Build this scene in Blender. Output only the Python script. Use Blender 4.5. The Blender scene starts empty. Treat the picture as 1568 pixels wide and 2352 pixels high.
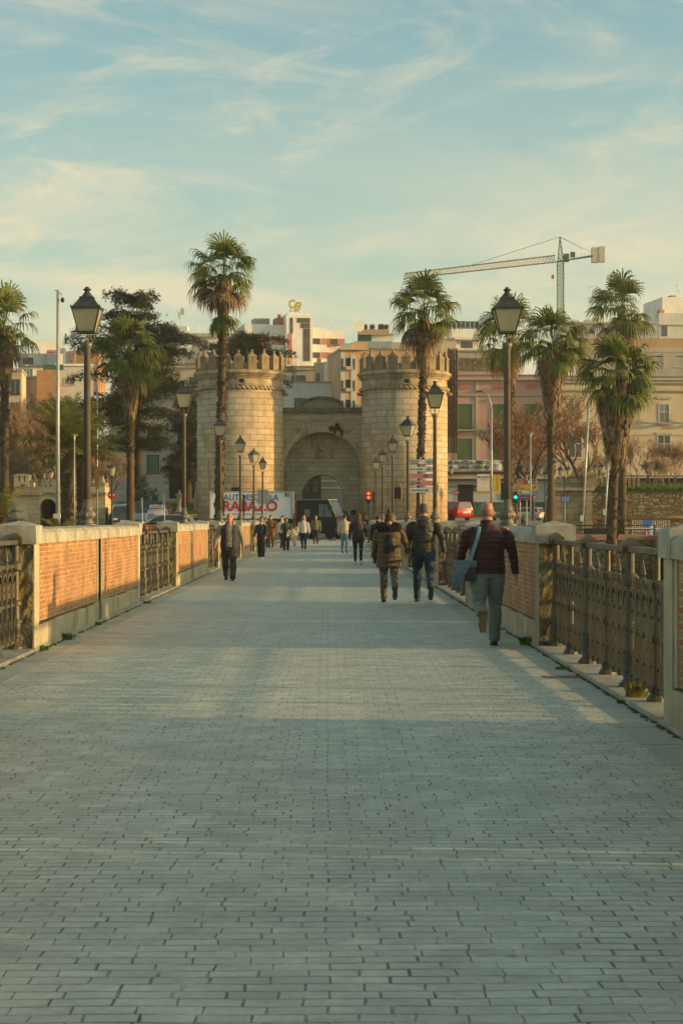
import bpy, bmesh, math, random
from mathutils import Vector, Matrix
R = math.radians
rnd = random.Random(7)
sc = bpy.context.scene
col = sc.collection
# ---------------------------------------------------------------- camera, sky, sun, exposure
F, EYE, CX, CY = 4200.0, 1.55, 752.0, 1193.0
cam_d = bpy.data.cameras.new('camera'); cam = bpy.data.objects.new('camera', cam_d); col.objects.link(cam)
cam_d.sensor_fit = 'VERTICAL'; cam_d.sensor_height = 36.0; cam_d.lens = F / 2352 * 36.0
cam_d.clip_end = 5000; cam_d.clip_start = .1
cam.location = (0, 0, EYE)
cam.rotation_euler = (R(90) + math.atan(17 / F), 0, -math.atan(32 / F))
cam_d.dof.use_dof = True; cam_d.dof.focus_distance = 30.0; cam_d.dof.aperture_fstop = 10
sc.camera = cam
SUN_EL, SUN_AZ = 9.2, 97.5            # azimuth clockwise from +Y (the bridge axis)
sd = Vector((math.cos(R(SUN_EL)) * math.sin(R(SUN_AZ)), math.cos(R(SUN_EL)) * math.cos(R(SUN_AZ)), math.sin(R(SUN_EL))))
sun_d = bpy.data.lights.new('sun', 'SUN'); sun = bpy.data.objects.new('sun', sun_d); col.objects.link(sun)
sun_d.energy = 4.6; sun_d.angle = R(.9); sun_d.color = (1.0, .64, .27)
sun.rotation_euler = (-sd).to_track_quat('-Z', 'Y').to_euler()
sc.view_settings.view_transform = 'Standard'; sc.view_settings.look = 'None'
sc.view_settings.gamma = 1; sc.view_settings.exposure = 0.34
W = bpy.data.worlds.new('World'); sc.world = W; W.use_nodes = True
wn, wl = W.node_tree.nodes, W.node_tree.links
wn.clear()
def N(tree, t, **k):
    n = tree.new(t)
    for a, b in k.items(): setattr(n, a, b)
    return n
w_out = N(wn, 'ShaderNodeOutputWorld'); w_bg = N(wn, 'ShaderNodeBackground')
w_bg.inputs[1].default_value = .15
sky = N(wn, 'ShaderNodeTexSky'); sky.sky_type = 'NISHITA'; sky.sun_disc = False
sky.sun_elevation = R(SUN_EL); sky.sun_rotation = R(SUN_AZ); sky.air_density = 1.0; sky.dust_density = 2.0; sky.ozone_density = 1.5
tint = N(wn, 'ShaderNodeMix', data_type='RGBA', blend_type='MULTIPLY'); tint.inputs[0].default_value = 1
tint.inputs[7].default_value = (1.20, 1.36, 1.12, 1)
wl.new(sky.outputs[0], tint.inputs[6])
geo = N(wn, 'ShaderNodeNewGeometry'); sep = N(wn, 'ShaderNodeSeparateXYZ')
tc = N(wn, 'ShaderNodeTexCoord'); wl.new(tc.outputs['Generated'], sep.inputs[0])
def wm(op, a, b=None):
    m = N(wn, 'ShaderNodeMath', operation=op)
    for i, v in enumerate((a, b)):
        if v is None: continue
        if isinstance(v, (int, float)): m.inputs[i].default_value = v
        else: wl.new(v, m.inputs[i])
    return m.outputs[0]
zc = wm('ADD', wm('MAXIMUM', sep.outputs[2], 0.0), .09)
cu, cv = wm('DIVIDE', sep.outputs[0], zc), wm('DIVIDE', sep.outputs[1], zc)
cmb = N(wn, 'ShaderNodeCombineXYZ'); wl.new(cu, cmb.inputs[0]); wl.new(cv, cmb.inputs[1])
def wnoise(rot, scl, loc, scale, detail, rough, dist=0.0):
    mp = N(wn, 'ShaderNodeMapping'); mp.inputs['Rotation'].default_value = (0, 0, R(rot)); mp.inputs['Scale'].default_value = scl
    mp.inputs['Location'].default_value = loc
    wl.new(cmb.outputs[0], mp.inputs[0])
    n = N(wn, 'ShaderNodeTexNoise'); n.inputs['Scale'].default_value = scale; n.inputs['Detail'].default_value = detail
    n.inputs['Roughness'].default_value = rough; n.inputs['Distortion'].default_value = dist
    wl.new(mp.outputs[0], n.inputs[0]); return n.outputs[0]
def ramp(fac, a, b):
    m = N(wn, 'ShaderNodeMapRange', interpolation_type='SMOOTHSTEP'); m.inputs[1].default_value = a; m.inputs[2].default_value = b
    wl.new(fac, m.inputs[0]); return m.outputs[0]
# cirrus: noise on the view direction, squeezed vertically so that the streaks run sideways
def dnoise(rot, scl, loc, scale, detail, rough, dist=0.0):
    mp = N(wn, 'ShaderNodeMapping'); mp.inputs['Rotation'].default_value = (0, R(rot), 0); mp.inputs['Location'].default_value = loc
    mq = N(wn, 'ShaderNodeMapping'); mq.inputs['Scale'].default_value = scl
    wl.new(tc.outputs['Generated'], mp.inputs[0]); wl.new(mp.outputs[0], mq.inputs[0])
    n = N(wn, 'ShaderNodeTexNoise'); n.inputs['Scale'].default_value = scale; n.inputs['Detail'].default_value = detail
    n.inputs['Roughness'].default_value = rough; n.inputs['Distortion'].default_value = dist
    wl.new(mq.outputs[0], n.inputs[0]); return n.outputs[0]
c1 = ramp(dnoise(-9, (1, 1, 4.2), (.13, 0, .02), 4.2, 9, .62, .7), .47, .70)      # long bands
c2 = ramp(dnoise(14, (1, 1, 3.4), (.61, .3, .17), 9.5, 10, .66, 1.1), .47, .74)      # fine wisps
c3 = ramp(dnoise(0, (1, 1, 2.2), (.22, .1, .4), 3.0, 4, .5, .2), .38, .62)         # where cloud gathers
low = N(wn, 'ShaderNodeMapRange', interpolation_type='SMOOTHSTEP'); wl.new(sep.outputs[2], low.inputs[0])
low.inputs[1].default_value = .26; low.inputs[2].default_value = .10; low.inputs[3].default_value = 0; low.inputs[4].default_value = 1
gath = wm('MINIMUM', wm('ADD', wm('MULTIPLY', c3, .85), wm('MULTIPLY', low.outputs[0], .45)), 1.0)
cl = wm('ADD', wm('ADD', wm('MULTIPLY', wm('MULTIPLY', c1, gath), .72), wm('MULTIPLY', wm('MULTIPLY', c2, wm('ADD', gath, .25)), .42)), wm('MULTIPLY', low.outputs[0], .22))
c4_ = ramp(dnoise(3, (1, 1, 6.5), (.37, .2, .55), 2.6, 5, .5, .35), .44, .62)       # broad soft bands lower down
rgt = N(wn, 'ShaderNodeMapRange', interpolation_type='SMOOTHSTEP'); wl.new(sep.outputs[0], rgt.inputs[0]); rgt.inputs[1].default_value = -.16; rgt.inputs[2].default_value = .12; rgt.inputs[3].default_value = .45; rgt.inputs[4].default_value = 1.0
cl = wm('ADD', wm('MULTIPLY', cl, .85), wm('MULTIPLY', wm('MULTIPLY', c4_, low.outputs[0]), wm('MULTIPLY', rgt.outputs[0], .42)))
lowhaze = N(wn, 'ShaderNodeMapRange', interpolation_type='SMOOTHSTEP'); wl.new(sep.outputs[2], lowhaze.inputs[0])
lowhaze.inputs[1].default_value = .14; lowhaze.inputs[2].default_value = .0; lowhaze.inputs[3].default_value = .0; lowhaze.inputs[4].default_value = .22
cl = wm('MINIMUM', wm('ADD', cl, lowhaze.outputs[0]), .9)
cmix = N(wn, 'ShaderNodeMix', data_type='RGBA'); wl.new(cl, cmix.inputs[0]); wl.new(tint.outputs[2], cmix.inputs[6])
cmix.inputs[7].default_value = (4.7, 4.1, 2.75, 1)
wl.new(cmix.outputs[2], w_bg.inputs[0]); wl.new(w_bg.outputs[0], w_out.inputs[0])

# ---------------------------------------------------------------- helpers
def px(x, Y): return (x - CX) * Y / F          # photo column -> X at depth Y
def pz(y, Y): return EYE + (CY - y) * Y / F    # photo row -> height at depth Y
class MB:
    def __init__(s): s.v = []; s.f = []; s.uv = {}
    def quad(s, *p):
        n = len(s.v); s.v += [tuple(q) for q in p]; s.f.append(tuple(range(n, n + len(p)))); return len(s.f) - 1
    def box(s, x0, x1, y0, y1, z0, z1, bev=0, M=None):
        n = len(s.v)
        P = [(x0, y0, z0), (x1, y0, z0), (x1, y1, z0), (x0, y1, z0), (x0, y0, z1), (x1, y0, z1), (x1, y1, z1), (x0, y1, z1)]
        if M is not None: P = [tuple(M @ Vector(p)) for p in P]
        s.v += P
        s.f += [(n, n + 3, n + 2, n + 1), (n + 4, n + 5, n + 6, n + 7), (n, n + 1, n + 5, n + 4), (n + 1, n + 2, n + 6, n + 5), (n + 2, n + 3, n + 7, n + 6), (n + 3, n, n + 4, n + 7)]
        return s
    def cbox(s, c, sz, rz=0, rx=0, ry=0):
        M = Matrix.Translation(Vector(c)) @ Matrix.Rotation(rz, 4, 'Z') @ Matrix.Rotation(rx, 4, 'X') @ Matrix.Rotation(ry, 4, 'Y')
        a, b, c_ = sz[0] / 2, sz[1] / 2, sz[2] / 2
        return s.box(-a, a, -b, b, -c_, c_, M=M)
    def frus(s, cx, cy, z0, z1, ax0, ay0, ax1, ay1):   # square frustum, half sizes
        n = len(s.v)
        for z, a, b in ((z0, ax0, ay0), (z1, ax1, ay1)):
            s.v += [(cx - a, cy - b, z), (cx + a, cy - b, z), (cx + a, cy + b, z), (cx - a, cy + b, z)]
        s.f += [(n, n + 3, n + 2, n + 1), (n + 4, n + 5, n + 6, n + 7), (n, n + 1, n + 5, n + 4), (n + 1, n + 2, n + 6, n + 5), (n + 2, n + 3, n + 7, n + 6), (n + 3, n, n + 4, n + 7)]
        return s
    def prism(s, poly, a0, a1, axis='y'):              # poly in the other two axes (x,z) / (y,z) / (x,y)
        n = len(s.v); k = len(poly)
        for a in (a0, a1):
            for (u, w) in poly:
                s.v.append((u, a, w) if axis == 'y' else ((a, u, w) if axis == 'x' else (u, w, a)))
        s.f.append(tuple(range(n, n + k))); s.f.append(tuple(range(n + 2 * k - 1, n + k - 1, -1)))
        for i in range(k):
            j = (i + 1) % k; s.f.append((n + i, n + k + i, n + k + j, n + j))
        return s
    def tube(s, pts, rad, seg=8, cap=True, side=None, ell=None):
        pts = [Vector(p) for p in pts]; m = len(pts)
        if not isinstance(rad, (list, tuple)): rad = [rad] * m
        n0 = len(s.v); ref = Vector(side) if side is not None else None
        for i, p in enumerate(pts):
            t = (pts[min(i + 1, m - 1)] - pts[max(i - 1, 0)])
            t = t.normalized() if t.length > 1e-9 else Vector((0, 0, 1))
            if side is not None: a = (Vector(side) - t * t.dot(Vector(side)))
            else:
                if ref is None: ref = Vector((1, 0, 0)) if abs(t.x) < .8 else Vector((0, 1, 0))
                a = ref - t * t.dot(ref)
            if a.length < 1e-6: a = t.orthogonal()
            a.normalize(); b = t.cross(a)
            if side is None: ref = a
            r = rad[i]; ra, rb = (r if isinstance(r, (tuple, list)) else (r, r))
            for q in range(seg):
                th = 2 * math.pi * q / seg
                s.v.append(tuple(p + a * (ra * math.cos(th)) + b * (rb * math.sin(th))))
        for i in range(m - 1):
            for q in range(seg):
                q2 = (q + 1) % seg
                s.f.append((n0 + i * seg + q, n0 + i * seg + q2, n0 + (i + 1) * seg + q2, n0 + (i + 1) * seg + q))
        if cap:
            s.f.append(tuple(n0 + seg - 1 - q for q in range(seg))); s.f.append(tuple(n0 + (m - 1) * seg + q for q in range(seg)))
        return s
    def lathe(s, prof, c=(0, 0, 0), seg=20, sx=1, sy=1, arc=None):
        n0 = len(s.v); full = arc is None; a0, a1 = arc or (0, 2 * math.pi); cols = seg if full else seg + 1
        for r, z in prof:
            for q in range(cols):
                th = a0 + (a1 - a0) * q / seg
                s.v.append((c[0] + sx * r * math.cos(th), c[1] + sy * r * math.sin(th), c[2] + z))
        for i in range(len(prof) - 1):
            for q in range(seg):
                q2 = (q + 1) % cols
                fi = len(s.f)
                s.f.append((n0 + i * cols + q, n0 + i * cols + q2, n0 + (i + 1) * cols + q2, n0 + (i + 1) * cols + q))
                rr = max(p[0] for p in prof); t0 = (a0 + (a1 - a0) * q / seg) * rr; t1 = (a0 + (a1 - a0) * (q + 1) / seg) * rr
                s.uv[fi] = [(t0, prof[i][1]), (t1, prof[i][1]), (t1, prof[i + 1][1]), (t0, prof[i + 1][1])]
        if full:
            if prof[0][0] > 1e-4: s.f.append(tuple(n0 + cols - 1 - q for q in range(cols)))
            if prof[-1][0] > 1e-4: s.f.append(tuple(n0 + (len(prof) - 1) * cols + q for q in range(cols)))
        return s
    def ball(s, c, r, seg=10, rings=6, rz=None):
        rz = rz or r
        return s.lathe([(max(r * math.sin(math.pi * i / rings), 1e-5), -rz * math.cos(math.pi * i / rings)) for i in range(rings + 1)], c, seg)
    def mesh(s, name, mat, smooth=False, rough=0, cell=.1):
        me = bpy.data.meshes.new(name); me.from_pydata(s.v, [], s.f)
        if rough:
            from mathutils import noise
            for v in me.vertices:
                v.co += noise.noise_vector(v.co / cell) * rough
        me.update()
        uvl = me.uv_layers.new(name='UVMap'); d = uvl.data
        for p in me.polygons:
            o = s.uv.get(p.index)
            nx, ny, nz = abs(p.normal.x), abs(p.normal.y), abs(p.normal.z)
            for k, li in enumerate(p.loop_indices):
                if o: d[li].uv = o[k]; continue
                c = me.vertices[me.loops[li].vertex_index].co
                d[li].uv = (c.x, c.y) if nz > .75 else ((c.y, c.z) if nx > ny else (c.x, c.z))
        if smooth: me.polygons.foreach_set('use_smooth', [True] * len(me.polygons))
        for m in (mat if isinstance(mat, (list, tuple)) else [mat]): me.materials.append(m)
        return me
    def build(s, name, mat, parent=None, loc=(0, 0, 0), smooth=False, bevel=0, rough=0, cell=.1, rz=0):
        me = s.mesh(name, mat, smooth, rough, cell)
        if bevel:
            b = bmesh.new(); b.from_mesh(me)
            bmesh.ops.bevel(b, geom=[e for e in b.edges if len(e.link_faces) == 2 and e.calc_face_angle(0) > .5], offset=bevel, segments=2, affect='EDGES', profile=.6)
            b.to_mesh(me); b.free()
            d = me.uv_layers[0].data
            for p in me.polygons:
                nx, ny, nz = abs(p.normal.x), abs(p.normal.y), abs(p.normal.z)
                for li in p.loop_indices:
                    c = me.vertices[me.loops[li].vertex_index].co
                    d[li].uv = (c.x, c.y) if nz > .75 else ((c.y, c.z) if nx > ny else (c.x, c.z))
        return link(name, me, parent, loc, rz)
def link(name, data, parent=None, loc=(0, 0, 0), rz=0):
    o = bpy.data.objects.new(name, data); col.objects.link(o); o.location = loc; o.rotation_euler.z = rz
    if parent: o.parent = parent
    return o
def tag(o, label=None, cat=None, group=None, kind=None):
    if label: o['label'] = label
    if cat: o['category'] = cat
    if group: o['group'] = group
    if kind: o['kind'] = kind
    return o
def thing(name, label, cat, loc=(0, 0, 0), rz=0, group=None):
    return tag(link(name, None, None, loc, rz), label, cat, group)
def copy_tree(o, parent=None):
    c = o.copy(); col.objects.link(c)
    if parent: c.parent = parent
    for ch in o.children: copy_tree(ch, c)
    return c
# ---------------------------------------------------------------- materials
def newmat(name):
    m = bpy.data.materials.new(name); m.use_nodes = True; nt = m.node_tree
    return m, nt.nodes, nt.links, nt.nodes['Principled BSDF']
def setp(b, rough, metal=0, spec=.35):
    b.inputs['Roughness'].default_value = rough; b.inputs['Metallic'].default_value = metal; b.inputs['Specular IOR Level'].default_value = spec
def c4(c, k=1): return (c[0] * k, c[1] * k, c[2] * k, 1)
def noise_fac(n, l, scale, detail=4, sc3=(1, 1, 1), coord='Object', rough=.6):
    tc = N(n, 'ShaderNodeTexCoord'); mp = N(n, 'ShaderNodeMapping'); mp.inputs['Scale'].default_value = sc3
    nz = N(n, 'ShaderNodeTexNoise'); nz.inputs['Scale'].default_value = scale; nz.inputs['Detail'].default_value = detail; nz.inputs['Roughness'].default_value = rough
    l.new(tc.outputs[coord], mp.inputs[0]); l.new(mp.outputs[0], nz.inputs[0]); return nz.outputs[0]
def mapr(n, l, fac, a, b, c=0, d=1):
    m = N(n, 'ShaderNodeMapRange'); l.new(fac, m.inputs[0])
    for i, v in enumerate((a, b, c, d)): m.inputs[i + 1].default_value = v
    return m.outputs[0]
def mixc(n, l, fac, a, b, mode='MIX'):
    m = N(n, 'ShaderNodeMix', data_type='RGBA', blend_type=mode)
    for i, v in ((0, fac), (6, a), (7, b)):
        if isinstance(v, (int, float)): m.inputs[i].default_value = v
        elif isinstance(v, tuple): m.inputs[i].default_value = c4(v)
        else: l.new(v, m.inputs[i])
    return m.outputs[2]
def bumpn(n, l, h, b, strength=.3, dist=.02, prev=None):
    u = N(n, 'ShaderNodeBump'); u.inputs['Strength'].default_value = strength; u.inputs['Distance'].default_value = dist
    l.new(h, u.inputs['Height'])
    if prev: l.new(prev, u.inputs['Normal'])
    l.new(u.outputs[0], b.inputs['Normal']); return u.outputs[0]
def mat(name, c, rough=.8, var=.2, scale=2.0, bump=.25, bs=25, dist=.01, metal=0, spec=.3, c2=None, s3=(1, 1, 1), lo=.35, hi=.65, stain=None, st_s3=(1, 1, 1), st_sc=1.0, st_lo=.55, st_hi=.7):
    m, n, l, b = newmat(name); setp(b, rough, metal, spec)
    f = mapr(n, l, noise_fac(n, l, scale, 6, s3), lo, hi)
    a = c2 if c2 else tuple(v * (1 - var) for v in c); d = c if c2 else tuple(v * (1 + var) for v in c)
    o = mixc(n, l, f, a, d)
    if stain:
        o = mixc(n, l, mapr(n, l, noise_fac(n, l, st_sc, 6, st_s3, rough=.7), st_lo, st_hi), o, stain)
    l.new(o, b.inputs['Base Color'])
    if bump: bumpn(n, l, noise_fac(n, l, bs, 6, s3), b, bump, dist)
    return m
def flat(name, c, rough=.5, metal=0, spec=.4): return mat(name, c, rough, .06, 8, 0, metal=metal, spec=spec)
def brickmat(name, ca, cb, mortar, bw, bh, ms, offset=.5, var=.25, rough=.85, bump=.6, dist=.012, mvar=0, wear=False, stain=None, st_s3=(1, 1, 1), st_sc=1.2, st_lo=.52, st_hi=.72, wob=.004, freq=2, spec=.25, base_stain=None, bias=0.0):
    m, n, l, b = newmat(name); setp(b, rough, 0, spec)
    uv = N(n, 'ShaderNodeUVMap'); nz = N(n, 'ShaderNodeTexNoise'); nz.inputs['Scale'].default_value = 3 / bw * .2
    l.new(uv.outputs[0], nz.inputs[0])
    vs = N(n, 'ShaderNodeVectorMath', operation='SUBTRACT'); l.new(nz.outputs[1], vs.inputs[0]); vs.inputs[1].default_value = (.5, .5, .5)
    vm = N(n, 'ShaderNodeVectorMath', operation='SCALE'); l.new(vs.outputs[0], vm.inputs[0]); vm.inputs['Scale'].default_value = wob
    va = N(n, 'ShaderNodeVectorMath', operation='ADD'); l.new(uv.outputs[0], va.inputs[0]); l.new(vm.outputs[0], va.inputs[1])
    if mvar:      # courses that waver over a metre or so
        nz2 = N(n, 'ShaderNodeTexNoise'); nz2.inputs['Scale'].default_value = .9; nz2.inputs['Detail'].default_value = 2; l.new(uv.outputs[0], nz2.inputs[0])
        vs2 = N(n, 'ShaderNodeVectorMath', operation='SUBTRACT'); l.new(nz2.outputs[1], vs2.inputs[0]); vs2.inputs[1].default_value = (.5, .5, .5)
        vm2 = N(n, 'ShaderNodeVectorMath', operation='SCALE'); l.new(vs2.outputs[0], vm2.inputs[0]); vm2.inputs['Scale'].default_value = .07
        va2 = N(n, 'ShaderNodeVectorMath', operation='ADD'); l.new(va.outputs[0], va2.inputs[0]); l.new(vm2.outputs[0], va2.inputs[1]); va = va2
    t = N(n, 'ShaderNodeTexBrick'); t.offset = offset; t.offset_frequency = freq; t.squash = (.85 if mvar else 1); t.squash_frequency = 3
    l.new(va.outputs[0], t.inputs[0])
    t.inputs['Color1'].default_value = c4(ca); t.inputs['Color2'].default_value = c4(cb); t.inputs['Mortar'].default_value = c4(mortar)
    t.inputs['Scale'].default_value = 1; t.inputs['Mortar Size'].default_value = ms; t.inputs['Mortar Smooth'].default_value = .3
    t.inputs['Brick Width'].default_value = bw; t.inputs['Row Height'].default_value = bh; t.inputs['Bias'].default_value = bias
    if mvar:
        mc = mixc(n, l, mapr(n, l, noise_fac(n, l, 5, 6, rough=.75), .46, .66), mortar, tuple((v + w) / 2.1 for v, w in zip(ca, cb))); l.new(mc, t.inputs['Mortar'])
        nzb = N(n, 'ShaderNodeTexNoise'); nzb.inputs['Scale'].default_value = 2.2; nzb.inputs['Detail'].default_value = 3; l.new(uv.outputs[0], nzb.inputs[0]); l.new(mapr(n, l, nzb.outputs[0], .35, .7, ms * .45, ms * 1.5), t.inputs['Mortar Size'])
    f = mapr(n, l, noise_fac(n, l, 1.3 / bw * .5, 7), .3, .7, 1 - var, 1 + var)
    o = mixc(n, l, 1.0, t.outputs[0], f, 'MULTIPLY')
    if wear:
        v3 = N(n, 'ShaderNodeTexVoronoi'); v3.inputs['Scale'].default_value = 1.7; l.new(uv.outputs[0], v3.inputs['Vector']); o = mixc(n, l, mapr(n, l, v3.outputs['Distance'], .028, .045, .55, 0), o, (.07, .07, .06))
        o = mixc(n, l, mapr(n, l, noise_fac(n, l, .35, 5, (1, .5, 1)), .42, .72, 0, .4), o, (.33, .325, .245))
        o = mixc(n, l, mapr(n, l, noise_fac(n, l, 1.1, 7, rough=.75), .56, .70, 0, .45), o, (.64, .60, .46))
    f2 = mapr(n, l, noise_fac(n, l, 9 / bw * .5, 4), .3, .7, 1 - var * .6, 1 + var * .6)
    o = mixc(n, l, 1.0, o, f2, 'MULTIPLY')
    if stain: o = mixc(n, l, mapr(n, l, noise_fac(n, l, st_sc, 6, st_s3, rough=.7), st_lo, st_hi), o, stain)
    if base_stain:
        f3 = mapr(n, l, noise_fac(n, l, base_stain[1], 6, base_stain[4] if len(base_stain) > 4 else (1, 1, 1), rough=.65), base_stain[2], base_stain[3]); o = mixc(n, l, f3, o, base_stain[0])
    l.new(o, b.inputs['Base Color'])
    inv = N(n, 'ShaderNodeMath', operation='SUBTRACT'); inv.inputs[0].default_value = 1; l.new(t.outputs[1], inv.inputs[1])
    p = bumpn(n, l, inv.outputs[0], b, bump, dist)
    bumpn(n, l, noise_fac(n, l, 4 / bh, 5), b, .25, dist * .5, p)
    return m
M = {}
M['sett'] = brickmat('granite_setts', (.52, .505, .365), (.65, .62, .45), (.10, .09, .055), .2, .094, .005, offset=.42, var=.2, bump=.9, dist=.008, rough=.58, wob=.03, spec=.45, mvar=1, wear=True,
                     stain=(.38, .385, .295), st_sc=.55, st_lo=.52, st_hi=.8, freq=2)
M['slab'] = brickmat('granite_slabs', (.42, .415, .31), (.50, .49, .37), (.10, .10, .07), .5, 1.05, .012, offset=0, wear=True, var=.14, bump=.4, dist=.006, rough=.7, wob=.01)
M['kerbstone'] = mat('pale_kerb_granite', (.36, .34, .27), .8, .18, 2.5, .3, 60, .006, stain=(.16, .15, .09), st_sc=1.6)
M['coping'] = mat('coping_granite', (.41, .375, .285), .85, .2, 3.2, .5, 60, .006, stain=(.17, .15, .09), st_sc=2.2, st_lo=.50, st_hi=.74)
M['parapet_brick'] = brickmat('parapet_brick', (.36, .12, .045), (.47, .22, .095), (.41, .30, .16), .25, .058, .0125, var=.34, bump=.8, dist=.014, rough=.9, wob=.016,
                              stain=(.40, .25, .13), st_sc=1.4, st_lo=.48, st_hi=.85, base_stain=((.17, .085, .045), 2.2, .60, .80, (1, 1, 1)))
M['plinth'] = mat('parapet_plinth', (.43, .365, .235), .88, .16, 1.6, .4, 40, .008, stain=(.17, .15, .07), st_sc=1.5, st_lo=.5, st_hi=.75, st_s3=(1, 1, .5))
M['rough'] = mat('rusticated_stone', (.30, .25, .15), .95, .35, 6, 1.0, 12, .08, c2=(.10, .085, .05), stain=(.27, .19, .05), st_sc=2.4, st_lo=.48, st_hi=.66)
M['iron'] = mat('painted_iron', (.105, .088, .056), .55, .25, 6, .2, 50, .003, metal=.25, spec=.4, stain=(.12, .06, .025), st_sc=5, st_lo=.6, st_hi=.8)
M['lampiron'] = mat('lamp_post_paint', (.165, .14, .10), .5, .2, 3, .1, 80, .002, metal=.2, spec=.45)
M['lamproof'] = mat('lamp_roof_tin', (.075, .08, .07), .55, .25, 9, .15, 50, .002, metal=.3, stain=(.13, .075, .03), st_sc=9, st_lo=.58, st_hi=.75)
def frosted(name, c, t=.35):
    m, n, l, b = newmat(name); setp(b, .45, 0, .5); b.inputs['Base Color'].default_value = c4(c)
    tr = N(n, 'ShaderNodeBsdfTranslucent'); tr.inputs[0].default_value = c4(c); mx = N(n, 'ShaderNodeMixShader'); mx.inputs[0].default_value = t
    l.new(b.outputs[0], mx.inputs[1]); l.new(tr.outputs[0], mx.inputs[2]); l.new(mx.outputs[0], n['Material Output'].inputs[0]); return m
M['frost'] = frosted('frosted_lamp_glass', (.62, .58, .42), .5)
M['weed'] = mat('weed_green', (.10, .16, .03), .8, .4, 8, 0)
# ---------------------------------------------------------------- bridge deck and banks
XL, XR, TH = -3.43, 2.53, .38
BR_END = 112.0
def sheet(name, mat_, x0, x1, y0, y1, z, step=None):
    m = MB(); m.quad((x0, y0, z), (x1, y0, z), (x1, y1, z), (x0, y1, z))
    return tag(m.build(name, mat_), kind='structure')
m = MB(); m.box(XL - TH - .12, XR + TH + .12, -6, BR_END, -1.1, -.06); tag(m.build('bridge_body', M['plinth']), kind='structure')
sheet('bridge_paving', M['sett'], XL + .33, XR - .38, -6, 130, 0)
m = MB(); m.box(XL - TH - .1, XL + .33, -6, BR_END, -.06, -.002); m.box(XR - .38, XR + TH + .1, -6, BR_END, -.06, -.002); 
tag(m.build('edge_slab_pavement', M['slab']), kind='structure')
m = MB(); m.box(XL + .33, XR - .38, -6, 130, -.056, -.0021); tag(m.build('paving_bed_ground', M['slab']), kind='structure')
m = MB()
for s_, x in ((-1, XL), (1, XR)):
    m.box(min(x - s_ * .03, x + s_ * (TH + .06)), max(x - s_ * .03, x + s_ * (TH + .06)), -6, BR_END, -.002, .045)
tag(m.build('railing_plinth_kerb', M['kerbstone'], bevel=.008), kind='structure')

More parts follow.
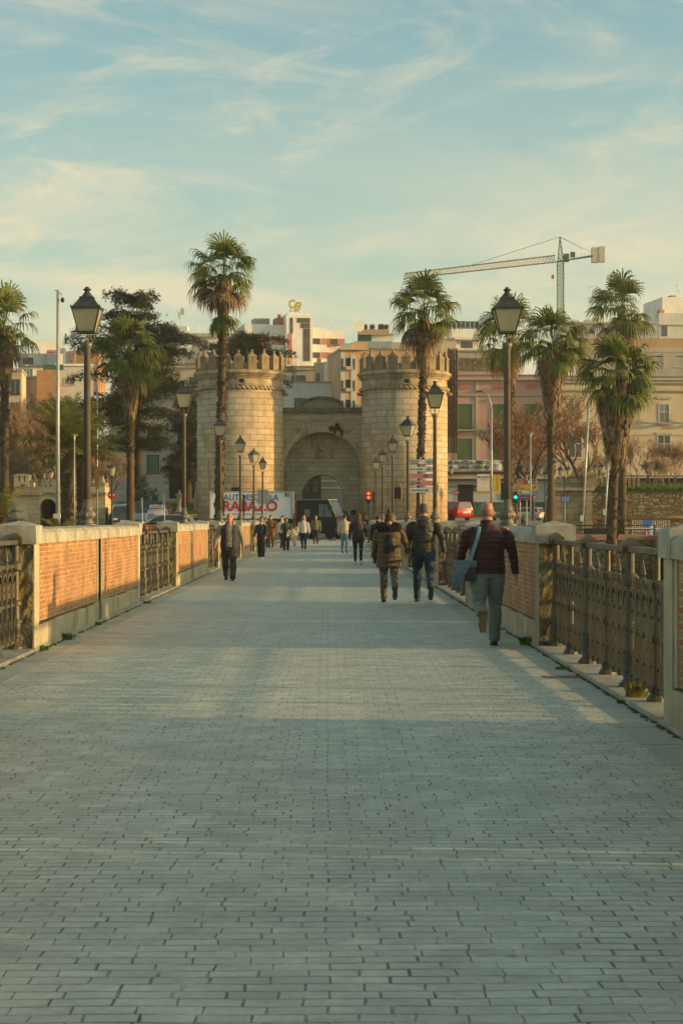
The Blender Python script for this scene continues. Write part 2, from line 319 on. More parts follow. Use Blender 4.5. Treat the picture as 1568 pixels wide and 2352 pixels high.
LAMPY = [8.2, 27.6, 46.2, 61.8, 76.1, 90.0, 102.2]
BR = [(1.9, 13.7), (21.35, 33.4), (41.4, 52.2), (57.4, 67.2), (72.0, 80.6), (86.2, 94.2), (99.0, 108.0)]
def parapet_wall(side, y0, y1, yl, label):
    s = -1 if side < 0 else 1; xi = XL if s < 0 else XR
    base = Vector((xi + s * TH / 2, (y0 + y1) / 2, 0))
    t = thing('parapet_wall', label, 'parapet', base, 0, 'brick parapet walls along the bridge')
    L = (y1 - y0) / 2; c = yl - base.y; g = .17; h = TH / 2
    def X(a, b): return (min(s * a, s * b), max(s * a, s * b))
    for a, b in ((-L + .36, c - g), (c + g, L - .36)):
        m = MB(); m.box(-h + .012, h - .012, a, b, .33, 1.262); m.build('brick_panel', M['parapet_brick'], t)
        # corner stones framing the panel
        m = MB()
        for yy0, yy1 in ((a, a + .10), (b - .10, b)): m.box(-h - .004, h + .004, yy0, yy1, .322, 1.262)
        m.build('corner_stone', M['plinth'], t, bevel=.008)
        m = MB(); q = a
        r_ = random.Random(int(y0 * 7 + side * 3 + a * 5))
        while q < b - .02:
            w = min(r_.uniform(.42, .95), b - q)
            if b - q - w < .2: w = b - q
            jj = r_.uniform(-.006, .01); m.box(-h - .012 - jj, h + .012 + jj, q + .008, q + w - .008, -.02, .30 + r_.uniform(-.01, .03)); q += w
        m.build('base_course', M['plinth'], t, bevel=.012)
    m = MB(); m.box(-.07, .07, c - .06 - (.05 if y0 < 5 else 0), c + .06 + (.05 if y0 < 5 else 0), 0, 1.262); m.build('slot_pier', M['rough'], t)  # nearest walls get a wider pier, shaped to weaken the light through the slot
    m = MB(); q = -L + .3; r_ = random.Random(int(y0 * 11 + side))
    while q < L - .32:
        w = min(r_.uniform(.75, 1.15), L - .30 - q)
        if L - .30 - q - w < .3: w = L - .30 - q
        zt = 1.44 + r_.uniform(-.004, .004); hh = h + .035
        m.prism([(-hh, 1.262), (hh, 1.262), (hh, zt - .05), (hh - .05, zt - .008), (0, zt + .018), (-hh + .05, zt - .008), (-hh, zt - .05)], q + .008, q + w - .008, 'y'); q += w
    m.build('coping', M['coping'], t, rough=.006, cell=.3)
    for e in (-1, 1):
        ya, yb = (-L, -L + .36) if e < 0 else (L - .36, L)
        yc = (ya + yb) / 2
        m = MB()
        # rusticated shaft, subdivided for a broken stone face
        nz_, nx_ = 16, 7
        x0, x1 = -h, h
        for zi in range(nz_):
            za, zb = -.02 + 1.28 * zi / nz_, -.02 + 1.28 * (zi + 1) / nz_
            P = [(x0, ya), (x1, ya), (x1, yb), (x0, yb)]
            for k in range(4):
                A, B = P[k], P[(k + 1) % 4]
                for u in range(nx_):
                    a_ = [A[i] + (B[i] - A[i]) * u / nx_ for i in (0, 1)]; b_ = [A[i] + (B[i] - A[i]) * (u + 1) / nx_ for i in (0, 1)]
                    m.quad((a_[0], a_[1], za), (b_[0], b_[1], za), (b_[0], b_[1], zb), (a_[0], a_[1], zb))
        po = m.build('post', M['rough'], t, rough=.022, cell=.06)
        m = MB(); xx = X(-h - .016, -h + .045); m.box(xx[0], xx[1], ya + .01, yb - .01, -.02, 1.262); m.build('post_facing', M['plinth'], po, bevel=.006)
        m = MB(); hh = h + .045; ca, cb = yc - .24, yc + .24
        m.box(-hh, hh, ca, cb, 1.262, 1.478)
        n = len(m.v); m.v += [(-hh, ca, 1.478), (hh, ca, 1.478), (hh, cb, 1.478), (-hh, cb, 1.478), (0, yc, 1.535)]
        m.f += [(n, n + 1, n + 4), (n + 1, n + 2, n + 4), (n + 2, n + 3, n + 4), (n + 3, n, n + 4)]
        m.build('post_cap', M['coping'], po, rough=.004, cell=.2)
    return t
SIDE = {-1: 'left', 1: 'right'}
ORD = ['nearest the viewer, mostly out of view', 'first', 'second', 'third', 'fourth', 'fifth', 'last, by the gate end']
for s in (-1, 1):
    for i, (a, b) in enumerate(BR):
        d = 0 if s < 0 else (0, .5, .3, 0, 0, 0, 0)[i]
        desc = ('sunlit orange' if s < 0 else 'shaded dull') + ' brick parapet wall with pale coping under the %s lamp of the %s row' % (['unseen', 'tallest, nearest', 'second', 'third', 'fourth', 'fifth', 'sixth, farthest'][i], SIDE[s])
        parapet_wall(s, a + d, b, LAMPY[i], desc)
# ---------------------------------------------------------------- cast iron railing
def railing_meshes():
    D = {}
    m = MB(); m.lathe([(.105, 0), (.105, .03), (.08, .05), (.052, .09), (.052, .13), (.068, .14), (.066, .30), (.078, .31), (.078, .33), (.054, .35), (.048, .50), (.075, .51), (.075, .55), (.045, .57), (.042, .90), (.075, .92), (.08, .99), (.06, 1.01), (.040, 1.03), (.040, 1.20), (.07, 1.22)], seg=12)
    m.box(-.085, .085, -.085, .085, 1.215, 1.29); m.frus(0, 0, 1.29, 1.345, .085, .085, .015, .015)
    D['thick'] = m.mesh('post', M['iron'])
    m = MB(); m.lathe([(.085, 0), (.085, .025), (.06, .06), (.045, .07), (.045, .12), (.03, .14), (.03, 1.20), (.05, 1.22), (.05, 1.26)], seg=10)
    for z in (.09, .52, .965): m.box(-.05, .05, -.05, .05, z - .035, z + .035)
    D['thin'] = m.mesh('post', M['iron'])
    # baluster: plate with a round headed opening, riveted, spike foot, two tall strips
    m = MB(); w = .145; t = .014
    for s in (-1, 1): m.box(-t, t, s * w - .013, s * w + .013, .10, .96)
    k = 7; pts = [(w * .92 * math.cos(math.pi * i / k), .76 + .105 * math.sin(math.pi * i / k)) for i in range(k + 1)]
    for i in range(k):
        a, b = pts[i], pts[i + 1]
        m.prism([(a[0], a[1]), (b[0], b[1]), (b[0] * 1.22, b[1] + .035 if b[1] > .77 else b[1]), (a[0] * 1.22, a[1] + .035 if a[1] > .77 else a[1])], -.02, .02, 'x')
    m.box(-.008, .008, -w * .75, w * .75, .60, .71); m.prism([(-w * .8, .71), (w * .8, .71), (w * .95, .77), (w * .6, .80), (0, .735), (-w * .6, .80), (-w * .95, .77)], -.008, .008, 'x')
    m.ball((-.012, 0, .685), .018, 8, 4)
    m.prism([(-.085, .10), (.075, .10), (.016, .30), (-.02, .30)], -.014, .014, 'x'); m.box(-.02, .02, -.03, .03, .30, .345); m.ball((-.02, 0, .27), .016, 8, 4)
    for z in (.09, .52, .965): m.box(-.035, .035, -.025, .025, z - .028, z + .028); 
    D['bal'] = m.mesh('baluster', M['iron'])
    m = MB(); m.lathe([(.03, .93), (.034, .99), (.012, 1.01), (.03, 1.03), (.001, 1.18)], seg=6); D['spear'] = m.mesh('spear', M['iron'])
    return D
RD = railing_meshes()
def railing(side, y0, y1, label):
    x = (XL - TH / 2) if side < 0 else (XR + TH / 2)
    n = max(2, 2 * round((y1 - y0) / 2.7)); sp = (y1 - y0 - .16) / n
    t = thing('railing', label, 'railing', (x, y0 + .08, .045), 0, 'cast iron railings between the parapet walls')
    sm = -1 if side > 0 else 1
    for i in range(n + 1):
        o = link('post', RD['thick' if i % 2 == 0 else 'thin'], t, (0, i * sp, 0))
    for i in range(n):
        for j in range(4):
            o = link('baluster', RD['bal'], t, (0, i * sp + sp * (j + .5) / 4, 0)); o.scale = (sm * -1, .80, 1); o.rotation_euler.z = R(((i * 4 + j) * 37 % 11 - 5) * .5)
            if j in (1,): link('spear', RD['spear'], t, (0, i * sp + sp * (j + 1.0) / 4, 0))
    L = n * sp
    for nm, z, r in (('hand_rail', 1.245, .032), ('upper_rail', .965, .02), ('middle_rail', .52, .018), ('bottom_rail', .09, .018)):
        m = MB(); m.box(-r * 1.3, r * 1.3, -.02, L + .02, z - r, z + r * (.6 if nm == 'hand_rail' else 1)); m.build(nm, M['iron'], t, bevel=.006)
    return t
gaps = [(BR[i][1], BR[i + 1][0]) for i in range(6)]
for s in (-1, 1):
    for i, (a, b) in enumerate(gaps):
        b += 0 if s < 0 else (.5, .3, 0, 0, 0, 0)[i]
        railing(s, a, b, 'weathered iron railing on the %s edge of the bridge, %s gap between the brick walls' % (SIDE[s], ['nearest', 'second', 'third', 'fourth', 'fifth', 'farthest'][i]))
# ---------------------------------------------------------------- bridge lamps
def bridge_lamp(rot=0):
    t = thing('street_lamp', 'x', 'street lamp')
    z0 = 1.45
    m = MB(); m.box(-.13, .13, -.13, .13, 0, .03)
    m.lathe([(.105, .03), (.105, .06), (.085, .08), (.08, .10), (.11, .12), (.125, .16), (.12, .20), (.09, .235), (.075, .245), (.085, .255), (.085, .275), (.062, .29), (.058, .40)], seg=16)
    for k in range(8):
        a = k * math.pi / 4; m.ball((.098 * math.cos(a), .098 * math.sin(a), .165), .034, 8, 6, .05)
    m.build('pedestal', M['lampiron'], t, smooth=True)
    m = MB(); m.lathe([(.056, .39), (.048, 2.66), (.062, 2.68), (.075, 2.72), (.078, 2.76), (.05, 2.765)], seg=16)
    m.build('column', M['lampiron'], t, smooth=True)
    m = MB()
    for sx in (-1, 1):
        for ax in (0, 1):
            P = [(sx * .03, 2.76), (sx * .085, 2.78), (sx * .115, 2.83), (sx * .10, 2.875), (sx * .115, 2.91)]
            m.tube([(p[0], 0, p[1]) if ax == 0 else (0, p[0], p[1]) for p in P], .008, 6)
    m.build('bracket', M['lampiron'], t)
    l_ = MB(); b0, b1, za, zb = .115, .205, 2.92, 3.27
    for sx in (-1, 1):
        for sy in (-1, 1): l_.tube([(sx * b0, sy * b0, za), (sx * b1, sy * b1, zb)], .013, 6)
    for b, z, hh in ((b0, za, .014), (b1, zb, .012)):
        for s_ in (-1, 1):
            l_.box(-b - .012, b + .012, s_ * b - .012, s_ * b + .012, z - hh, z + hh); l_.box(s_ * b - .011, s_ * b + .011, -b - .01, b + .01, z - hh + .001, z + hh - .001)
    lo = l_.build('lantern', M['lamproof'], t); lo.rotation_euler.z = rot
    m = MB(); m.frus(0, 0, za + .004, zb - .004, b0 - .004, b0 - .004, b1 - .004, b1 - .004); m.build('glass', M['frost'], lo)
    m = MB(); m.frus(0, 0, 3.27, 3.29, .225, .225, .225, .225); m.frus(0, 0, 3.29, 3.43, .205, .205, .10, .10); m.frus(0, 0, 3.43, 3.455, .11, .11, .10, .10)
    m.lathe([(.09, 3.455), (.07, 3.49), (.045, 3.52), (.035, 3.54), (.06, 3.56), (.065, 3.57), (.03, 3.585), (.032, 3.60), (.03, 3.605)], seg=12)
    for sx in (-1, 1):
        for sy in (-1, 1): m.ball((sx * .215, sy * .215, 3.30), .014, 6, 4)
    m.build('roof', M['lamproof'], lo)
    return t
lamp0 = bridge_lamp()
first = True
names = ['behind the viewer', 'nearest and tallest', 'second nearest', 'third', 'fourth', 'fifth', 'farthest']
for s in (-1, 1):
    xs = {-1: -3.62, 1: 2.71}[s]
    for i, y in enumerate(LAMPY):
        t = lamp0 if first else copy_tree(lamp0); first = False
        t.location = (xs, y, 1.452)
        dx = {(-1, 5): .7, (1, 3): -.42, (1, 6): .1, (-1, 2): .05}.get((s, i), 0)
        t.rotation_euler.z = dx
        tag(t, 'black lantern on iron post, %s of the %s parapet lamps' % (names[i], SIDE[s]), 'street lamp', 'lantern posts standing on the bridge parapets')
# small weeds at the wall foot and paving joints: kept as separate little plants
def weed(x, y, z, r, h, label, n=90, colr='weed'):
    m = MB(); q = random.Random(int(x * 100 + y * 10))
    for _ in range(n):
        a = q.uniform(0, 6.28); d = q.uniform(0, r); bx, by = d * math.cos(a), d * math.sin(a)
        a2 = q.uniform(0, 6.28); l = h * q.uniform(.4, 1); w = .003 + .003 * q.random()
        tx, ty = bx + l * .6 * math.cos(a2), by + l * .6 * math.sin(a2)
        m.quad((bx - w, by, 0), (bx + w, by, 0), ((bx + tx) / 2 + w * 1.5, (by + ty) / 2, l * .7), (tx, ty, l), ((bx + tx) / 2 - w * 1.5, (by + ty) / 2, l * .65))
    return tag(m.build('weed', M[colr], loc=(x, y, z)), label, 'weed', 'weeds growing at the foot of the parapets')
M['weed_yellow'] = mat('weed_yellow', (.24, .20, .04), .8, .4, 8, 0)
for x, y, r, h, lb in ((XL + .07, 23.6, .10, .10, 'green grass tuft in the middle of the first sunlit wall foot'), (XL + .07, 21.7, .06, .06, 'small green tuft at the near corner of the first sunlit wall'),
                       (XL + .05, 26.9, .07, .05, 'green tuft at the far end of the near half of the first sunlit wall'), (XL + .05, 33.9, .15, .04, 'low weed at the far corner of the first sunlit wall'),
                       (XR - .08, 22.6, .08, .12, 'dark green tuft beside the heel of the walking bald man'), (XR - .10, 18.9, .08, .03, 'flat green weed beside the small brick drain patch'),
                       (XR - .04, 15.4, .05, .03, 'flat green weed on the kerb line by the near right railing')):
    weed(x, y, .0, r, h, lb)
weed(XR + .08, 15.5, .045, .10, .14, 'leggy yellowish plant growing at the foot of the near right railing', 120, 'weed_yellow')
M['moss'] = mat('moss', (.07, .085, .025), .95, .4, 20, .5, 60, .01)
for sx, x0 in ((-1, XL), (1, XR)):
    m = MB(); q = random.Random(9 + sx)
    for _ in range(420):
        y = 13 + 45 * q.random() ** 1.3; r_ = q.uniform(.01, .035); x = x0 - sx * (.035 + abs(q.gauss(0, .02))); K_ = 6
        m.v += [(x, y, .012)] + [(x + r_ * math.cos(k * 1.047) * q.uniform(.5, 1.1), y + r_ * 2.6 * math.sin(k * 1.047) * q.uniform(.5, 1.1), .001) for k in range(K_)]; b_ = len(m.v) - 7
        m.f += [(b_, b_ + 1 + k, b_ + 1 + (k + 1) % K_) for k in range(K_)]
    tag(m.build('moss', M['moss']), ('thin green moss in the joint along the foot of the left parapets' if sx < 0 else 'thin green moss in the joint along the foot of the right parapets'), 'moss', None, 'stuff')
# brick drain patch set in the slabs
M['drain'] = brickmat('drain_bricks', (.32, .17, .10), (.36, .22, .13), (.12, .11, .08), .12, .24, .012, var=.2, bump=.3)
m = MB(); m.box(-.21, .21, -.11, .11, -.002, .004); tag(m.build('drain_cover', M['drain'], loc=(2.32, 18.0, 0)), 'small reddish brick drain patch in the pavement slabs by the right railing', 'drain cover')
# ---------------------------------------------------------------- terrain
def sm(a, b, t):
    t = max(0, min(1, (t - a) / (b - a))); return t * t * (3 - 2 * t)
def terr(X, Y):
    if Y < 113.5:
        z = -8.5 + 5.3 * sm(55, 112, Y)
        return z
    side = sm(9, 13, abs(X))
    if X > 0: z = .0 + .35 * sm(116, 125, Y) * side + 1.1 * side * sm(150, 166, Y) + 1.45 * (1 - side) * sm(152, 178, Y)
    else: z = .6 * sm(118, 140, Y) * side + .9 * side * sm(140, 165, Y) + 1.6 * side * sm(168, 192, Y) + 1.45 * (1 - side) * sm(152, 178, Y)
    return z + 6.0 * sm(230, 500, Y) - .02
m = MB()
XS = [-900, -400, -200, -120, -80, -60] + [-50 + 3 * i for i in range(35)] + [60, 80, 120, 200, 400, 900]
YS = [-200, -60, 0, 30] + [50 + 6 * i for i in range(11)] + [113.4, 113.6] + [116 + 3 * i for i in range(40)] + [240, 260, 300, 400, 500, 700, 1200, 2500]
nx = len(XS)
for Y in YS:
    for X in XS: m.v.append((X, Y, terr(X, Y)))
for j in range(len(YS) - 1):
    for i in range(nx - 1):
        a = j * nx + i; m.f.append((a, a + 1, a + nx + 1, a + nx))
M['bank'] = mat('river_bank_earth', (.07, .075, .03), .95, .4, .5, .5, 6, .1, c2=(.10, .085, .045))
M['town'] = mat('town_ground_paving', (.24, .225, .18), .9, .2, .4, .2, 20, .01)
me = m.mesh('terrain', [M['bank'], M['town']], True)
for p in me.polygons:
    if p.center.y > 113.5: p.material_index = 1
tag(link('terrain', me), kind='structure')
M['water'] = mat('river_water', (.03, .045, .035), .12, .2, .3, .25, 1.5, .05, spec=.5)
sheet('river_water', M['water'], -900, 900, -200, 66, -7.6)
M['asphalt'] = mat('asphalt', (.075, .075, .065), .85, .2, .7, .3, 60, .008)
sheet('street_road', M['asphalt'], -11, 11, 132.0, 150.5, .012)
M['paint'] = mat('road_paint', (.62, .60, .52), .75, .15, 3, 0)
m = MB()
for i in range(9): m.box(-6 + i * 1.1, -5.45 + i * 1.1, 133.2, 137.2, .012, .016)
tag(m.build('crossing_markings_road', M['paint']), kind='structure')
m = MB(); m.box(-11, 11, 131.8, 132.0, -.02, .02); m.box(-11, 11, 150.5, 150.75, -.02, .10); tag(m.build('kerb', M['kerbstone']), kind='structure')
# grass
def grass(name, pts, n, h, label, seed=1, colr='weed', wid=.03):
    q = random.Random(seed); m = MB()
    x0, x1, y0, y1, zf = pts
    for _ in range(n):
        x, y = q.uniform(x0, x1), q.uniform(y0, y1); z = zf(x, y) - .02; a = q.uniform(0, 3.14); l = h * q.uniform(.4, 1.15)
        dx, dy = math.cos(a) * wid, math.sin(a) * wid; lx, ly = q.uniform(-.4, .4) * l, q.uniform(-.4, .4) * l
        m.quad((x - dx, y - dy, z), (x + dx, y + dy, z), (x + lx, y + ly, z + l))
    return tag(m.build(name, M[colr]), label, 'grass', None, 'stuff')
M['grass'] = mat('grass_blades', (.085, .15, .02), .8, .45, 3, 0, c2=(.16, .17, .03))
M['darkgrass'] = mat('lawn_blades', (.035, .085, .02), .8, .4, 3, 0)
M['slopegrass'] = mat('bank_grass', (.055, .07, .02), .85, .4, .6, 0, c2=(.10, .085, .03))
grass('grass_bank', (4, 30, 62, 112, terr), 16000, .45, 'dry and green grass covering the river bank slope behind the right railing', 3, 'slopegrass', .05)
grass('lawn_grass', (-26, -12, 170, 196, terr), 9000, .30, 'dark green lawn in front of the pale stone building', 4, 'darkgrass', .07)
# retaining wall on the bank
M['rubble'] = None
def rubble(name, c1_, c2_, mort, sc_, bump=1.0):
    m, n, l, b = newmat(name); setp(b, .95, 0, .2)
    tc = N(n, 'ShaderNodeTexCoord'); mp = N(n, 'ShaderNodeMapping'); mp.inputs['Scale'].default_value = (1, 1, 1.5); l.new(tc.outputs['Object'], mp.inputs[0])
    nz = N(n, 'ShaderNodeTexNoise'); nz.inputs['Scale'].default_value = sc_ * 1.5; l.new(mp.outputs[0], nz.inputs[0])
    ad = N(n, 'ShaderNodeMix', data_type='VECTOR'); ad.inputs[0].default_value = .09; l.new(mp.outputs[0], ad.inputs[4]); l.new(nz.outputs[1], ad.inputs[5])
    v = N(n, 'ShaderNodeTexVoronoi', feature='DISTANCE_TO_EDGE'); v.inputs['Scale'].default_value = sc_; l.new(ad.outputs[1], v.inputs['Vector'])
    v2 = N(n, 'ShaderNodeTexVoronoi'); v2.inputs['Scale'].default_value = sc_; l.new(ad.outputs[1], v2.inputs['Vector'])
    edge = mapr(n, l, v.outputs['Distance'], .02, .12)
    sepc = N(n, 'ShaderNodeSeparateColor'); l.new(v2.outputs['Color'], sepc.inputs[0])
    st = mixc(n, l, sepc.outputs[0], c1_, c2_)
    st = mixc(n, l, 1.0, st, mapr(n, l, noise_fac(n, l, sc_ * 5, 5), .3, .7, .7, 1.3), 'MULTIPLY')
    o = mixc(n, l, edge, mort, st); l.new(o, b.inputs['Base Color'])
    p = bumpn(n, l, edge, b, bump, .06); bumpn(n, l, noise_fac(n, l, sc_ * 8, 4), b, .4, .02, p); return m
M['rubble'] = rubble('rubble_masonry', (.20, .145, .07), (.34, .28, .17), (.13, .085, .045), 2.6)
M['rubble2'] = rubble('quay_rubble', (.22, .17, .09), (.33, .26, .14), (.15, .10, .05), 2.2)
M['pinkcap'] = mat('pink_render', (.42, .21, .14), .9, .15, 1.5, .2, 20, .01, stain=(.25, .14, .10), st_sc=1)
def part_xz(mb, x0, x1, yt, yb, Y, d0, d1):
    mb.box(px(x0, Y), px(x1, Y), Y + d0, Y + d1, pz(yb, Y), pz(yt, Y)); return mb
t = thing('quay_wall', 'low rubble retaining wall with pink capping on the right bank behind the railing', 'wall', (px(1400, 113.5), 113.5, -3.5))
m = MB(); w = (px(1503, 113.5) - 3.0) / 2; c0 = px(1400, 113.5)
x0, x1 = 3.1 - c0, px(1503, 113.5) - c0
m.box(x0, x1, 0, .6, 0, 3.5 + pz(1241, 113.5)); m.build('rubble_face', M['rubble2'], t)
m = MB(); m.box(x0, x1 + .04, -.05, .65, 3.5 + pz(1241, 113.5) - .001, 3.5 + pz(1229, 113.5)); m.build('capping', M['pinkcap'], t, bevel=.02)
m = MB(); m.box(x1 + .04, x1 + .3, -3, .6, .3, 3.5 + pz(1229, 113.5)); m.build('end_pier', M['pinkcap'], t)
t = thing('quay_wall', 'low stone quay wall beside the left parapet below the parked cars', 'wall', (-20, 113.5, -3.5))
m = MB(); m.box(-30, 20 + XL - TH - .1, 0, .5, 0, 3.55); m.build('rubble_face', M['rubble2'], t); m = MB(); m.box(-30, 20 + XL - TH - .1, -.05, .55, 3.55, 3.7); m.build('capping', M['pinkcap'], t)
# steps right of the quay wall
m = MB()
for i in range(9): m.box(px(1506, 113), px(1506, 113) + 6, 110 - i * .42, 110 - i * .42 + 2.9, -3.6, .25 - i * .2)
tag(m.build('stone_steps', M['pinkcap']), 'flight of pale steps going down beyond the end of the pink capped wall', 'steps')
# ---------------------------------------------------------------- the gate with two round towers
M['ashlar'] = brickmat('ashlar_blocks', (.50, .375, .22), (.64, .50, .32), (.26, .18, .10), 1.33, .53, .03, var=.16, bump=.5, dist=.03, rough=.88, wob=.004,
                       stain=(.42, .25, .10), st_s3=(1, 1, .8), st_sc=.28, st_lo=.50, st_hi=.72, base_stain=((.24, .195, .13), 1.3, .55, .72, (1, 1, .14)))
M['gatestone'] = brickmat('gate_wall_blocks', (.36, .315, .20), (.44, .385, .25), (.20, .165, .10), .95, .42, .02, var=.14, bump=.4, dist=.02, rough=.9, stain=(.20, .18, .12), st_s3=(1, 1, .35), st_sc=.5, st_lo=.55, st_hi=.75)
M['moulding'] = mat('carved_stone', (.46, .35, .21), .9, .22, 1.2, .5, 14, .02, stain=(.17, .135, .08), st_sc=.9, st_lo=.46, st_hi=.68, st_s3=(1, 1, .5))
M['merlon'] = mat('merlon_stone', (.31, .235, .135), .9, .25, 1.5, .5, 12, .02, stain=(.20, .15, .08), st_sc=1.6, st_lo=.48, st_hi=.7)
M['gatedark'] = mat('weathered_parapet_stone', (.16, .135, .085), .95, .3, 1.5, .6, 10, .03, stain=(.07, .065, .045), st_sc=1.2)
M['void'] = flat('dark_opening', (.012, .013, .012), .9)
TY, TR = 164.0, 3.87
TLX, TRX = px(552.5, TY), px(928, TY)
gate = thing('city_gate', 'fortified stone city gate with two round battlemented towers and a deep arch', 'gate', (px(740, TY), TY, 0))
gx = gate.location.x
def merlon_mesh():
    m = MB(); m.box(-.38, .38, -.26, .26, 0, 1.14); m.box(-.42, .42, -.30, .30, 1.12, 1.21); m.box(-.015, .015, -.275, -.25, .6, 1.12); m.box(-.39, .39, -.268, .268, .57, .60)
    m.frus(0, 0, 1.21, 1.36, .38, .26, .24, .19); m.frus(0, 0, 1.36, 1.50, .24, .19, .11, .10); m.box(-.10, .10, -.09, .09, 1.50, 1.60); m.ball((0, 0, 1.70), .13, 8, 6)
    return m.mesh('merlon', M['merlon'])
MER = merlon_mesh()
for tx, tl in ((TLX, 'left round tower, streaked with warm light'), (TRX, 'right round tower, partly hidden by a palm')):
    m = MB(); m.lathe([(TR, -.6), (TR, 13.05)], seg=72)
    tw = m.build('tower', M['ashlar'], gate, (tx - gx, 0, 0), smooth=True); tw['label'] = tl
    m = MB(); m.lathe([(TR - .06, 12.9), (TR - .06, 14.05)], seg=72); m.build('upper_drum', M['moulding'], tw, smooth=True)
    m = MB(); nr = 60
    for i in range(nr):
        a = 2 * math.pi * i / nr; da = .062
        P = [((TR + .06) * math.cos(a - da * s), (TR + .06) * math.sin(a - da * s), 13.13 + .13 * s) for s in (-1, -.5, 0, .5, 1)]
        m.tube(P, [.06, .12, .14, .12, .06], 6)
    m.build('rope_moulding', M['moulding'], tw, smooth=True)
    m = MB(); m.lathe([(TR - .1, 13.98), (TR + .06, 14.0), (TR + .08, 14.12), (TR + .14, 14.14), (TR + .16, 14.26), (TR + .30, 14.36), (TR + .36, 14.46), (TR + .34, 14.56), (TR + .05, 14.74), (TR - .9, 14.74)], seg=72)
    m.build('cornice', M['moulding'], tw, smooth=False)
    m = MB()
    for i in range(96):
        a = 2 * math.pi * i / 96; m.cbox(((TR + .15) * math.cos(a), (TR + .15) * math.sin(a), 14.19), (.12, .14, .12), rz=a)
    m.build('dentils', M['moulding'], tw)
    m = MB(); m.lathe([(TR - .9, 14.70), (.001, 14.70)], seg=36); m.build('roof_floor', M['gatedark'], tw)
    for i in range(20):
        a = -math.pi / 2 + 2 * math.pi * i / 20
        o = link('merlon', MER, tw, ((TR - .12) * math.cos(a), (TR - .12) * math.sin(a), 14.72), a + math.pi / 2); o.scale = (1, 1, .93 + .07 * ((i * 37) % 5) / 4)
    # small square window in the drum, barred window low down
    m = MB(); m.box(-.38, .38, -TR - .08, -TR + .3, 13.4, 13.98); wf = m.build('window', M['moulding'], tw); wf.rotation_euler.z = R(4 if tx < 0 else 1)
    m = MB(); m.box(-.20, .20, -TR - .095, -TR - .05, 13.52, 13.88); m.build('opening', M['void'], wf)
    ang = R(-4) if tx < 0 else R(-12)
    m = MB()
    m.prism([(-.68, 3.25), (.42, 3.25), (.42, 4.45), (.30, 4.62), (.0, 4.72), (-.4, 4.72), (-.62, 4.6), (-.68, 4.45)], -TR - .05, -TR + .8, 'y'); wf = m.build('window', M['moulding'], tw); wf.rotation_euler.z = ang
    m = MB(); m.box(-.36, .36, -TR - .07, -TR - .02, 3.38, 4.35); m.build('opening', M['void'], wf)
    m = MB()
    for k in range(5): m.box(-.32 + k * .15, -.295 + k * .15, -TR - .1, -TR - .075, 3.38, 4.35)
    for z in (3.6, 3.85, 4.1): m.box(-.36, .36, -TR - .098, -TR - .078, z, z + .025)
    m.build('bars', M['lamproof'], wf)
    for k in (-1, 1):
        for low in (0,):
            m = MB(); m.box(-.3, .3, -TR - .06, -TR + .3, .5, 1.35); wf = m.build('vent', M['moulding'], tw); wf.rotation_euler.z = R(k * 28)
            m = MB(); m.box(-.18, .18, -TR - .075, -TR - .03, .65, 1.15); m.build('opening', M['void'], wf)
    # water spouts
    for k in (-1, 1):
        m = MB(); m.tube([(k * (TR - .3), -.8, 12.75), (k * (TR + .35), -1.0, 12.7)], [.22, .14], 8); m.build('water_spout', M['merlon'], tw, smooth=True)
def arch_wall(m, x0, x1, z0, z1, cx, zs, r, y0, y1, n=24):
    m.box(x0, cx - r, y0, y1, z0, z1); m.box(cx + r, x1, y0, y1, z0, z1)
    P = [(cx - r * math.cos(math.pi * i / n), zs + r * math.sin(math.pi * i / n)) for i in range(n + 1)]
    for a, b in zip(P, P[1:]): m.prism([a, b, (b[0], z1), (a[0], z1)], y0, y1, 'y')
def ring(m, cx, zs, r0, r1, y0, y1, n=24, gap=.0):
    for i in range(n):
        a, b = math.pi * (i + gap) / n, math.pi * (i + 1 - gap) / n
        m.prism([(cx - r0 * math.cos(a), zs + r0 * math.sin(a)), (cx - r1 * math.cos(a), zs + r1 * math.sin(a)), (cx - r1 * math.cos(b), zs + r1 * math.sin(b)), (cx - r0 * math.cos(b), zs + r0 * math.sin(b))], y0, y1, 'y')
def L(x): return px(x, TY) - gx
G0, G1 = L(648), L(832)
zt = pz(950, TY); zs = pz(1080, TY); r1 = 88 * TY / F
m = MB(); arch_wall(m, G0 - 1, G1 + 1, -.5, zt, 0, zs, r1, -.4, 1.3); m.build('gate_wall', M['gatestone'], gate)
m = MB(); ring(m, 0, zs, r1 - .02, r1 + .42, -.47, -.35, 22, .02); m.build('arch_moulding', M['moulding'], gate)
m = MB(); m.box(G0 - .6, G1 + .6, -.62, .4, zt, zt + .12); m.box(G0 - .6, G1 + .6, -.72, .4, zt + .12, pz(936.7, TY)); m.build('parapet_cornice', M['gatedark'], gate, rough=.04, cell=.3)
m = MB(); m.box(G0 - .6, G1 + .6, -.48, -.38, pz(968, TY), pz(965.5, TY)); m.box(G0 - .6, G1 + .6, -.5, -.38, pz(953, TY), pz(950, TY)); m.build('frieze_band', M['moulding'], gate)
# low segmental pediment behind
m = MB(); n = 16; hw = 47 * (TY + 3) / F; hh = 21 * (TY + 3) / F; zb = pz(937, TY + 3) - .1
P = [(-hw * math.cos(math.pi * i / n), zb + hh * math.sin(math.pi * i / n)) for i in range(n + 1)]
m.prism([(-hw, zb - .3)] + P + [(hw, zb - .3)], 1.4, 4.6, 'y'); m.build('curved_pediment', M['gatestone'], gate)
m = MB()
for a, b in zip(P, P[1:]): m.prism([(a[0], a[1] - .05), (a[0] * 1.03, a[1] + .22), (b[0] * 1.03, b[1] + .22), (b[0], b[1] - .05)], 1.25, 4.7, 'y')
m.build('pediment_rim', M['gatedark'], gate)
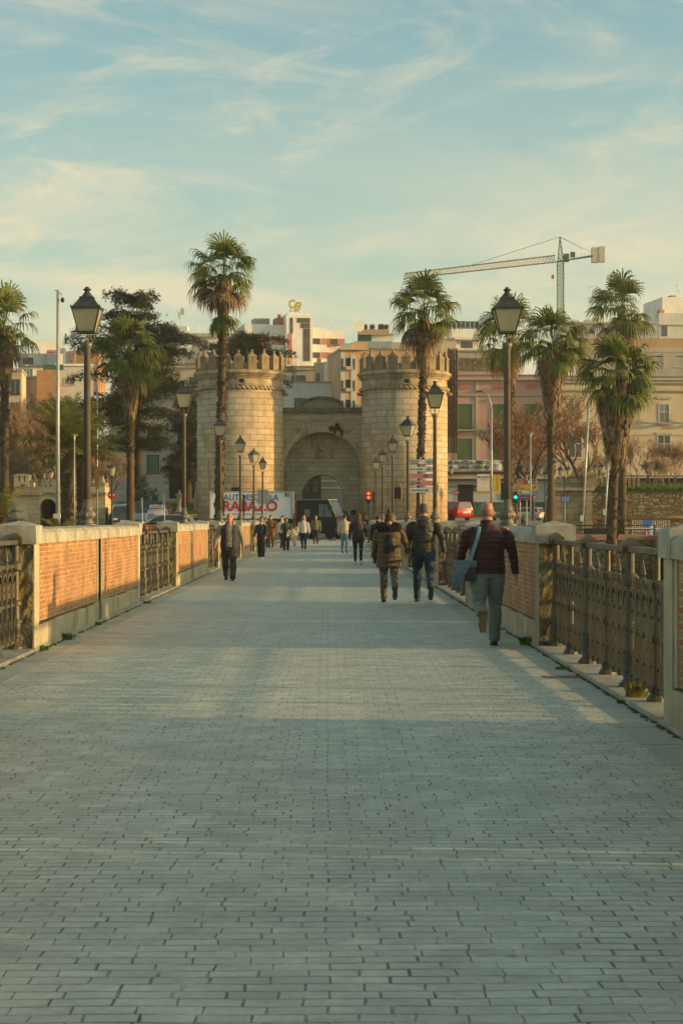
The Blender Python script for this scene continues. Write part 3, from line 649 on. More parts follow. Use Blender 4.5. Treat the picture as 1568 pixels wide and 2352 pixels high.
# inner wall with the small passage arch
cxs = L(740.5); r2 = 47.7 * (TY + 1.5) / F; zs2 = pz(1137.5, TY + 1.5)
m = MB(); arch_wall(m, G0 - 1, G1 + 1, -.5, zt - .3, cxs, zs2, r2, 1.302, 5.5); m.build('inner_wall', M['gatestone'], gate)
m = MB(); ring(m, cxs, zs2, r2, 83 * (TY + 1.5) / F, 1.24, 1.31, 15, .015); m.build('passage_voussoirs', M['gatestone'], gate)
m = MB(); m.box(L(715), L(765), 1.16, 1.3, pz(1052, TY), pz(1004, TY)); m.box(L(722), L(758), 1.10, 1.17, pz(1049, TY), pz(1007, TY)); m.ball((cxs, 1.1, pz(1027, TY)), .42, 12, 8); m.frus(cxs, 1.1, pz(1015, TY), pz(1009, TY), .3, .06, .16, .06)
m.build('stone_coat_of_arms', M['moulding'], gate, rough=.03, cell=.2)
for xd in (686.5, 797 + 120 * 0):
    pass
for xd in (682, 797.5):
    m = MB(); m.lathe([(.001, .10), (.12, .11), (.2, .05), (.30, .05), (.34, .10), (.40, .10), (.42, 0)], seg=20)
    o = m.build('carved_medallion', M['moulding'], gate, (px(xd, TY) - gx + (8 * TY / F if xd < 700 else 12 * TY / F) * 0, -.4, pz(972 + 11, TY))); o.rotation_euler = (R(90), 0, 0)
for xd, s in ((655, 1), (825, -1)):
    m = MB(); x = L(xd); z = pz(1088, TY)
    m.tube([(x - s * .25, -.45, z + .1), (x + s * .18, -.8, z + .1), (x + s * .16, -.8, z - .28), (x - s * .25, -.45, z - .28)], .02, 5); m.box(x, x + .18 * s + .02, -.82, -.78, z - .26, z + .08)
    m.build('iron_bracket', M['lampiron'], gate)
m = MB(); m.box(L(805), L(818), -.5, -.35, pz(1184, TY), pz(1171, TY)); m.build('vent', M['void'], gate)
# dry dark plant clinging over the arch
M['darkplant'] = mat('dry_dark_stems', (.035, .03, .02), .95, .4, 6, 0)
m = MB(); q = random.Random(5)
K = [(854, 622), (900, 640), (935, 640), (955, 600), (975, 575), (1000, 610), (1020, 650), (1050, 690), (1040, 770)]
def KP(p, d=0): return Vector((px((1100 + p[0] * .255) * .5742, TY) - gx, -.5 - d, pz((1550 + p[1] * .255) * .5742, TY)))
for a, b in list(zip(K, K[1:])) + [((940, 650), (938, 730)), ((854, 622), (878, 700)), ((935, 640), (1020, 660)), ((950, 605), (1010, 640)), ((940, 620), (1040, 700)), ((975, 580), (940, 640))]:
    A, B = KP(a), KP(b)
    m.tube([A, (A + B) / 2 + Vector((q.uniform(-.05, .05), -.06, q.uniform(-.05, .05))), B], [.07, .09, .05], 6)
    for _ in range(26):
        p = A.lerp(B, q.random()) + Vector((q.gauss(0, .07), q.uniform(-.1, .05), q.gauss(0, .07))); d = Vector((q.gauss(0, .09), q.gauss(0, .05), q.gauss(-.05, .09)))
        m.quad(p - Vector((.03, 0, 0)), p + Vector((.03, 0, 0)), p + d)
tag(m.build('climbing_plant', M['darkplant'], loc=(gx, TY, 0)), 'dark dried plant clinging to the gate wall over the right side of the arch', 'plant')

# ---------------------------------------------------------------- buildings
def wallm(name, c, var=.1, stain=None, sc_=.25, bump=.15):
    return mat(name, c, .9, var, sc_, bump, 8, .02, stain=stain or tuple(v * .72 for v in c), st_sc=.35, st_s3=(1, 1, .45), st_lo=.52, st_hi=.8)
M['white'] = wallm('white_render', (.80, .76, .67)); M['whitecool'] = wallm('pale_grey_render', (.58, .57, .51)); M['cream'] = wallm('cream_render', (.60, .48, .31))
M['beige'] = wallm('beige_render', (.54, .45, .33)); M['tan'] = wallm('tan_render', (.60, .38, .20)); M['pink'] = wallm('pink_facade', (.62, .36, .27)); M['orange'] = wallm('orange_band', (.55, .22, .13))
M['palestone'] = brickmat('pale_stone_cladding', (.42, .38, .31), (.46, .42, .34), (.27, .24, .19), 1.6, .75, .02, var=.1, bump=.15, stain=(.30, .27, .21), st_sc=.3)
M['townbrick'] = brickmat('town_brick', (.40, .20, .09), (.46, .25, .12), (.34, .25, .15), .5, .14, .02, var=.22, bump=.2)
M['glass'] = mat('window_glass', (.045, .055, .055), .12, .3, .5, 0, spec=.8); M['paleglass'] = mat('pale_window', (.16, .19, .17), .2, .2, .4, 0, spec=.6)
M['frame'] = flat('window_frame_paint', (.55, .52, .45), .6); M['darkframe'] = flat('dark_window_frame', (.05, .045, .04), .6)
M['greenpane'] = mat('green_glazing', (.09, .15, .10), .4, .2, .6, 0)
M['sill'] = flat('stone_sill', (.45, .40, .30), .8)
def shuttermat(name, c):
    m, n, l, b = newmat(name); setp(b, .7, 0, .3)
    tc = N(n, 'ShaderNodeTexCoord'); wv = N(n, 'ShaderNodeTexWave', bands_direction='X'); wv.inputs['Scale'].default_value = 2.2; l.new(tc.outputs['Object'], wv.inputs[0])
    o = mixc(n, l, mapr(n, l, wv.outputs[1], .1, .35), tuple(v * .5 for v in c), c); l.new(o, b.inputs['Base Color']); bumpn(n, l, wv.outputs[1], b, .4, .02); return m
M['shutter'] = shuttermat('green_slatted_shutter', (.13, .17, .07))
def tilemat(name, c, c2):
    m, n, l, b = newmat(name); setp(b, .9, 0, .2)
    tc = N(n, 'ShaderNodeTexCoord'); wv = N(n, 'ShaderNodeTexWave', bands_direction='X'); wv.inputs['Scale'].default_value = 1.1; l.new(tc.outputs['Object'], wv.inputs[0])
    o = mixc(n, l, wv.outputs[1], c2, c); o = mixc(n, l, 1.0, o, mapr(n, l, noise_fac(n, l, 3, 4), .3, .7, .7, 1.3), 'MULTIPLY'); l.new(o, b.inputs['Base Color']); bumpn(n, l, wv.outputs[1], b, .8, .08); return m
M['tile'] = tilemat('clay_roof_tiles', (.34, .17, .09), (.14, .07, .04)); M['redtin'] = tilemat('red_corrugated_roof', (.36, .10, .08), (.20, .06, .05)); M['greytile'] = tilemat('old_roof_tiles', (.22, .19, .13), (.10, .09, .07))
WK = {'dark': ('darkframe', 'glass'), 'white': ('frame', 'glass'), 'pale': ('frame', 'paleglass'), 'green': ('sill', 'shutter'), 'greenpane': ('darkframe', 'greenpane'), 'void': ('darkframe', 'void'), 'stone': ('sill', 'glass')}
class Bld:
    def __init__(s, name, label, x0, x1, yt, yb, Y, wall, depth=10, cat='building', rz=0, group=None):
        s.Y = Y; s.xc = px((x0 + x1) / 2, Y); s.zb = pz(yb, Y) ; s.rz = rz; s.k = 1 / math.cos(rz)
        s.t = thing(name, label, cat, (s.xc, Y, s.zb), rz, group)
        s.wall = s.box('wall', wall, x0, x1, yt, yb, 0, depth)
    def X(s, x): return (px(x, s.Y) - s.xc) * s.k
    def Z(s, y): return pz(y, s.Y) - s.zb
    def box(s, name, m_, x0, x1, yt, yb, d0, d1, parent=None, bevel=0):
        m = MB(); m.box(s.X(x0), s.X(x1), d0, d1, s.Z(yb), s.Z(yt)); return m.build(name, M[m_], parent or s.t, bevel=bevel)
    def win(s, x0, x1, y0, y1, kind='dark', mull=1, sill=True, bal=False):
        f, g = WK[kind]; m = MB(); X0, X1, Z0, Z1 = s.X(x0), s.X(x1), s.Z(y1), s.Z(y0); w = min(.12, (X1 - X0) * .12)
        m.box(X0 - w, X0, -.07, .05, Z0, Z1); m.box(X1, X1 + w, -.07, .05, Z0, Z1); m.box(X0 - w, X1 + w, -.08, .05, Z1, Z1 + w)
        if sill: m.box(X0 - w - .08, X1 + w + .08, -.16, .05, Z0 - .12, Z0)
        if kind in ('white', 'pale', 'dark', 'stone'):
            for i in range(mull): xm = X0 + (X1 - X0) * (i + 1) / (mull + 1); m.box(xm - .04, xm + .04, -.035, .01, Z0, Z1)
            if (Z1 - Z0) > 1.4: zm = Z0 + (Z1 - Z0) * .62; m.box(X0, X1, -.034, .009, zm - .04, zm + .04)
        o = m.build('window', M[f], s.t)
        m = MB(); m.box(X0 + .001, X1 - .001, -.02, .04, Z0 + .001, Z1 - .001); m.build('pane', M[g], o)
        if bal: s.balcony(x0 - 3, x1 + 3, y1)
        return o
    def balcony(s, x0, x1, yb, h=1.0, d=.8, matn='lampiron'):
        m = MB(); X0, X1, Z0 = s.X(x0), s.X(x1), s.Z(yb); m.box(X0, X1, -d, 0, Z0 - .14, Z0 - .02); b = m.build('balcony', M['sill'], s.t)
        m = MB(); n = max(4, int((X1 - X0) / .16))
        for i in range(n + 1): x = X0 + (X1 - X0) * i / n; m.box(x - .012, x + .012, -d + .02, -d + .045, Z0 - .02, Z0 + h)
        m.box(X0, X1, -d + .015, -d + .05, Z0 + h, Z0 + h + .04); m.build('railing', M[matn], b)
    def roof(s, x0, x1, yt, yb, d0, d1, m_='tile', over=.3):
        m = MB(); X0, X1, Z0, Z1 = s.X(x0), s.X(x1), s.Z(yb), s.Z(yt); dm = (d0 + d1) / 2
        m.prism([(d0 - over, Z0), (d1 + over, Z0), (dm, Z1)], X0 - over, X1 + over, 'x'); return m.build('roof', M[m_], s.t)
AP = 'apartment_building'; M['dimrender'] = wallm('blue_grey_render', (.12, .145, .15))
# left
b = Bld(AP, 'cream apartment building at the left edge behind the tall palm', -90, 50, 850, 1160, 235, 'cream', rz=R(6))
for x in (8, 26, 38): b.win(x, x + 7, 872, 905, 'dark'); b.win(x, x + 7, 925, 958, 'dark')
b.box('cornice', 'sill', -90, 52, 847, 852, -.4, 10)
b = Bld(AP, 'white flat roofed apartment building with satellite dishes on the far left skyline', 46, 145, 812, 1000, 275, 'white', rz=R(10))
b.box('stair_tower', 'white', 78, 145, 781, 812, 1, 8); b.win(56, 76, 824, 836, 'dark', 2); b.win(56, 76, 848, 866, 'pale', 2); b.box('slab', 'sill', 46, 120, 838, 842, -.6, 0)
b.box('red_chimney', 'orange', 110, 124, 808, 836, -1.5, -.2); b.box('red_chimney_cap', 'orange', 108, 130, 806, 811, -1.7, 0)
for dx, dy, r in ((146, 806, .55), (122, 828, .95)):
    m = MB(); m.lathe([(.001, 0), (r * .6, .06), (r, .22)], seg=14); o = m.build('satellite_dish', M['whitecool'], b.t, (b.X(dx), -1.9 if dx < 130 else 1, b.Z(dy))); o.rotation_euler = (R(80), 0, R(-30))
b = Bld(AP, 'old brick house with blank orange side wall and green netting on its roof', 86, 132, 850, 1120, 245, 'townbrick', 12, rz=R(8))
b.box('lower_wing', 'beige', 48, 86, 866, 1120, 1.5, 12); b.box('roof_ledge', 'sill', 48, 87, 862, 867, 1.2, 4); m = MB()
m.box(b.X(100), b.X(146), .5, .6, b.Z(849), b.Z(837)); M['net'] = mat('green_net', (.05, .13, .07), .9, .2, 5, 0); m.build('green_netting', M['net'], b.t); b.win(70, 76, 905, 925, 'dark')
b = Bld(AP, 'pale grey rendered building with one window left of the big cedar', 132, 215, 840, 1130, 250, 'whitecool', 10, rz=R(8))
b.win(150, 172, 869, 884, 'pale', 1); b.win(161, 167, 926, 942, 'void'); b.box('parapet', 'white', 132, 216, 836, 841, -.25, .3)
b = Bld(AP, 'building with bare orange brick upper wall showing behind the near left lamp post', 161, 226, 806, 900, 290, 'townbrick', 10)
b.box('white_side', 'whitecool', 140, 161, 806, 900, .5, 10)
b = Bld(AP, 'grey flat roofed block with phone mast and brown rooftop room behind the cedar', 363, 545, 768, 900, 310, 'whitecool', 12)
b.box('roof_ledge', 'beige', 361, 545, 766, 774, -.5, 1); b.box('rooftop_room', 'townbrick', 372, 412, 749, 767, 2, 7); b.box('lift_housing', 'white', 406, 430, 748, 767, 1, 5)
for i in range(6): b.box('louvre', 'sill', 450, 476, 777 + i * 3, 778.6 + i * 3, -.7, -.1)
b.box('terrace', 'white', 384, 440, 792, 812, -2, 0); b.box('upper_floor', 'white', 478, 545, 782, 860, -1, 0); M['awning'] = mat('yellow_awning', (.6, .40, .05), .8, .1, 3, 0); b.box('awning', 'awning', 399, 405, 796, 806, -2.4, -2.05); b.win(420, 430, 798, 806, 'dark')
m = MB(); zz = b.Z(747); xx = b.X(413); m.tube([(xx, 3, zz), (xx, 3, b.Z(702))], .07, 6)
for z in (704, 712): m.box(xx + .1, xx + .55, 2.8, 3.1, b.Z(z + 14), b.Z(z)) if z == 704 else m.box(xx - .5, xx - .2, 2.8, 3.1, b.Z(z + 12), b.Z(z))
m.tube([(xx, 3, b.Z(725)), (xx - 2.5, 3, b.Z(747))], .03, 4); m.build('phone_mast', M['whitecool'], b.t)
b = Bld(AP, 'beige building with red tiled roof between cedar and left gate tower', 363, 468, 842, 1000, 262, 'beige', 10); b.roof(360, 470, 826, 843, 0, 10)
for x in (382, 437): b.win(x, x + 15, 868, 880, 'dark')
b.box('eave', 'sill', 360, 470, 842, 845, -.5, .2)
b = Bld('stone_building', 'pale stone clad building with tall dark windows behind the cedar and lawn', 250, 462, 905, 1152, 228, 'palestone', 14)
for x in (272, 341, 411): b.win(x, x + 23, 982, 1034, 'dark', 1)
b.win(340, 364, 1047, 1086, 'greenpane'); b.win(411, 435, 1047, 1086, 'greenpane'); b.win(292, 315, 1047, 1086, 'greenpane')
b.box('dark_portico', 'void', 389, 460, 1087, 1145, -.05, .3); b.box('string_course', 'sill', 250, 462, 1085.5, 1087, -.1, 0); b.box('orange_panel', 'orange', 316, 339, 1088, 1094, -.1, 0); b.box('ochre_floor', 'beige', 248, 464, 905, 912, -.4, 14)
# centre
b = Bld('office_block', 'white office block with orange window bands and yellow roof sign', 561, 790, 757, 960, 335, 'white', 14, rz=R(11))
b.box('left_bay', 'white', 561, 618, 747, 770, -1, 12); b.box('middle_bay', 'white', 617, 664, 749, 960, -1.6, 10)
b.box('stair_tower', 'white', 651, 711, 726, 960, -3.0, 8); b.box('right_bay', 'white', 707, 748, 752, 960, -1.0, 6); b.box('tower_top', 'white', 656, 706, 722, 727, -2.8, 7)
b.box('brick_chimney', 'orange', 633, 651, 731, 750, 0, 3); b.box('chimney_pot', 'orange', 641, 647, 721, 732, .8, 1.8)
for x0, x1 in ((561, 617), (618, 650)):
    b.box('orange_band', 'orange', x0 + 2, x1, 775, 781 + 14, -1.65, -.9); b.win(x0 + 22, x0 + 24 + 18, 776, 795, 'dark', 1, False)
for yy in (777, 809):
    b.box('orange_band', 'orange', 708, 789, yy, yy + 14, -1.06, -.0); 
    for x in (714, 755): b.box('grey_window', 'glass', x, x + 18, yy + 1, yy + 13, -1.12, -1.0); b.box('white_mullion', 'frame', x - 2, x - .5, yy, yy + 14, -1.14, -1.0); b.box('white_mullion', 'frame', x + 18.5, x + 20, yy, yy + 14, -1.14, -1.0)
M['smoke'] = mat('smoked_glazing', (.10, .09, .07), .35, .3, .4, 0)
b.box('dark_glazing', 'smoke', 676, 705, 734, 745, -3.08, -2.9); b.box('dark_glazing', 'smoke', 684, 705, 746, 757, -3.08, -2.9); b.box('dark_glazing', 'smoke', 690, 705, 758, 832, -3.08, -2.9); b.box('dark_glazing', 'smoke', 660, 666, 734, 770, -3.08, -2.9); b.box('orange_stripe', 'orange', 655, 664, 770, 840, -3.06, -2.9)
b.box('louvre_plant_box', 'beige', 587, 622, 731, 748, 1, 5)
for i in range(5): b.box('louvre', 'sill', 590, 619, 733 + i * 3, 734.4 + i * 3, .8, 1)
M['cbyellow'] = flat('yellow_sign_letters', (.72, .50, .02), .5)
sg = thing('roof_sign', 'yellow outline letters C and B standing on the white office block roof', 'sign', (px(677, 334), 334, pz(722, 334)))
def SG(x, y): return ((x - 677) * 334 / F, (722 - y) * 334 / F)
m = MB()
def stroke(m, pts, w, y0=-.15, y1=.15):
    for a, b_ in zip(pts, pts[1:]):
        A, B = Vector(SG(*a)), Vector(SG(*b_)); d = (B - A).normalized(); p = Vector((-d.y, d.x)) * w
        A = A - d * w; B = B + d * w
        m.prism([tuple(A + p), tuple(A - p), tuple(B - p), tuple(B + p)], y0, y1, 'y'); y0 -= .004; y1 += .004
stroke(m, [(676, 691), (669, 690), (665, 694), (665, 702), (669, 706), (676, 706), (677, 703)], .16); m.build('letter_c', M['cbyellow'], sg)
m = MB(); stroke(m, [(679, 700), (678, 710), (685, 711), (688, 707), (684, 704), (690, 701), (689, 696), (680, 696), (681, 703)], .16); m.build('letter_b', M['cbyellow'], sg)
m = MB()
for a, b_ in (((668, 706), (664, 722)), ((676, 706), (680, 722)), ((684, 711), (690, 722)), ((668, 714), (686, 714))):
    A, B = SG(*a), SG(*b_); m.tube([(A[0], 0, A[1]), (B[0], .3, B[1])], .05, 4)
m.build('sign_frame', M['lampiron'], sg)
b = Bld(AP, 'white house with dark framed window behind the top of the arch', 652, 782, 877, 1090, 240, 'white', 12, rz=R(6))
b.win(678, 700, 917, 938, 'dark', 1); b.win(728, 752, 917, 938, 'dark', 1); b.box('ledge', 'sill', 652, 782, 875.5, 878, -.25, .1)
b = Bld(AP, 'ochre flats with red tiled roof below the white office block', 655, 722, 850, 900, 285, 'beige', 9)
b.win(671, 700, 864, 875, 'dark', 2); b.box('ledge', 'sill', 655, 722, 846, 850, -.4, 9); b.roof(664, 722, 834, 846, 1, 9, 'tile')
b = Bld(AP, 'narrow pale block with terrace left of the tan flats', 720, 782, 832, 900, 275, 'beige', 9)
b.box('pale_wing', 'white', 744, 780, 831, 880, -.6, 0); b.box('terracotta_box', 'orange', 727, 737, 822, 832, 1, 3); b.win(727, 733, 858, 872, 'dark', 0)
b = Bld(AP, 'tan apartment block with stacked balconies just left of the right gate tower', 782, 842, 803, 1080, 232, 'tan', 12, rz=R(8))
b.box('grey_side_strip', 'whitecool', 782, 791, 803, 1080, -.03, .3); b.box('grey_strip', 'whitecool', 805, 817, 815, 1080, -.06, .3); b.box('cornice', 'beige', 780, 843, 799, 804, -.5, 12); b.box('roof_room', 'tan', 808, 844, 786, 800, -.2, 8)
M['clearglass'] = mat('balcony_glass', (.34, .38, .36), .15, .1, 1, 0, spec=.6); b.box('glass_screen', 'clearglass', 782, 808, 789, 800, -.3, -.2)
for yy in (822, 872, 918):
    b.box('balcony_recess', 'void', 795, 808, yy, yy + 27, -.05, .2); b.box('window', 'glass', 783.5, 788.5, yy + 2, yy + 27, -.07, 0); b.box('window', 'glass', 809.5, 815, yy + 2, yy + 27, -.09, 0)
    b.box('balcony', 'beige', 793, 809, yy + 20, yy + 28, -.6, .0)
b = Bld(AP, 'flats with green roof terrace and row of air conditioners behind the right tower', 823, 1010, 800, 1000, 262, 'tan', 12)
b.box('penthouse', 'white', 823, 905, 766, 800, 1.5, 9); b.box('roof_block', 'tan', 823, 895, 752, 766, 2.5, 8); b.box('sloped_wing', 'beige', 860, 960, 786, 802, -.2, 8); b.box('top_slab', 'sill', 823, 905, 764, 767, 1, 9)
b.box('green_screen', 'net', 822, 853, 765, 783, 1.2, 1.4); b.box('glass_screen', 'clearglass', 815, 900, 784, 800, -.3, -.2)
for i, x in enumerate((833, 850, 870, 882)):
    o = b.box('air_conditioner', 'whitecool' if i != 2 else 'darkframe', x, x + 12, 739, 752, 3, 5); m = MB(); m.lathe([(.34, 0), (.34, .04)], (0, 0, 0), 12); f = m.build('fan_grille', M['darkframe'], o, (b.X(x + 6), 2.96, b.Z(746))); f.rotation_euler = (R(90), 0, 0)
m = MB(); m.lathe([(.001, 0), (.5, .07), (.8, .25)], seg=14); o = m.build('satellite_dish', M['whitecool'], b.t, (b.X(824), 2, b.Z(747))); o.rotation_euler = (R(80), 0, R(20))
# right
b = Bld(AP, 'white flats with dark solar panels along the roof right of the middle palm', 1010, 1110, 758, 860, 300, 'white', 10, rz=R(8))
b.box('left_wing', 'beige', 1010, 1045, 780, 860, -.8, 0); b.box('terrace_slab', 'white', 1040, 1110, 775, 781, -1.2, 0); b.box('window', 'glass', 1058, 1085, 784, 799, -.05, .1)
m = MB()
for i in range(9): m.cbox((b.X(1025 + i * 9.5), 2, b.Z(743)), (.66, .06, 1.45), rx=R(-25))
m.build('solar_panels', M['glass'], b.t); m = MB(); m.box(b.X(1020), b.X(1108), 1.7, 1.8, b.Z(752), b.Z(750)); m.box(b.X(1020), b.X(1108), 2.3, 2.4, b.Z(736), b.Z(735)); 
for i in range(9): x = b.X(1020 + i * 10.5); m.box(x, x + .08, 1.6, 1.7, b.Z(758), b.Z(736))
m.build('panel_frames', M['frame'], b.t)
b = Bld('ruined_wall', 'weathered masonry gable with peeling render above the pink house roof', 1052, 1190, 806, 880, 240, 'beige', 3, 'wall')
b.box('peeling_band', 'rubble', 1052, 1190, 822, 852, -.08, .3); b.box('flat_cap', 'sill', 1050, 1192, 803, 807, -.2, 3.2)
b = Bld('pink_house', 'faded pink house with green shutters and a snack bar at street level', 1026, 1262, 868, 1190, 216, 'pink', 14)
b.roof(1026, 1262, 849, 868, 0, 14, 'redtin'); b.box('cornice', 'sill', 1024, 1264, 866, 873, -.5, 0); b.box('string_course', 'sill', 1026, 1262, 905, 909, -.2, 0); b.box('string_course', 'sill', 1026, 1262, 986, 990, -.2, 0)
for x in (1048, 1130, 1205):
    b.win(x, x + 36, 928, 986, 'green'); b.win(x, x + 36, 1007, 1057, 'green'); b.box('attic_panel', 'orange', x + 4, x + 28, 881, 894, -.06, 0)
    b.balcony(x - 3, x + 39, 987, 1.0, .6)
for x in (1092, 1172, 1250): b.box('pilaster', 'cream', x, x + 6, 873, 1080, -.1, 0)
b.box('canopy_beam', 'darkframe', 1024, 1264, 1084, 1089, -1.2, 0); b.box('canopy_fascia', 'beige', 1024, 1264, 1090, 1100, -1.0, 0); b.box('canopy_beam', 'darkframe', 1024, 1264, 1101, 1104, -1.1, 0)
b.box('shop_front', 'whitecool', 1024, 1264, 1105, 1160, -.12, 0); b.box('green_plinth', 'net', 1054, 1264, 1153, 1186, -.16, 0)
b.box('shop_door', 'void', 1051, 1086, 1113, 1186, -.2, 0); b.box('arcade', 'void', 1190, 1222, 1110, 1186, -.2, 0); b.box('shop_window', 'void', 1150, 1176, 1110, 1148, -.2, 0)
PH = b
b = Bld('mansion', 'long cream neoclassical building with tall windows at the right edge', 1262, 1640, 872, 1185, 216, 'cream', 14, rz=R(5))
b.roof(1262, 1640, 852, 870, 0, 14, 'greytile'); 
for y0, y1, d in ((868, 873, .6), (873, 880, .35), (893, 898, .35), (998 - 1, 1000, .1), (968, 971, .12)): b.box('cornice', 'sill', 1262, 1640, y0, y1, -d, 0)
for x in (1306, 1515, 1590): b.win(x, x + 22, 928, 972, 'pale', 1, bal=True); b.box('surround', 'sill', x - 6, x + 28, 910, 916, -.15, 0)
for x in (1305, 1405, 1512, 1590): b.win(x, x + 28, 1000, 1050, 'white', 1); b.box('surround', 'sill', x - 5, x + 33, 993, 998, -.15, 0)
for x in (1305,): b.balcony(x - 3, x + 30, 1052)
b.win(1405, 1428, 928, 972, 'pale', 1)
b.box('dark_ground_floor', 'darkframe', 1350, 1640, 1098, 1150, -.3, 0); b.box('grey_awning', 'whitecool', 1430, 1640, 1088, 1092, -1.6, -.3); b.box('grey_awning', 'whitecool', 1430, 1640, 1096, 1098, -1.6, -.3)
b = Bld(AP, 'ochre penthouse floor with grey windows behind the far right palms', 1345, 1640, 776, 872, 262, 'tan', 10); b.box('band', 'cream', 1345, 1640, 798, 808, -.15, 0); b.box('lower_floor', 'beige', 1345, 1640, 808, 872, -.08, 0)
for x in (1373, 1440, 1495, 1553): b.win(x, x + 24, 819, 842, 'pale', 1)
for x in (1440, 1529): b.box('downpipe', 'sill', x - 6, x - 5, 812, 845, -.2, -.1)
b = Bld(AP, 'long pale grey rooftop storey behind the orange leaved tree', 1290, 1510, 742, 800, 285, 'whitecool', 10); b.box('eave', 'frame', 1290, 1512, 739, 743, -.5, 10); b.win(1350, 1362, 757, 763, 'dark', 0); b.box('chimney', 'orange', 1368, 1378, 727, 740, 1, 3); b.box('wing', 'whitecool', 1345, 1365, 733, 743, 0, 6)
b = Bld(AP, 'white cubic apartment tower on the right edge of the skyline', 1520, 1620, 682, 800, 300, 'white', 10, rz=R(8)); b.box('lower_block', 'whitecool', 1503, 1620, 722, 800, -2, 0); b.box('grey_window', 'glass', 1510, 1522, 752, 775, -2.1, -1.9); b.box('roof_chimney', 'orange', 1545, 1556, 676, 683, 1, 3); b.box('chimney', 'orange', 1507, 1518, 714, 723, -1.5, 0); b.box('ledge', 'sill', 1503, 1620, 752 - 4, 750, -2.3, -2)
# street behind the passage
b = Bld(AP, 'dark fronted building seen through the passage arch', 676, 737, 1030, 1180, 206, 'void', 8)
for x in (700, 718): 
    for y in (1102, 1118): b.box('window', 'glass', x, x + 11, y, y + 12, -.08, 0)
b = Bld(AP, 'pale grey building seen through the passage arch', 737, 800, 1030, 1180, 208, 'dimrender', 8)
b.box('shadow_line', 'sill', 737, 800, 1120, 1122, -.1, 0); b.box('shadow_line', 'sill', 737, 800, 1104, 1106, -.1, 0)  # pale bands standing proud of the grey wall
# ---------------------------------------------------------------- fort wall on the right, small gatehouse on the left
FY = 150.0
t = thing('fort_wall', 'rubble fortress wall with ashlar corner pier and grass growing along its top', 'wall', (px(1357, FY), FY, 0)); fx = t.location.x
def FX(x): return px(x, FY) - fx
def fb(nm, m_, x0, x1, yt, yb, d0, d1, **k): m = MB(); m.box(FX(x0), FX(x1), d0, d1, pz(yb, FY), pz(yt, FY)); return m.build(nm, M[m_] if isinstance(m_, str) else m_, t, **k)
M['fortash'] = brickmat('fort_ashlar', (.30, .25, .155), (.37, .30, .19), (.16, .125, .07), 1.0, .5, .025, var=.18, bump=.5, stain=(.13, .105, .06), st_sc=.8, st_lo=.5, st_hi=.7)
fb('rubble_face', 'rubble', 1357, 1750, 1131, 1240, 0, 3); fb('ashlar_corner', 'fortash', 1273, 1357, 1125, 1240, -.3, 6); fb('pilaster', M['fortash'], 1341, 1358, 1131, 1240, -.55, 1)
fb('cornice', 'moulding', 1271, 1362, 1120, 1127, -.8, 6); m = MB(); m.tube([(FX(1360), -.05, pz(1189, FY)), (FX(1750), -.05, pz(1189, FY))], .16, 8); m.build('brick_torus', M['townbrick'], t, smooth=True)
fb('parapet', 'fortash', 1273, 1345, 1100, 1120, 0, 1.2)
fb('corner_turret', 'merlon', 1338, 1368, 1092, 1122, -.4, 1.2); fb('turret_cap', 'merlon', 1336, 1370, 1087, 1093, -.5, 1.3)
for i in range(10): fb('merlon', 'merlon', 1372 + i * 10.5, 1379 + i * 10.5, 1097, 1118, .8, 1.3)
for i in range(5): fb('merlon', 'merlon', 1280 + i * 12, 1287 + i * 12, 1094, 1101, .2, .9)
m = MB(); m.box(FX(1357), FX(1750), -.05, 6, pz(1131.5, FY), pz(1128, FY)); tag(m.build('fort_top_ground', M['bank'], loc=(fx, FY, 0)), kind='structure')
grass('grass_top', (px(1359, FY), px(1640, FY), FY, FY + 3.5, lambda x, y: pz(1128.5, FY) + .12 * (y - FY)), 9000, .42, 'bright green grass and yellow weeds on top of the fortress wall', 8, 'grass', .045)
t = thing('gatehouse', 'small sunlit battlemented stone gatehouse with an arched doorway on the left', 'gatehouse', (px(137, FY), FY, 0)); fx = t.location.x
M['sandst'] = brickmat('gatehouse_blocks', (.48, .38, .21), (.56, .45, .26), (.28, .21, .11), .7, .4, .02, var=.14, bump=.4, stain=(.30, .22, .11), st_sc=.7)
M['sandplain'] = mat('gatehouse_render', (.50, .42, .27), .9, .15, 1.2, .3, 15, .01, stain=(.30, .22, .11), st_sc=.9)
cx = FX(112); r_ = 19 * FY / F; zsp = pz(1165, FY)
m = MB(); arch_wall(m, FX(66), FX(163), .0, pz(1135, FY), cx, zsp, r_, 0, 3); m.build('arch_wall', M['sandst'], t)
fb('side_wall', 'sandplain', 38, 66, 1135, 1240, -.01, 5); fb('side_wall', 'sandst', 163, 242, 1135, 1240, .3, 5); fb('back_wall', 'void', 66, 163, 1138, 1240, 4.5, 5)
fb('cornice', 'moulding', 33, 96, 1130, 1137, -.4, 5); fb('cornice', 'moulding', 94, 244, 1131.5, 1136, -.15, 5); fb('attic', 'sandplain', 37, 242, 1118, 1131, -.02, 3)
for x0, x1 in ((35, 46), (49, 58), (61, 70), (72, 77), (82, 87), (97, 103), (109, 115), (121, 129), (140, 148), (156, 162), (170, 177), (184, 190)):
    hi = x1 < 71; fb('merlon', 'sandplain', x0, x1, 1094 if hi else 1104, 1108 if hi else 1119, -.3 if hi else -.05, .6 if hi else .4); fb('merlon_cap', 'sandplain', x0 - 1, x1 + 1, 1091 if hi else 1102, 1094 if hi else 1104.5, -.4 if hi else -.12, .7 if hi else .5)
fb('corner_turret', 'sandplain', 36, 70, 1107, 1118, -.4, 3); fb('turret_top', 'merlon', 38, 68, 1088, 1091, -.2, .6)
for x0, x1 in ((219, 226), (229, 236)): fb('merlon', 'merlon', x0, x1, 1094, 1110, .2, 1)
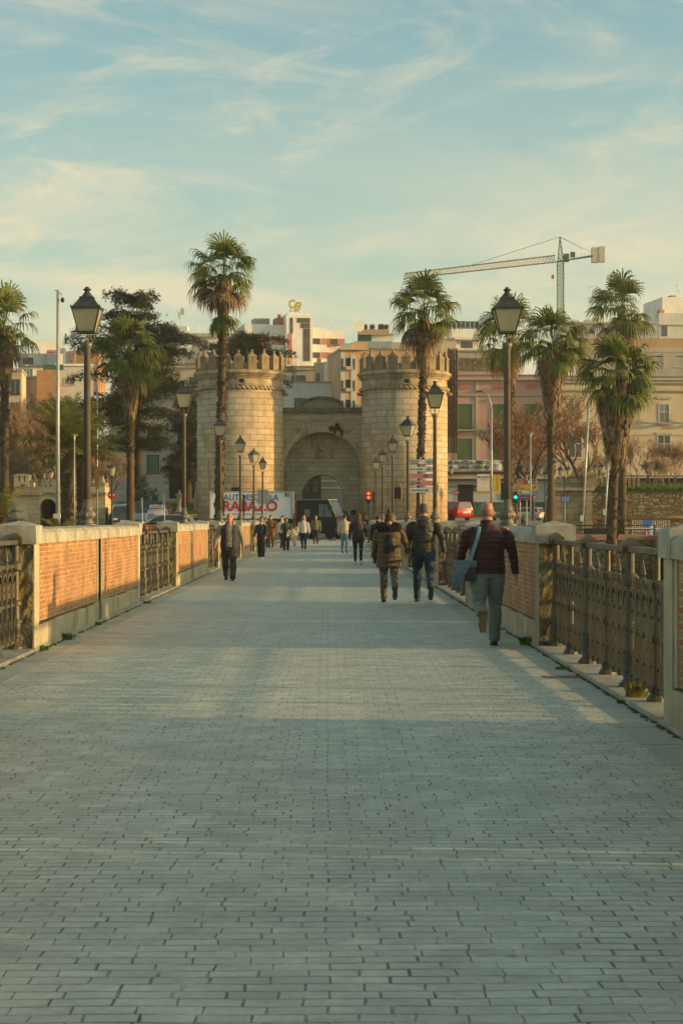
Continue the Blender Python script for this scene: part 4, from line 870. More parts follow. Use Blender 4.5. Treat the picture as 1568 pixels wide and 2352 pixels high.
fb('corner_turret', 'merlon', 214, 241, 1108, 1118, .1, 3)
m = MB(); ring(m, cx, zsp, r_, r_ + .32, -.07, .05, 11, .01); m.build('arch_ring', M['sandplain'], t)
M['redcloth'] = flat('red_hoarding', (.42, .04, .04), .7); M['orangecloth'] = flat('orange_hoarding', (.55, .25, .03), .7)
m = MB(); m.box(px(93, 153), px(103, 153), 153.8, 153.9, 1.2, pz(1150, 153)); tag(m.build('poster_panel', M['redcloth']), 'red panel standing inside the small gatehouse archway', 'panel')
m = MB(); m.box(px(107, 153), px(114, 153), 153.7, 153.8, 1.2, pz(1153, 153)); tag(m.build('poster_panel', M['orangecloth']), 'orange panel standing inside the small gatehouse archway', 'panel')
# ---------------------------------------------------------------- trees
def leafmat(name, c, c2, tr=.25, sc_=1.2, rough=.6):
    m, n, l, b = newmat(name); setp(b, rough, 0, .35)
    o = mixc(n, l, mapr(n, l, noise_fac(n, l, sc_, 4), .35, .65), c, c2); l.new(o, b.inputs['Base Color'])
    t = N(n, 'ShaderNodeBsdfTranslucent'); l.new(o, t.inputs[0]); mx = N(n, 'ShaderNodeMixShader'); mx.inputs[0].default_value = tr
    l.new(b.outputs[0], mx.inputs[1]); l.new(t.outputs[0], mx.inputs[2]); l.new(mx.outputs[0], n['Material Output'].inputs[0]); return m
M['palm'] = leafmat('fan_palm_leaf', (.075, .115, .022), (.21, .225, .045), .3); M['palmdry'] = leafmat('dry_palm_leaf', (.13, .08, .038), (.36, .245, .125), .15, 3)
M['date'] = leafmat('date_palm_leaf', (.12, .15, .028), (.31, .29, .06), .3); M['boot'] = mat('palm_trunk_fibre', (.145, .10, .052), .95, .35, 4, .9, 14, .05, c2=(.065, .045, .027))
M['cedar'] = leafmat('cedar_needles', (.045, .068, .03), (.11, .13, .055), .15, 1.5, .8); M['bark'] = mat('dark_bark', (.06, .045, .03), .95, .3, 4, .6, 14, .03)
M['twig'] = mat('bare_twigs', (.25, .165, .095), .9, .3, .6, 0, c2=(.17, .11, .065)); M['twig2'] = mat('reddish_bare_twigs', (.13, .07, .04), .9, .3, 1, 0)
M['dryleaf'] = leafmat('dry_orange_leaves', (.24, .10, .035), (.36, .17, .06), .3, 2)
def rdir(q, up0, up1):
    a = q.uniform(0, 2 * math.pi); e = R(q.uniform(up0, up1)); return Vector((math.cos(a) * math.cos(e), math.sin(a) * math.cos(e), math.sin(e)))
def strip(m, pts, ws, side):
    n = len(m.v)
    for p, w in zip(pts, ws): m.v += [tuple(p - side * w), tuple(p + side * w)]
    for i in range(len(pts) - 1): m.f.append((n + 2 * i, n + 2 * i + 1, n + 2 * i + 3, n + 2 * i + 2))
def fan_leaf(m, c, d, pet, ll, q, nl=15, droop=.5):
    base = c + d * pet - Vector((0, 0, pet * .12))
    dd = (d + Vector((0, 0, -.25 - .1 * q.random()))).normalized()
    sd_ = dd.cross(Vector((0, 0, 1)));
    if sd_.length < .1: sd_ = Vector((1, 0, 0))
    sd_.normalize(); up = sd_.cross(dd).normalized()
    tw = q.uniform(-.5, .5); sd2 = sd_ * math.cos(tw) + up * math.sin(tw); up2 = dd.cross(sd2).normalized()
    strip(m, [c, base], [.025, .02], sd2)
    for i in range(nl):
        a = R(-82 + 164 * i / (nl - 1)) + q.uniform(-.04, .04)
        ld = (dd * math.cos(a) + sd2 * math.sin(a) + up2 * (.22 * abs(math.sin(a)) - .02)).normalized()
        l = ll * (1 - .25 * abs(a) / 1.5) * q.uniform(.88, 1.08); w = ld.cross(up2)
        if w.length < .05: w = sd2
        w.normalize(); p1 = base + ld * l * .55; dr = droop * q.uniform(.6, 1.3)
        p2 = p1 + (ld * .7 + Vector((0, 0, -dr * .8))).normalized() * l * .28; p3 = p2 + (ld * .25 + Vector((0, 0, -1)) * dr * 1.6).normalized() * l * .3
        strip(m, [base, p1, p2, p3], [.016, .062, .036, .005], w)
def trunk_parts(t, pts, rads, boots, seed, smooth_below=None):
    q = random.Random(seed); m = MB(); P = [Vector(p) for p in pts]; n = 26; Q = []; RR = []
    for i in range(n + 1):
        f = i / n * (len(P) - 1); k = min(int(f), len(P) - 2); u = f - k
        Q.append(P[k].lerp(P[k + 1], u)); RR.append((rads[k] * (1 - u) + rads[k + 1] * u) * (1 + .06 * math.sin(i * 2.4)))
    m.tube(Q, RR, 14); tr = m.build('trunk', M['boot'], t, smooth=True, rough=.03, cell=.15)
    if boots:
        m = MB()
        for _ in range(boots):
            f = q.uniform(smooth_below or .0, 1) * n; k = min(int(f), n - 1); c = Q[k].lerp(Q[k + 1], f - k); r = RR[k]; a = q.uniform(0, 6.28)
            o = Vector((math.cos(a), math.sin(a), 0)); s_ = Vector((-o.y, o.x, 0)); b0 = c + o * r * .9
            m.quad(b0 - s_ * .09, b0 + s_ * .09, b0 + o * .13 + s_ * .04 + Vector((0, 0, .20)), b0 + o * .13 - s_ * .04 + Vector((0, 0, .20)))
            m.quad(b0 + s_ * .09, b0 + o * .13 + s_ * .04 + Vector((0, 0, .20)), b0 + s_ * .0 + Vector((0, 0, .28)))
        tag(m.build('leaf_bases', M['boot'], tr), kind='stuff')
def fan_palm(xd, Y, zb, yc, hw, sk, label, seed, xb=None, tr=.2, boots=300, n=44, sb=None, skw=.75, tuft=None, cut=-35):
    q = random.Random(seed); X, Z = px(xd, Y), pz(yc, Y); Xb = px(xb if xb is not None else xd, Y); k = Y / F; rad = hw * k * 1.3
    t = thing('fan_palm', label, 'palm tree', (Xb, Y, zb), 0, 'fan palms along the river bank')
    c = Vector((X - Xb, 0, Z - zb)); top = c - Vector((0, 0, .1))
    trunk_parts(t, [(0, 0, -.2), (c.x * .3, 0, c.z * .35), (c.x * .75, .0, c.z * .7), tuple(top)], [tr * 1.25, tr, tr * .95, tr * 1.15], boots, seed, sb)
    m = MB()
    for i in range(n):
        u = i / n; e = 86 - (86 - cut) * (u ** .85); d = rdir(q, e - 8, e + 8)
        fan_leaf(m, c + Vector((0, 0, .25 * (1 - u))), d, rad * q.uniform(.40, .66), rad * q.uniform(.44, .6), q, 15, q.uniform(.25, .55) + .8 * u)
    m.build('crown', M['palm'], t)
    m = MB()
    for i in range(12):
        fan_leaf(m, c - Vector((0, 0, .35)), rdir(q, -62, -30), rad * .42, rad * .5, q, 12, 1.2)
    if sk > yc:
        zs_ = pz(sk, Y) - zb; zt_ = c.z - .35
        for i in range(int(420 * max(.4, (zt_ - zs_) / 2.2))):
            a = q.uniform(0, 6.28); h = q.random(); z0 = zt_ - (zt_ - zs_) * h * .8; r0 = tr * 1.2 + (skw * (1 - h * .75)) * q.uniform(.45, 1)
            o = Vector((math.cos(a), math.sin(a), 0)); s_ = Vector((-o.y, o.x, 0)); cc = c.copy(); cc.z = 0; l = q.uniform(.6, 1.3)
            f = z0 / max(c.z, .1); cc.x = c.x * min(1, f)
            p0 = cc + o * r0 * .6 + Vector((0, 0, z0)); p1 = cc + o * r0 + Vector((0, 0, z0 - l * .45)); p2 = cc + o * r0 * q.uniform(.75, 1) + s_ * q.uniform(-.1, .1) + Vector((0, 0, z0 - l))
            strip(m, [p0, p1, p2], [.02, .05, .008], s_)
    m.build('dead_fronds', M['palmdry'], t)
    if tuft:
        m = MB(); cc = Vector((c.x, 0, pz(tuft, Y) - zb))
        for i in range(12): fan_leaf(m, cc, rdir(q, -50, -5), rad * .2, rad * .45, q, 13, 1.0)
        m.build('lower_tuft', M['palm'], t)
    return t
fan_palm(12, 130, .5, 752, 78, 880, 'fan palm with shaggy drooping crown at the left edge of the photo', 11, tr=.30, sb=.35, skw=.45)
fan_palm(299, 128, .4, 818, 74, 962, 'stout fan palm with long rust brown skirt beside the no entry sign', 12, xb=301, tr=.26, sb=.42, n=56, skw=.6, boots=420)
fan_palm(514, 122, 0.0, 632, 75, 712, 'tallest fan palm rising in front of the left gate tower', 13, xb=503, tr=.27, n=40, boots=560, tuft=722, skw=.4, cut=-25)
fan_palm(974, 124, .1, 720, 76, 850, 'fan palm with dry brown fringe in front of the right gate tower', 14, xb=962, tr=.22, n=44, boots=300, sb=.3, skw=.6)
fan_palm(1172, 145, .3, 775, 80, 890, 'fan palm hidden partly behind the nearest right lamp post', 15, xb=1171, tr=.30, boots=420, skw=.5)
fan_palm(1268, 134, .3, 785, 76, 955, 'fan palm with long grey brown skirt left of the leaning pole', 16, xb=1264, tr=.26, n=50, boots=200, sb=.3, skw=1.05)
fan_palm(1428, 150, .3, 715, 76, 800, 'tallest fan palm of the right hand pair, smooth dark trunk', 17, xb=1430, tr=.28, n=42, boots=150, skw=.4)
fan_palm(1418, 104, -2.9, 865, 80, 1065, 'nearest fan palm with heavy hanging thatch and trunk reaching down the bank', 18, xb=1402, tr=.24, n=60, boots=300, skw=1.15, cut=-45)
def feather_palm(xd, Y, zb, yc, L_, label, seed, tr=.45, n=44, name='date_palm', e0=80, e1=-10, xb=None):
    q = random.Random(seed); X, Z = px(xd, Y), pz(yc, Y); t = thing(name, label, 'palm tree', (X, Y, zb))
    c = Vector((0, 0, Z - zb)); trunk_parts(t, [(0, 0, -.2), (0, 0, c.z * .5), (0, 0, c.z)], [tr * 1.05, tr * .95, tr * 1.2], 500, seed)
    m = MB()
    for i in range(n):
        u = i / n; d = rdir(q, e0 - (e0 - e1) * u - 6, e0 - (e0 - e1) * u + 6); hd = Vector((d.x, d.y, 0)).normalized(); s_ = Vector((-hd.y, hd.x, 0)); P = [c.copy()]; dd = d.copy(); K = 12; LL = L_ * q.uniform(.75, 1.1)
        for k in range(K): P.append(P[-1] + dd * LL / K); dd = (dd + Vector((0, 0, -.02 - .085 * k / K)) + hd * .02).normalized()
        strip(m, P, [.04 * (1 - k / (K + 2)) for k in range(K + 1)], s_)
        for k in range(1, K):
            for sub in (0, .33, .66):
                p = P[k].lerp(P[k + 1], sub); ax = (P[k + 1] - P[k]).normalized(); ll = LL * .15 * math.sin(math.pi * (k + 1) / (K + 1.5)) + .1
                for sg_ in (-1, 1):
                    tip = p + (s_ * sg_ * .75 + ax * .55 + Vector((0, 0, q.uniform(-.35, .25)))).normalized() * ll; strip(m, [p, (p + tip) / 2, tip], [.035, .045, .006], ax)
    m.build('crown', M['date'], t); return t
feather_palm(157, 124, .3, 1026, 4.1, 'date palm with thick scaly orange trunk behind the small gatehouse', 21)
feather_palm(191, 127, .3, 1052, 4.3, 'date palm leaning out its fronds right behind the nearest left lamp', 22, tr=.36)
feather_palm(8, 119, -3.0, 1188, 2.6, 'low young palm with drooping fronds at the lower left edge', 23, tr=.2, n=22, e0=60, e1=-20, name='young_palm')
feather_palm(140, 119, -3.3, 1225, 2.2, 'low young palm showing its fronds over the first left parapet', 24, tr=.16, n=14, e0=45, e1=10, name='young_palm')
def cedar(xd, Y, zb, yt, hw, label, seed, y0=None, whorls=15, trunk_x=0, dens=1.0, low=.25, shape=0):
    q = random.Random(seed); X = px(xd, Y); H_ = pz(yt, Y) - zb; rad = hw * Y / F; t = thing('cedar_tree', label, 'cedar tree', (X, Y, zb))
    m = MB(); m.tube([(0, 0, -.2), (.1, 0, H_ * .4), (-.1, 0, H_ * .75), (0, 0, H_ * .97)], [.55, .42, .25, .06], 10)
    fo = MB()
    for w in range(whorls):
        u = low + (1 - low) * w / (whorls - 1); z = H_ * u + q.uniform(-.3, .3)
        rr = rad * ((1.0 - .55 * ((u - low) / (1 - low)) ** 2) if shape == 0 else ((1.05 - .35 * ((u - low) / (1 - low))) * q.uniform(.65, 1.1)) if shape == 2 else math.sqrt(max(.05, 1 - ((u - low) / (1 - low)) ** 2)))
        if w == whorls - 1: rr = rad * (.3 if shape != 2 else .45)
        for b_ in range(9):
            a = q.uniform(0, 6.28); L_ = rr * q.uniform(.55, 1.1); hd = Vector((math.cos(a), math.sin(a), 0)); s_ = Vector((-hd.y, hd.x, 0)); rise = q.uniform(-.06, .28)
            P = [Vector((0, 0, z - .3))]
            for k in range(1, 6): f = k / 5; P.append(Vector((0, 0, z - .3)) + hd * L_ * f + Vector((0, 0, L_ * rise * math.sin(f * 2.4) + q.uniform(-.05, .05))) + s_ * q.uniform(-.15, .15))
            m.tube(P, [.11 * (1 - k / 6.5) for k in range(6)], 5)
            for _ in range(int(75 * dens * L_ / 4)):
                f = q.uniform(.12, 1.04); k = min(int(f * 5), 4); c = P[k].lerp(P[k + 1], f * 5 - k) + s_ * q.gauss(0, .16 * L_ * (1.15 - f) + .2) + Vector((0, 0, q.gauss(-.05, .28)))
                # flat spray of needles: several thin blades
                for __ in range(5):
                    aa = q.uniform(0, 6.28); d = Vector((math.cos(aa), math.sin(aa), q.uniform(-.7, .3))) * q.uniform(.22, .5); wv = Vector((-d.y, d.x, 0)).normalized() * .06
                    fo.quad(c - wv, c + wv, c + d)
    m.build('trunk', M['bark'], t, smooth=True); fo.build('crown', M['cedar'], t); return t
cedar(316, 190, 2.2, 688, 165, 'huge dark cedar with flat spreading branches behind the left fan palm', 31, whorls=11, dens=2.9, low=.34, shape=2)
cedar(565, 222, 2.5, 770, 128, 'dark flat topped cedar spreading above and behind the left gate tower', 32, whorls=6, dens=2.6, low=.72, shape=2)
cedar(430, 205, 2.5, 905, 58, 'smaller dark cedar between the big cedar and the left gate tower', 33, whorls=10, dens=2.6, low=.3)
def bush(name, xd, Y, zb, yt, hw, label, seed, m_='cedar', n=1600, cat='shrub', lf=.16):
    q = random.Random(seed); X = px(xd, Y); H_ = pz(yt, Y) - zb; r_ = hw * Y / F; t = thing(name, label, cat, (X, Y, zb)); m = MB()
    lob = [(Vector((q.uniform(-.5, .5) * r_, q.uniform(-.5, .5) * r_, H_ * q.uniform(.35, .72))), q.uniform(.35, .6)) for _ in range(7)]
    for _ in range(n):
        c, s_ = q.choice(lob); d = rdir(q, -60, 85); p = c + Vector((d.x * r_ * s_, d.y * r_ * s_, d.z * H_ * .42 * s_ * 1.6)) * q.uniform(.6, 1.05); p.z = max(.1, p.z)
        a = rdir(q, -40, 60) * lf; w = a.orthogonal().normalized() * lf * .3; m.quad(p - w, p + w, p + a)
    m.build('crown', M[m_], t); m = MB(); m.tube([(0, 0, -.1), (.05, 0, H_ * .5)], [.12, .05], 6); m.build('trunk', M['bark'], t)
bush('dark_shrub', 322, 172, 1.6, 1092, 30, 'dark evergreen shrub in front of the pale stone building', 41)
bush('dark_shrub', 355, 172, 1.6, 1115, 16, 'small round evergreen shrub right of the larger dark shrub', 42, n=700)
M['treemoss'] = M['cedar']
def bare(name, xd, Y, zb, yt, spread, label, seed, depth=6, m_='twig', leaves=0, br=3, r0=.16, cat='bare tree', lift=.30, first=.30, fine=5, group=None):
    q = random.Random(seed); X = px(xd, Y); H_ = pz(yt, Y) - zb; t = thing(name, label, cat, (X, Y, zb), 0, group); m = MB(); tw = MB(); lv = MB(); ends = []
    sp = spread
    def grow(p, d, L_, r_, k):
        mid = p + d * L_ * .5 + Vector((q.uniform(-.06, .06), q.uniform(-.06, .06), 0)) * L_; e = p + d * L_
        (m if k <= 2 else tw).tube([p, mid, e], [r_, r_ * .8, r_ * .62], 6 if k <= 1 else 3, cap=False)
        if k >= depth:
            for _ in range(fine):
                dd = (d + rdir(q, -30, 80) * .8).normalized() * L_ * q.uniform(.5, 1.1); w = dd.orthogonal().normalized() * .012
                s0 = p.lerp(e, q.random()); tw.quad(s0 - w, s0 + w, s0 + dd); ends.append(s0 + dd * q.random())
            return
        nb = br + (1 if k == 0 else 0)
        for i in range(nb):
            o = rdir(q, -20, 60); nd = (d * (1 - sp) + o * sp + Vector((0, 0, lift * .4))).normalized()
            grow(p.lerp(e, q.uniform(.55, 1)) if i else e, nd, L_ * q.uniform(.62, .82), r_ * .62, k + 1)
    grow(Vector((0, 0, -.1)), Vector((q.uniform(-.08, .08), 0, 1)).normalized(), H_ * first, r0, 0)
    # keep to the wanted height
    zmax = max(v[2] for v in tw.v) ; s_ = H_ / zmax
    for mm in (m, tw): mm.v = [(v[0], v[1], v[2] * s_) for v in mm.v]
    m.build('trunk', M['bark'] if m_ != 'twig' else M['twig'], t, smooth=True); tw.build('crown', M[m_], t)
    if leaves:
        for _ in range(leaves):
            e = q.choice(ends); p = Vector((e.x, e.y, e.z * s_)) + rdir(q, -80, 80) * .12; a = rdir(q, -80, 10) * q.uniform(.14, .26); w = a.orthogonal().normalized() * .07; lv.quad(p - w, p + a * .5 - w * .6, p + a, p + w)
        lv.build('dry_leaves', M['dryleaf'], t)
GB = 'bare trees behind the small gatehouse'
for i, (x, y_, Y, sd_, lb) in enumerate(((32, 915, 190, .42, 'brown bare tree farthest left behind the gatehouse'), (66, 905, 184, .42, 'brown bare tree beside the tall steel pole'), (98, 900, 195, .42, 'brown bare tree right of the tall steel pole'), (128, 950, 186, .42, 'brown bare tree behind the left date palm'), (168, 985, 192, .45, 'brown bare tree behind the nearest left lamp post'),
                                        (215, 985, 188, .45, 'brown bare tree behind the right date palm'), (246, 1010, 182, .42, 'small brown bare tree above the no entry sign'), (48, 940, 176, .46, 'brown bare tree in front of the brick house'), (82, 960, 178, .46, 'brown bare tree just above the gatehouse battlements'), (115, 930, 200, .46, 'brown bare tree in front of the pale grey building'), (150, 930, 198, .46, 'brown bare tree behind the slim disc lamp'), (190, 960, 196, .46, 'brown bare tree between the two date palms'), (20, 1000, 170, .46, 'low brown bare tree left of the gatehouse'), (5, 960, 180, .45, 'low brown bare tree cut by the left edge'))):
    bare('bare_tree', x, Y, 1.6, y_, sd_, lb, 50 + i, 6, 'twig', 0, 3, .2, fine=9, group=GB)
GO = 'trees with dry orange leaves before the pink house'
for i, (x, y_, Y, lb, lv_) in enumerate(((1183, 915, 184, 'spreading bare tree with sparse orange leaves before the pink house', 700), (1222, 880, 172, 'forked tree with many orange leaves beside the brown direction signs', 1500), (1335, 915, 178, 'orange leaved tree before the cream mansion, left of the leaning pole', 1100))):
    bare('leafless_tree', x, Y, 1.5, y_, .52, lb, 70 + i, 6, 'twig2', lv_, 3, .26, lift=.2, fine=3, group=GO)
GR = 'bare shrubs behind the fortress wall'
for i, (x, y_, Y, lb) in enumerate(((1372, 1010, 165, 'bare bush just right of the orange leaved tree'), (1470, 985, 168, 'tall bare bush between the palms and the right mansion window'), (1545, 1000, 166, 'bare bush at the right edge behind the fortress wall'), (1510, 1030, 162, 'low dense bare bush under the right mansion window'))):
    bare('bare_bush', x, Y, 2.6, y_, .5, lb, 80 + i, 6, 'twig', 0, 3, .1, fine=4, cat='bare bush', group=GR)
cyp = [1030, 1036, 1042, 1048]
for i, x in enumerate(cyp):
    t = thing('cypress_tree', ('clipped brown cypress nearest the right gate tower', 'second clipped brown cypress counted from the right gate tower', 'third clipped brown cypress counted from the right gate tower', 'clipped brown cypress farthest from the right gate tower')[i], 'cypress', (px(x, 205), 205, 9.0), 0, 'clipped cypress columns')
    q = random.Random(90 + i); m = MB(); H_ = pz(800, 205) - 9.0
    for _ in range(900):
        a = q.uniform(0, 6.28); z = q.uniform(1.8, H_) * 1.0; r_ = .17 * min(1, (H_ - z) * 1.5 + .3); p = Vector((math.cos(a) * r_, math.sin(a) * r_, z)); d = Vector((math.cos(a) * .05, math.sin(a) * .05, .14)); w = Vector((-math.sin(a), math.cos(a), 0)) * .04; m.quad(p - w, p + w, p + d)
    m.build('crown', M['twig2'], t); m = MB(); m.tube([(0, 0, 0), (0, 0, H_ - .1)], [.12, .09], 6); m.build('trunk', M['bark'], t)
# ---------------------------------------------------------------- street furniture
M['steel'] = mat('galvanised_steel', (.42, .42, .38), .5, .12, 2, 0, metal=.3); M['black'] = mat('black_paint', (.022, .022, .02), .5, .2, 4, 0); M['signwhite'] = flat('sign_white', (.62, .60, .52), .5)
M['signback'] = flat('sign_back_grey', (.25, .26, .24), .5); M['signred'] = flat('sign_red', (.60, .03, .02), .45); M['signblue'] = flat('sign_blue', (.04, .16, .42), .45); M['signbrown'] = flat('sign_brown', (.24, .06, .035), .5)
M['signyellow'] = flat('sign_yellow', (.62, .33, .02), .5); M['signpurple'] = flat('sign_purple', (.22, .055, .12), .5); M['signpink'] = mat('faded_pink_sign', (.50, .22, .25), .6, .15, 5, 0); M['ink'] = flat('black_lettering', (.03, .03, .03), .6); M['orangepaint'] = flat('orange_barrier_paint', (.70, .22, .02), .5)
def emit(name, c, s):
    m, n, l, b = newmat(name); b.inputs['Base Color'].default_value = c4(c); b.inputs['Emission Color'].default_value = c4(c); b.inputs['Emission Strength'].default_value = s; return m
M['redlight'] = emit('red_signal_lens', (1, .05, .01), 4); M['greenlight'] = emit('green_signal_lens', (.02, .9, .55), 3); M['taillight'] = emit('tail_light', (.9, .03, .02), 2)
def text(s, size, mat_, parent, loc, rz=0, align='CENTER', off=.0, ext=.004, sx=1.0, name='lettering', shear=0):
    c = bpy.data.curves.new(name, 'FONT'); c.body = s; c.size = size; c.align_x = align; c.align_y = 'CENTER'; c.extrude = ext; c.offset = off; c.shear = shear
    c.materials.append(mat_); tmp = bpy.data.objects.new('tmp', c); col.objects.link(tmp); me = bpy.data.meshes.new_from_object(tmp.evaluated_get(bpy.context.evaluated_depsgraph_get())); bpy.data.objects.remove(tmp); bpy.data.curves.remove(c); me.materials.clear(); me.materials.append(mat_)
    o = link(name, me, parent, loc); o.rotation_euler = (R(90), 0, rz); o.scale = (sx, 1, 1); return o
def pole(name, label, cat, xd, Y, yt, r=.06, m_='steel', yb=None, group=None, zb=None, r2=None):
    X = px(xd, Y); zb = terr(X, Y) if zb is None else zb; t = thing(name, label, cat, (X, Y, zb), 0, group)
    H_ = pz(yt, Y) - zb; m = MB(); m.tube([(0, 0, -.1), (0, 0, H_)], [r, r2 or r], 10); m.build('pole', M[m_], t, smooth=True); return t, H_
def rel(t, xd, yd): Y = t.location.y; return px(xd, Y) - t.location.x, pz(yd, Y) - t.location.z
def plate(t, name, m_, x0, x1, yt, yb, d=-.08, th=.03, parent=None, bevel=0):
    a, z1 = rel(t, x0, yt); b_, z0 = rel(t, x1, yb); m = MB(); m.box(a, b_, d - th, d, z0, z1); return m.build(name, M[m_] if isinstance(m_, str) else m_, parent or t, bevel=bevel)
t, H_ = pole('camera_pole', 'tall tapered galvanised pole with a white security camera at its top', 'pole', 134, 120, 668, .15, r2=.09)
m = MB(); m.box(-.22, .12, -.05, .05, H_ - .02, H_ + .05); m.tube([(.08, 0, H_ - .1), (.28, -.02, H_ - .25), (.3, -.02, H_ - .45)], .05, 6); m.build('camera_arm', M['signwhite'], t); m = MB(); m.ball((.31, -.02, H_ - .62), .13, 10, 8, .17); m.build('camera_dome', M['black'], t, smooth=True)
plate(t, 'base_box', 'signwhite', 124, 140, 1180, 1191, .1, .25)
t, H_ = pole('light_mast', 'thin pale mast with a brown banner beside the nearest left lamp', 'pole', 224, 126, 884, .055); m = MB(); m.tube([(0, 0, H_), (.05, 0, H_ + .35), (.35, 0, H_ + .5)], .035, 6); m.box(.2, .7, -.1, .1, H_ + .42, H_ + .5); m.build('lamp_head', M['signwhite'], t)
M['banner1'] = flat('brown_banner', (.28, .17, .05), .7); plate(t, 'banner', 'banner1', 220.5, 228, 1072, 1124, -.06, .015)
def disc(xd, Y, yt, label):
    t, H_ = pole('disc_lamp', label, 'street lamp', xd, Y, yt, .045, group='slim park lamps with flat disc heads')
    m = MB(); m.lathe([(.06, -.25), (.06, -.02), (.23, .03), (.24, .05), (.05, .08), (.001, .09)], (0, 0, H_), 16); m.build('lamp_head', M['signwhite'], t)
disc(172, 121, 1001, 'slim lamp with a flat disc head left of the nearest bridge lamp'); disc(1218, 142, 996, 'slim lamp with a flat disc head in front of the brown direction signs')
t, H_ = pole('street_light', 'tall grey street light with a curved arm reaching left behind the banners', 'street light', 1128, 150, 940, .09); a, z = rel(t, 1104, 899)
m = MB(); m.tube([(0, 0, H_ - .1), (-.05, 0, H_ + .5), (-.3, 0, z - .25), (a, 0, z)], [.07, .06, .05, .04], 8); m.build('arm', M['steel'], t, smooth=True); m = MB(); m.cbox((a - .15, 0, z), (.5, .2, .1), ry=R(-10)); m.build('lamp_head', M['darkframe'], t)
def banner(t, m_, x0, x1, yt, yb, nm='banner'): return plate(t, nm, m_, x0, x1, yt, yb, -.05, .02)
M['posterw'] = mat('poster_picture', (.86, .80, .68), .6, .3, 1.5, 0, c2=(.78, .55, .35)); M['bannery'] = flat('yellow_banner', (.72, .50, .08), .6)
o = banner(t, 'posterw', 1095, 1124.5, 1089, 1134.5); o['label'] = 'pale poster banner reading MAYORES'; a, z = rel(t, 1110, 1096); text('MAYORES', .26, M['signback'], o, (a, -.08, z), sx=.9, off=.004); text('temporada', .12, M['signback'], o, (a, -.08, z - .2))
plate(t, 'poster_edge', 'signyellow', 1096, 1124, 1128, 1134, -.07, .01, o)
o = banner(t, 'bannery', 1131.5, 1149, 1090, 1134); o['label'] = 'yellow banner'; plate(t, 'banner_fold', 'signyellow', 1139, 1145, 1091, 1128, -.07, .006, o)
for xa, ya, xb, yb, Y, r, lb in ((1352, 930, 1336, 1222, 119, .075, 'long pale pole leaning to the right beside the fort corner'), (1397, 1060, 1388, 1206, 128, .07, 'shorter leaning pole behind the nearest palm trunk')):
    X = px(xb, Y); zb = pz(yb, Y); t = thing('leaning_pole', lb, 'pole', (X, Y, zb)); m = MB(); m.tube([(0, 0, -.1), (px(xa, Y) - X, 0, pz(ya, Y) - zb)], r, 8); m.build('pole', M['steel'], t, smooth=True); m = MB(); m.box(-.11, .11, -.11, .11, .7, 1.1); m.build('sleeve', M['signwhite'], t)
def round_sign(name, label, xd, yd, Y, r, face, word=None, oct_=False, bar=False, px_=None):
    t, H_ = pole(name, label, 'road sign', xd, Y, yd - r * F / Y * .8, .035)
    m = MB(); n = 8 if oct_ else 24; x, z = rel(t, xd, yd); P = [(x + r * math.cos(2 * math.pi * (i + (.5 if oct_ else 0)) / n), z + r * math.sin(2 * math.pi * (i + (.5 if oct_ else 0)) / n)) for i in range(n)]
    m.prism(P, -.08, -.05, 'y'); o = m.build('face', M[face], t)
    if bar: m = MB(); m.box(x - r * .72, x + r * .72, -.095, -.079, z - r * .18, z + r * .18); m.build('white_bar', M['signwhite'], o)
    if word: text(word, r * .68, M['signwhite'], o, (x, -.09, z), off=.006)
    return t
round_sign('no_entry_sign', 'round red no entry sign with white bar beside the left date palm', 258, 1137, 126, .30, 'signred', bar=True)
round_sign('stop_sign', 'red octagonal STOP sign in front of the red car', 1047.5, 1131.5, 208, .31, 'signred', 'STOP', True)
for xd, yt, yb, Y, lb, w in ((327.5, 1143, 1166, 124, 'narrow road sign seen edge on beside the stout fan palm', 3), (378.5, 1134, 1156, 124, 'small grey road sign seen from behind over the dark car', 5)):
    t, H_ = pole('sign_post', lb, 'road sign', xd, Y, yt, .03); plate(t, 'face', 'signback', xd - w / 2 - 2, xd + w / 2 - 1, yt, yb, -.03, .03)
t, H_ = pole('sign_post', 'square grey road sign seen from behind in front of the lorry lettering', 'road sign', 605, 128, 1124, .035); plate(t, 'face', 'signback', 592, 617, 1124.5, 1148, -.04, .03, bevel=.01); plate(t, 'small_face', 'signback', 592, 617, 1149, 1157, -.04, .03)
def signal(xd, Y, yt, yb, label, w, lens=None, pole_to=True):
    t, H_ = pole('traffic_light', label, 'traffic light', xd, Y, yb - 2, .05, 'black'); o = plate(t, 'housing', 'black', xd - w / 2, xd + w / 2, yt, yb, .1, .25)
    for ln, yy in (lens or ()):
        x, z = rel(t, xd, yy); m = MB(); r = w * .36 * Y / F; m.prism([(x + r * math.cos(a * .524), z + r * math.sin(a * .524)) for a in range(12)], -.19, -.149, 'y'); m.build('lens', M[ln], o)
    return t
signal(846, 121, 1128, 1156, 'pedestrian traffic light showing red beside the right gate tower', 9.5, (('redlight', 1133.5), ('redlight', 1143)))
signal(857.5, 123, 1129, 1155, 'dark traffic light seen side on next to the red pedestrian light', 5)
signal(560, 130, 1136, 1176, 'dark traffic light seen from behind in front of the lorry box', 4.5)
signal(1183, 138, 1130, 1156, 'traffic light showing green beside the nearest right lamp post', 9, (('greenlight', 1142),))
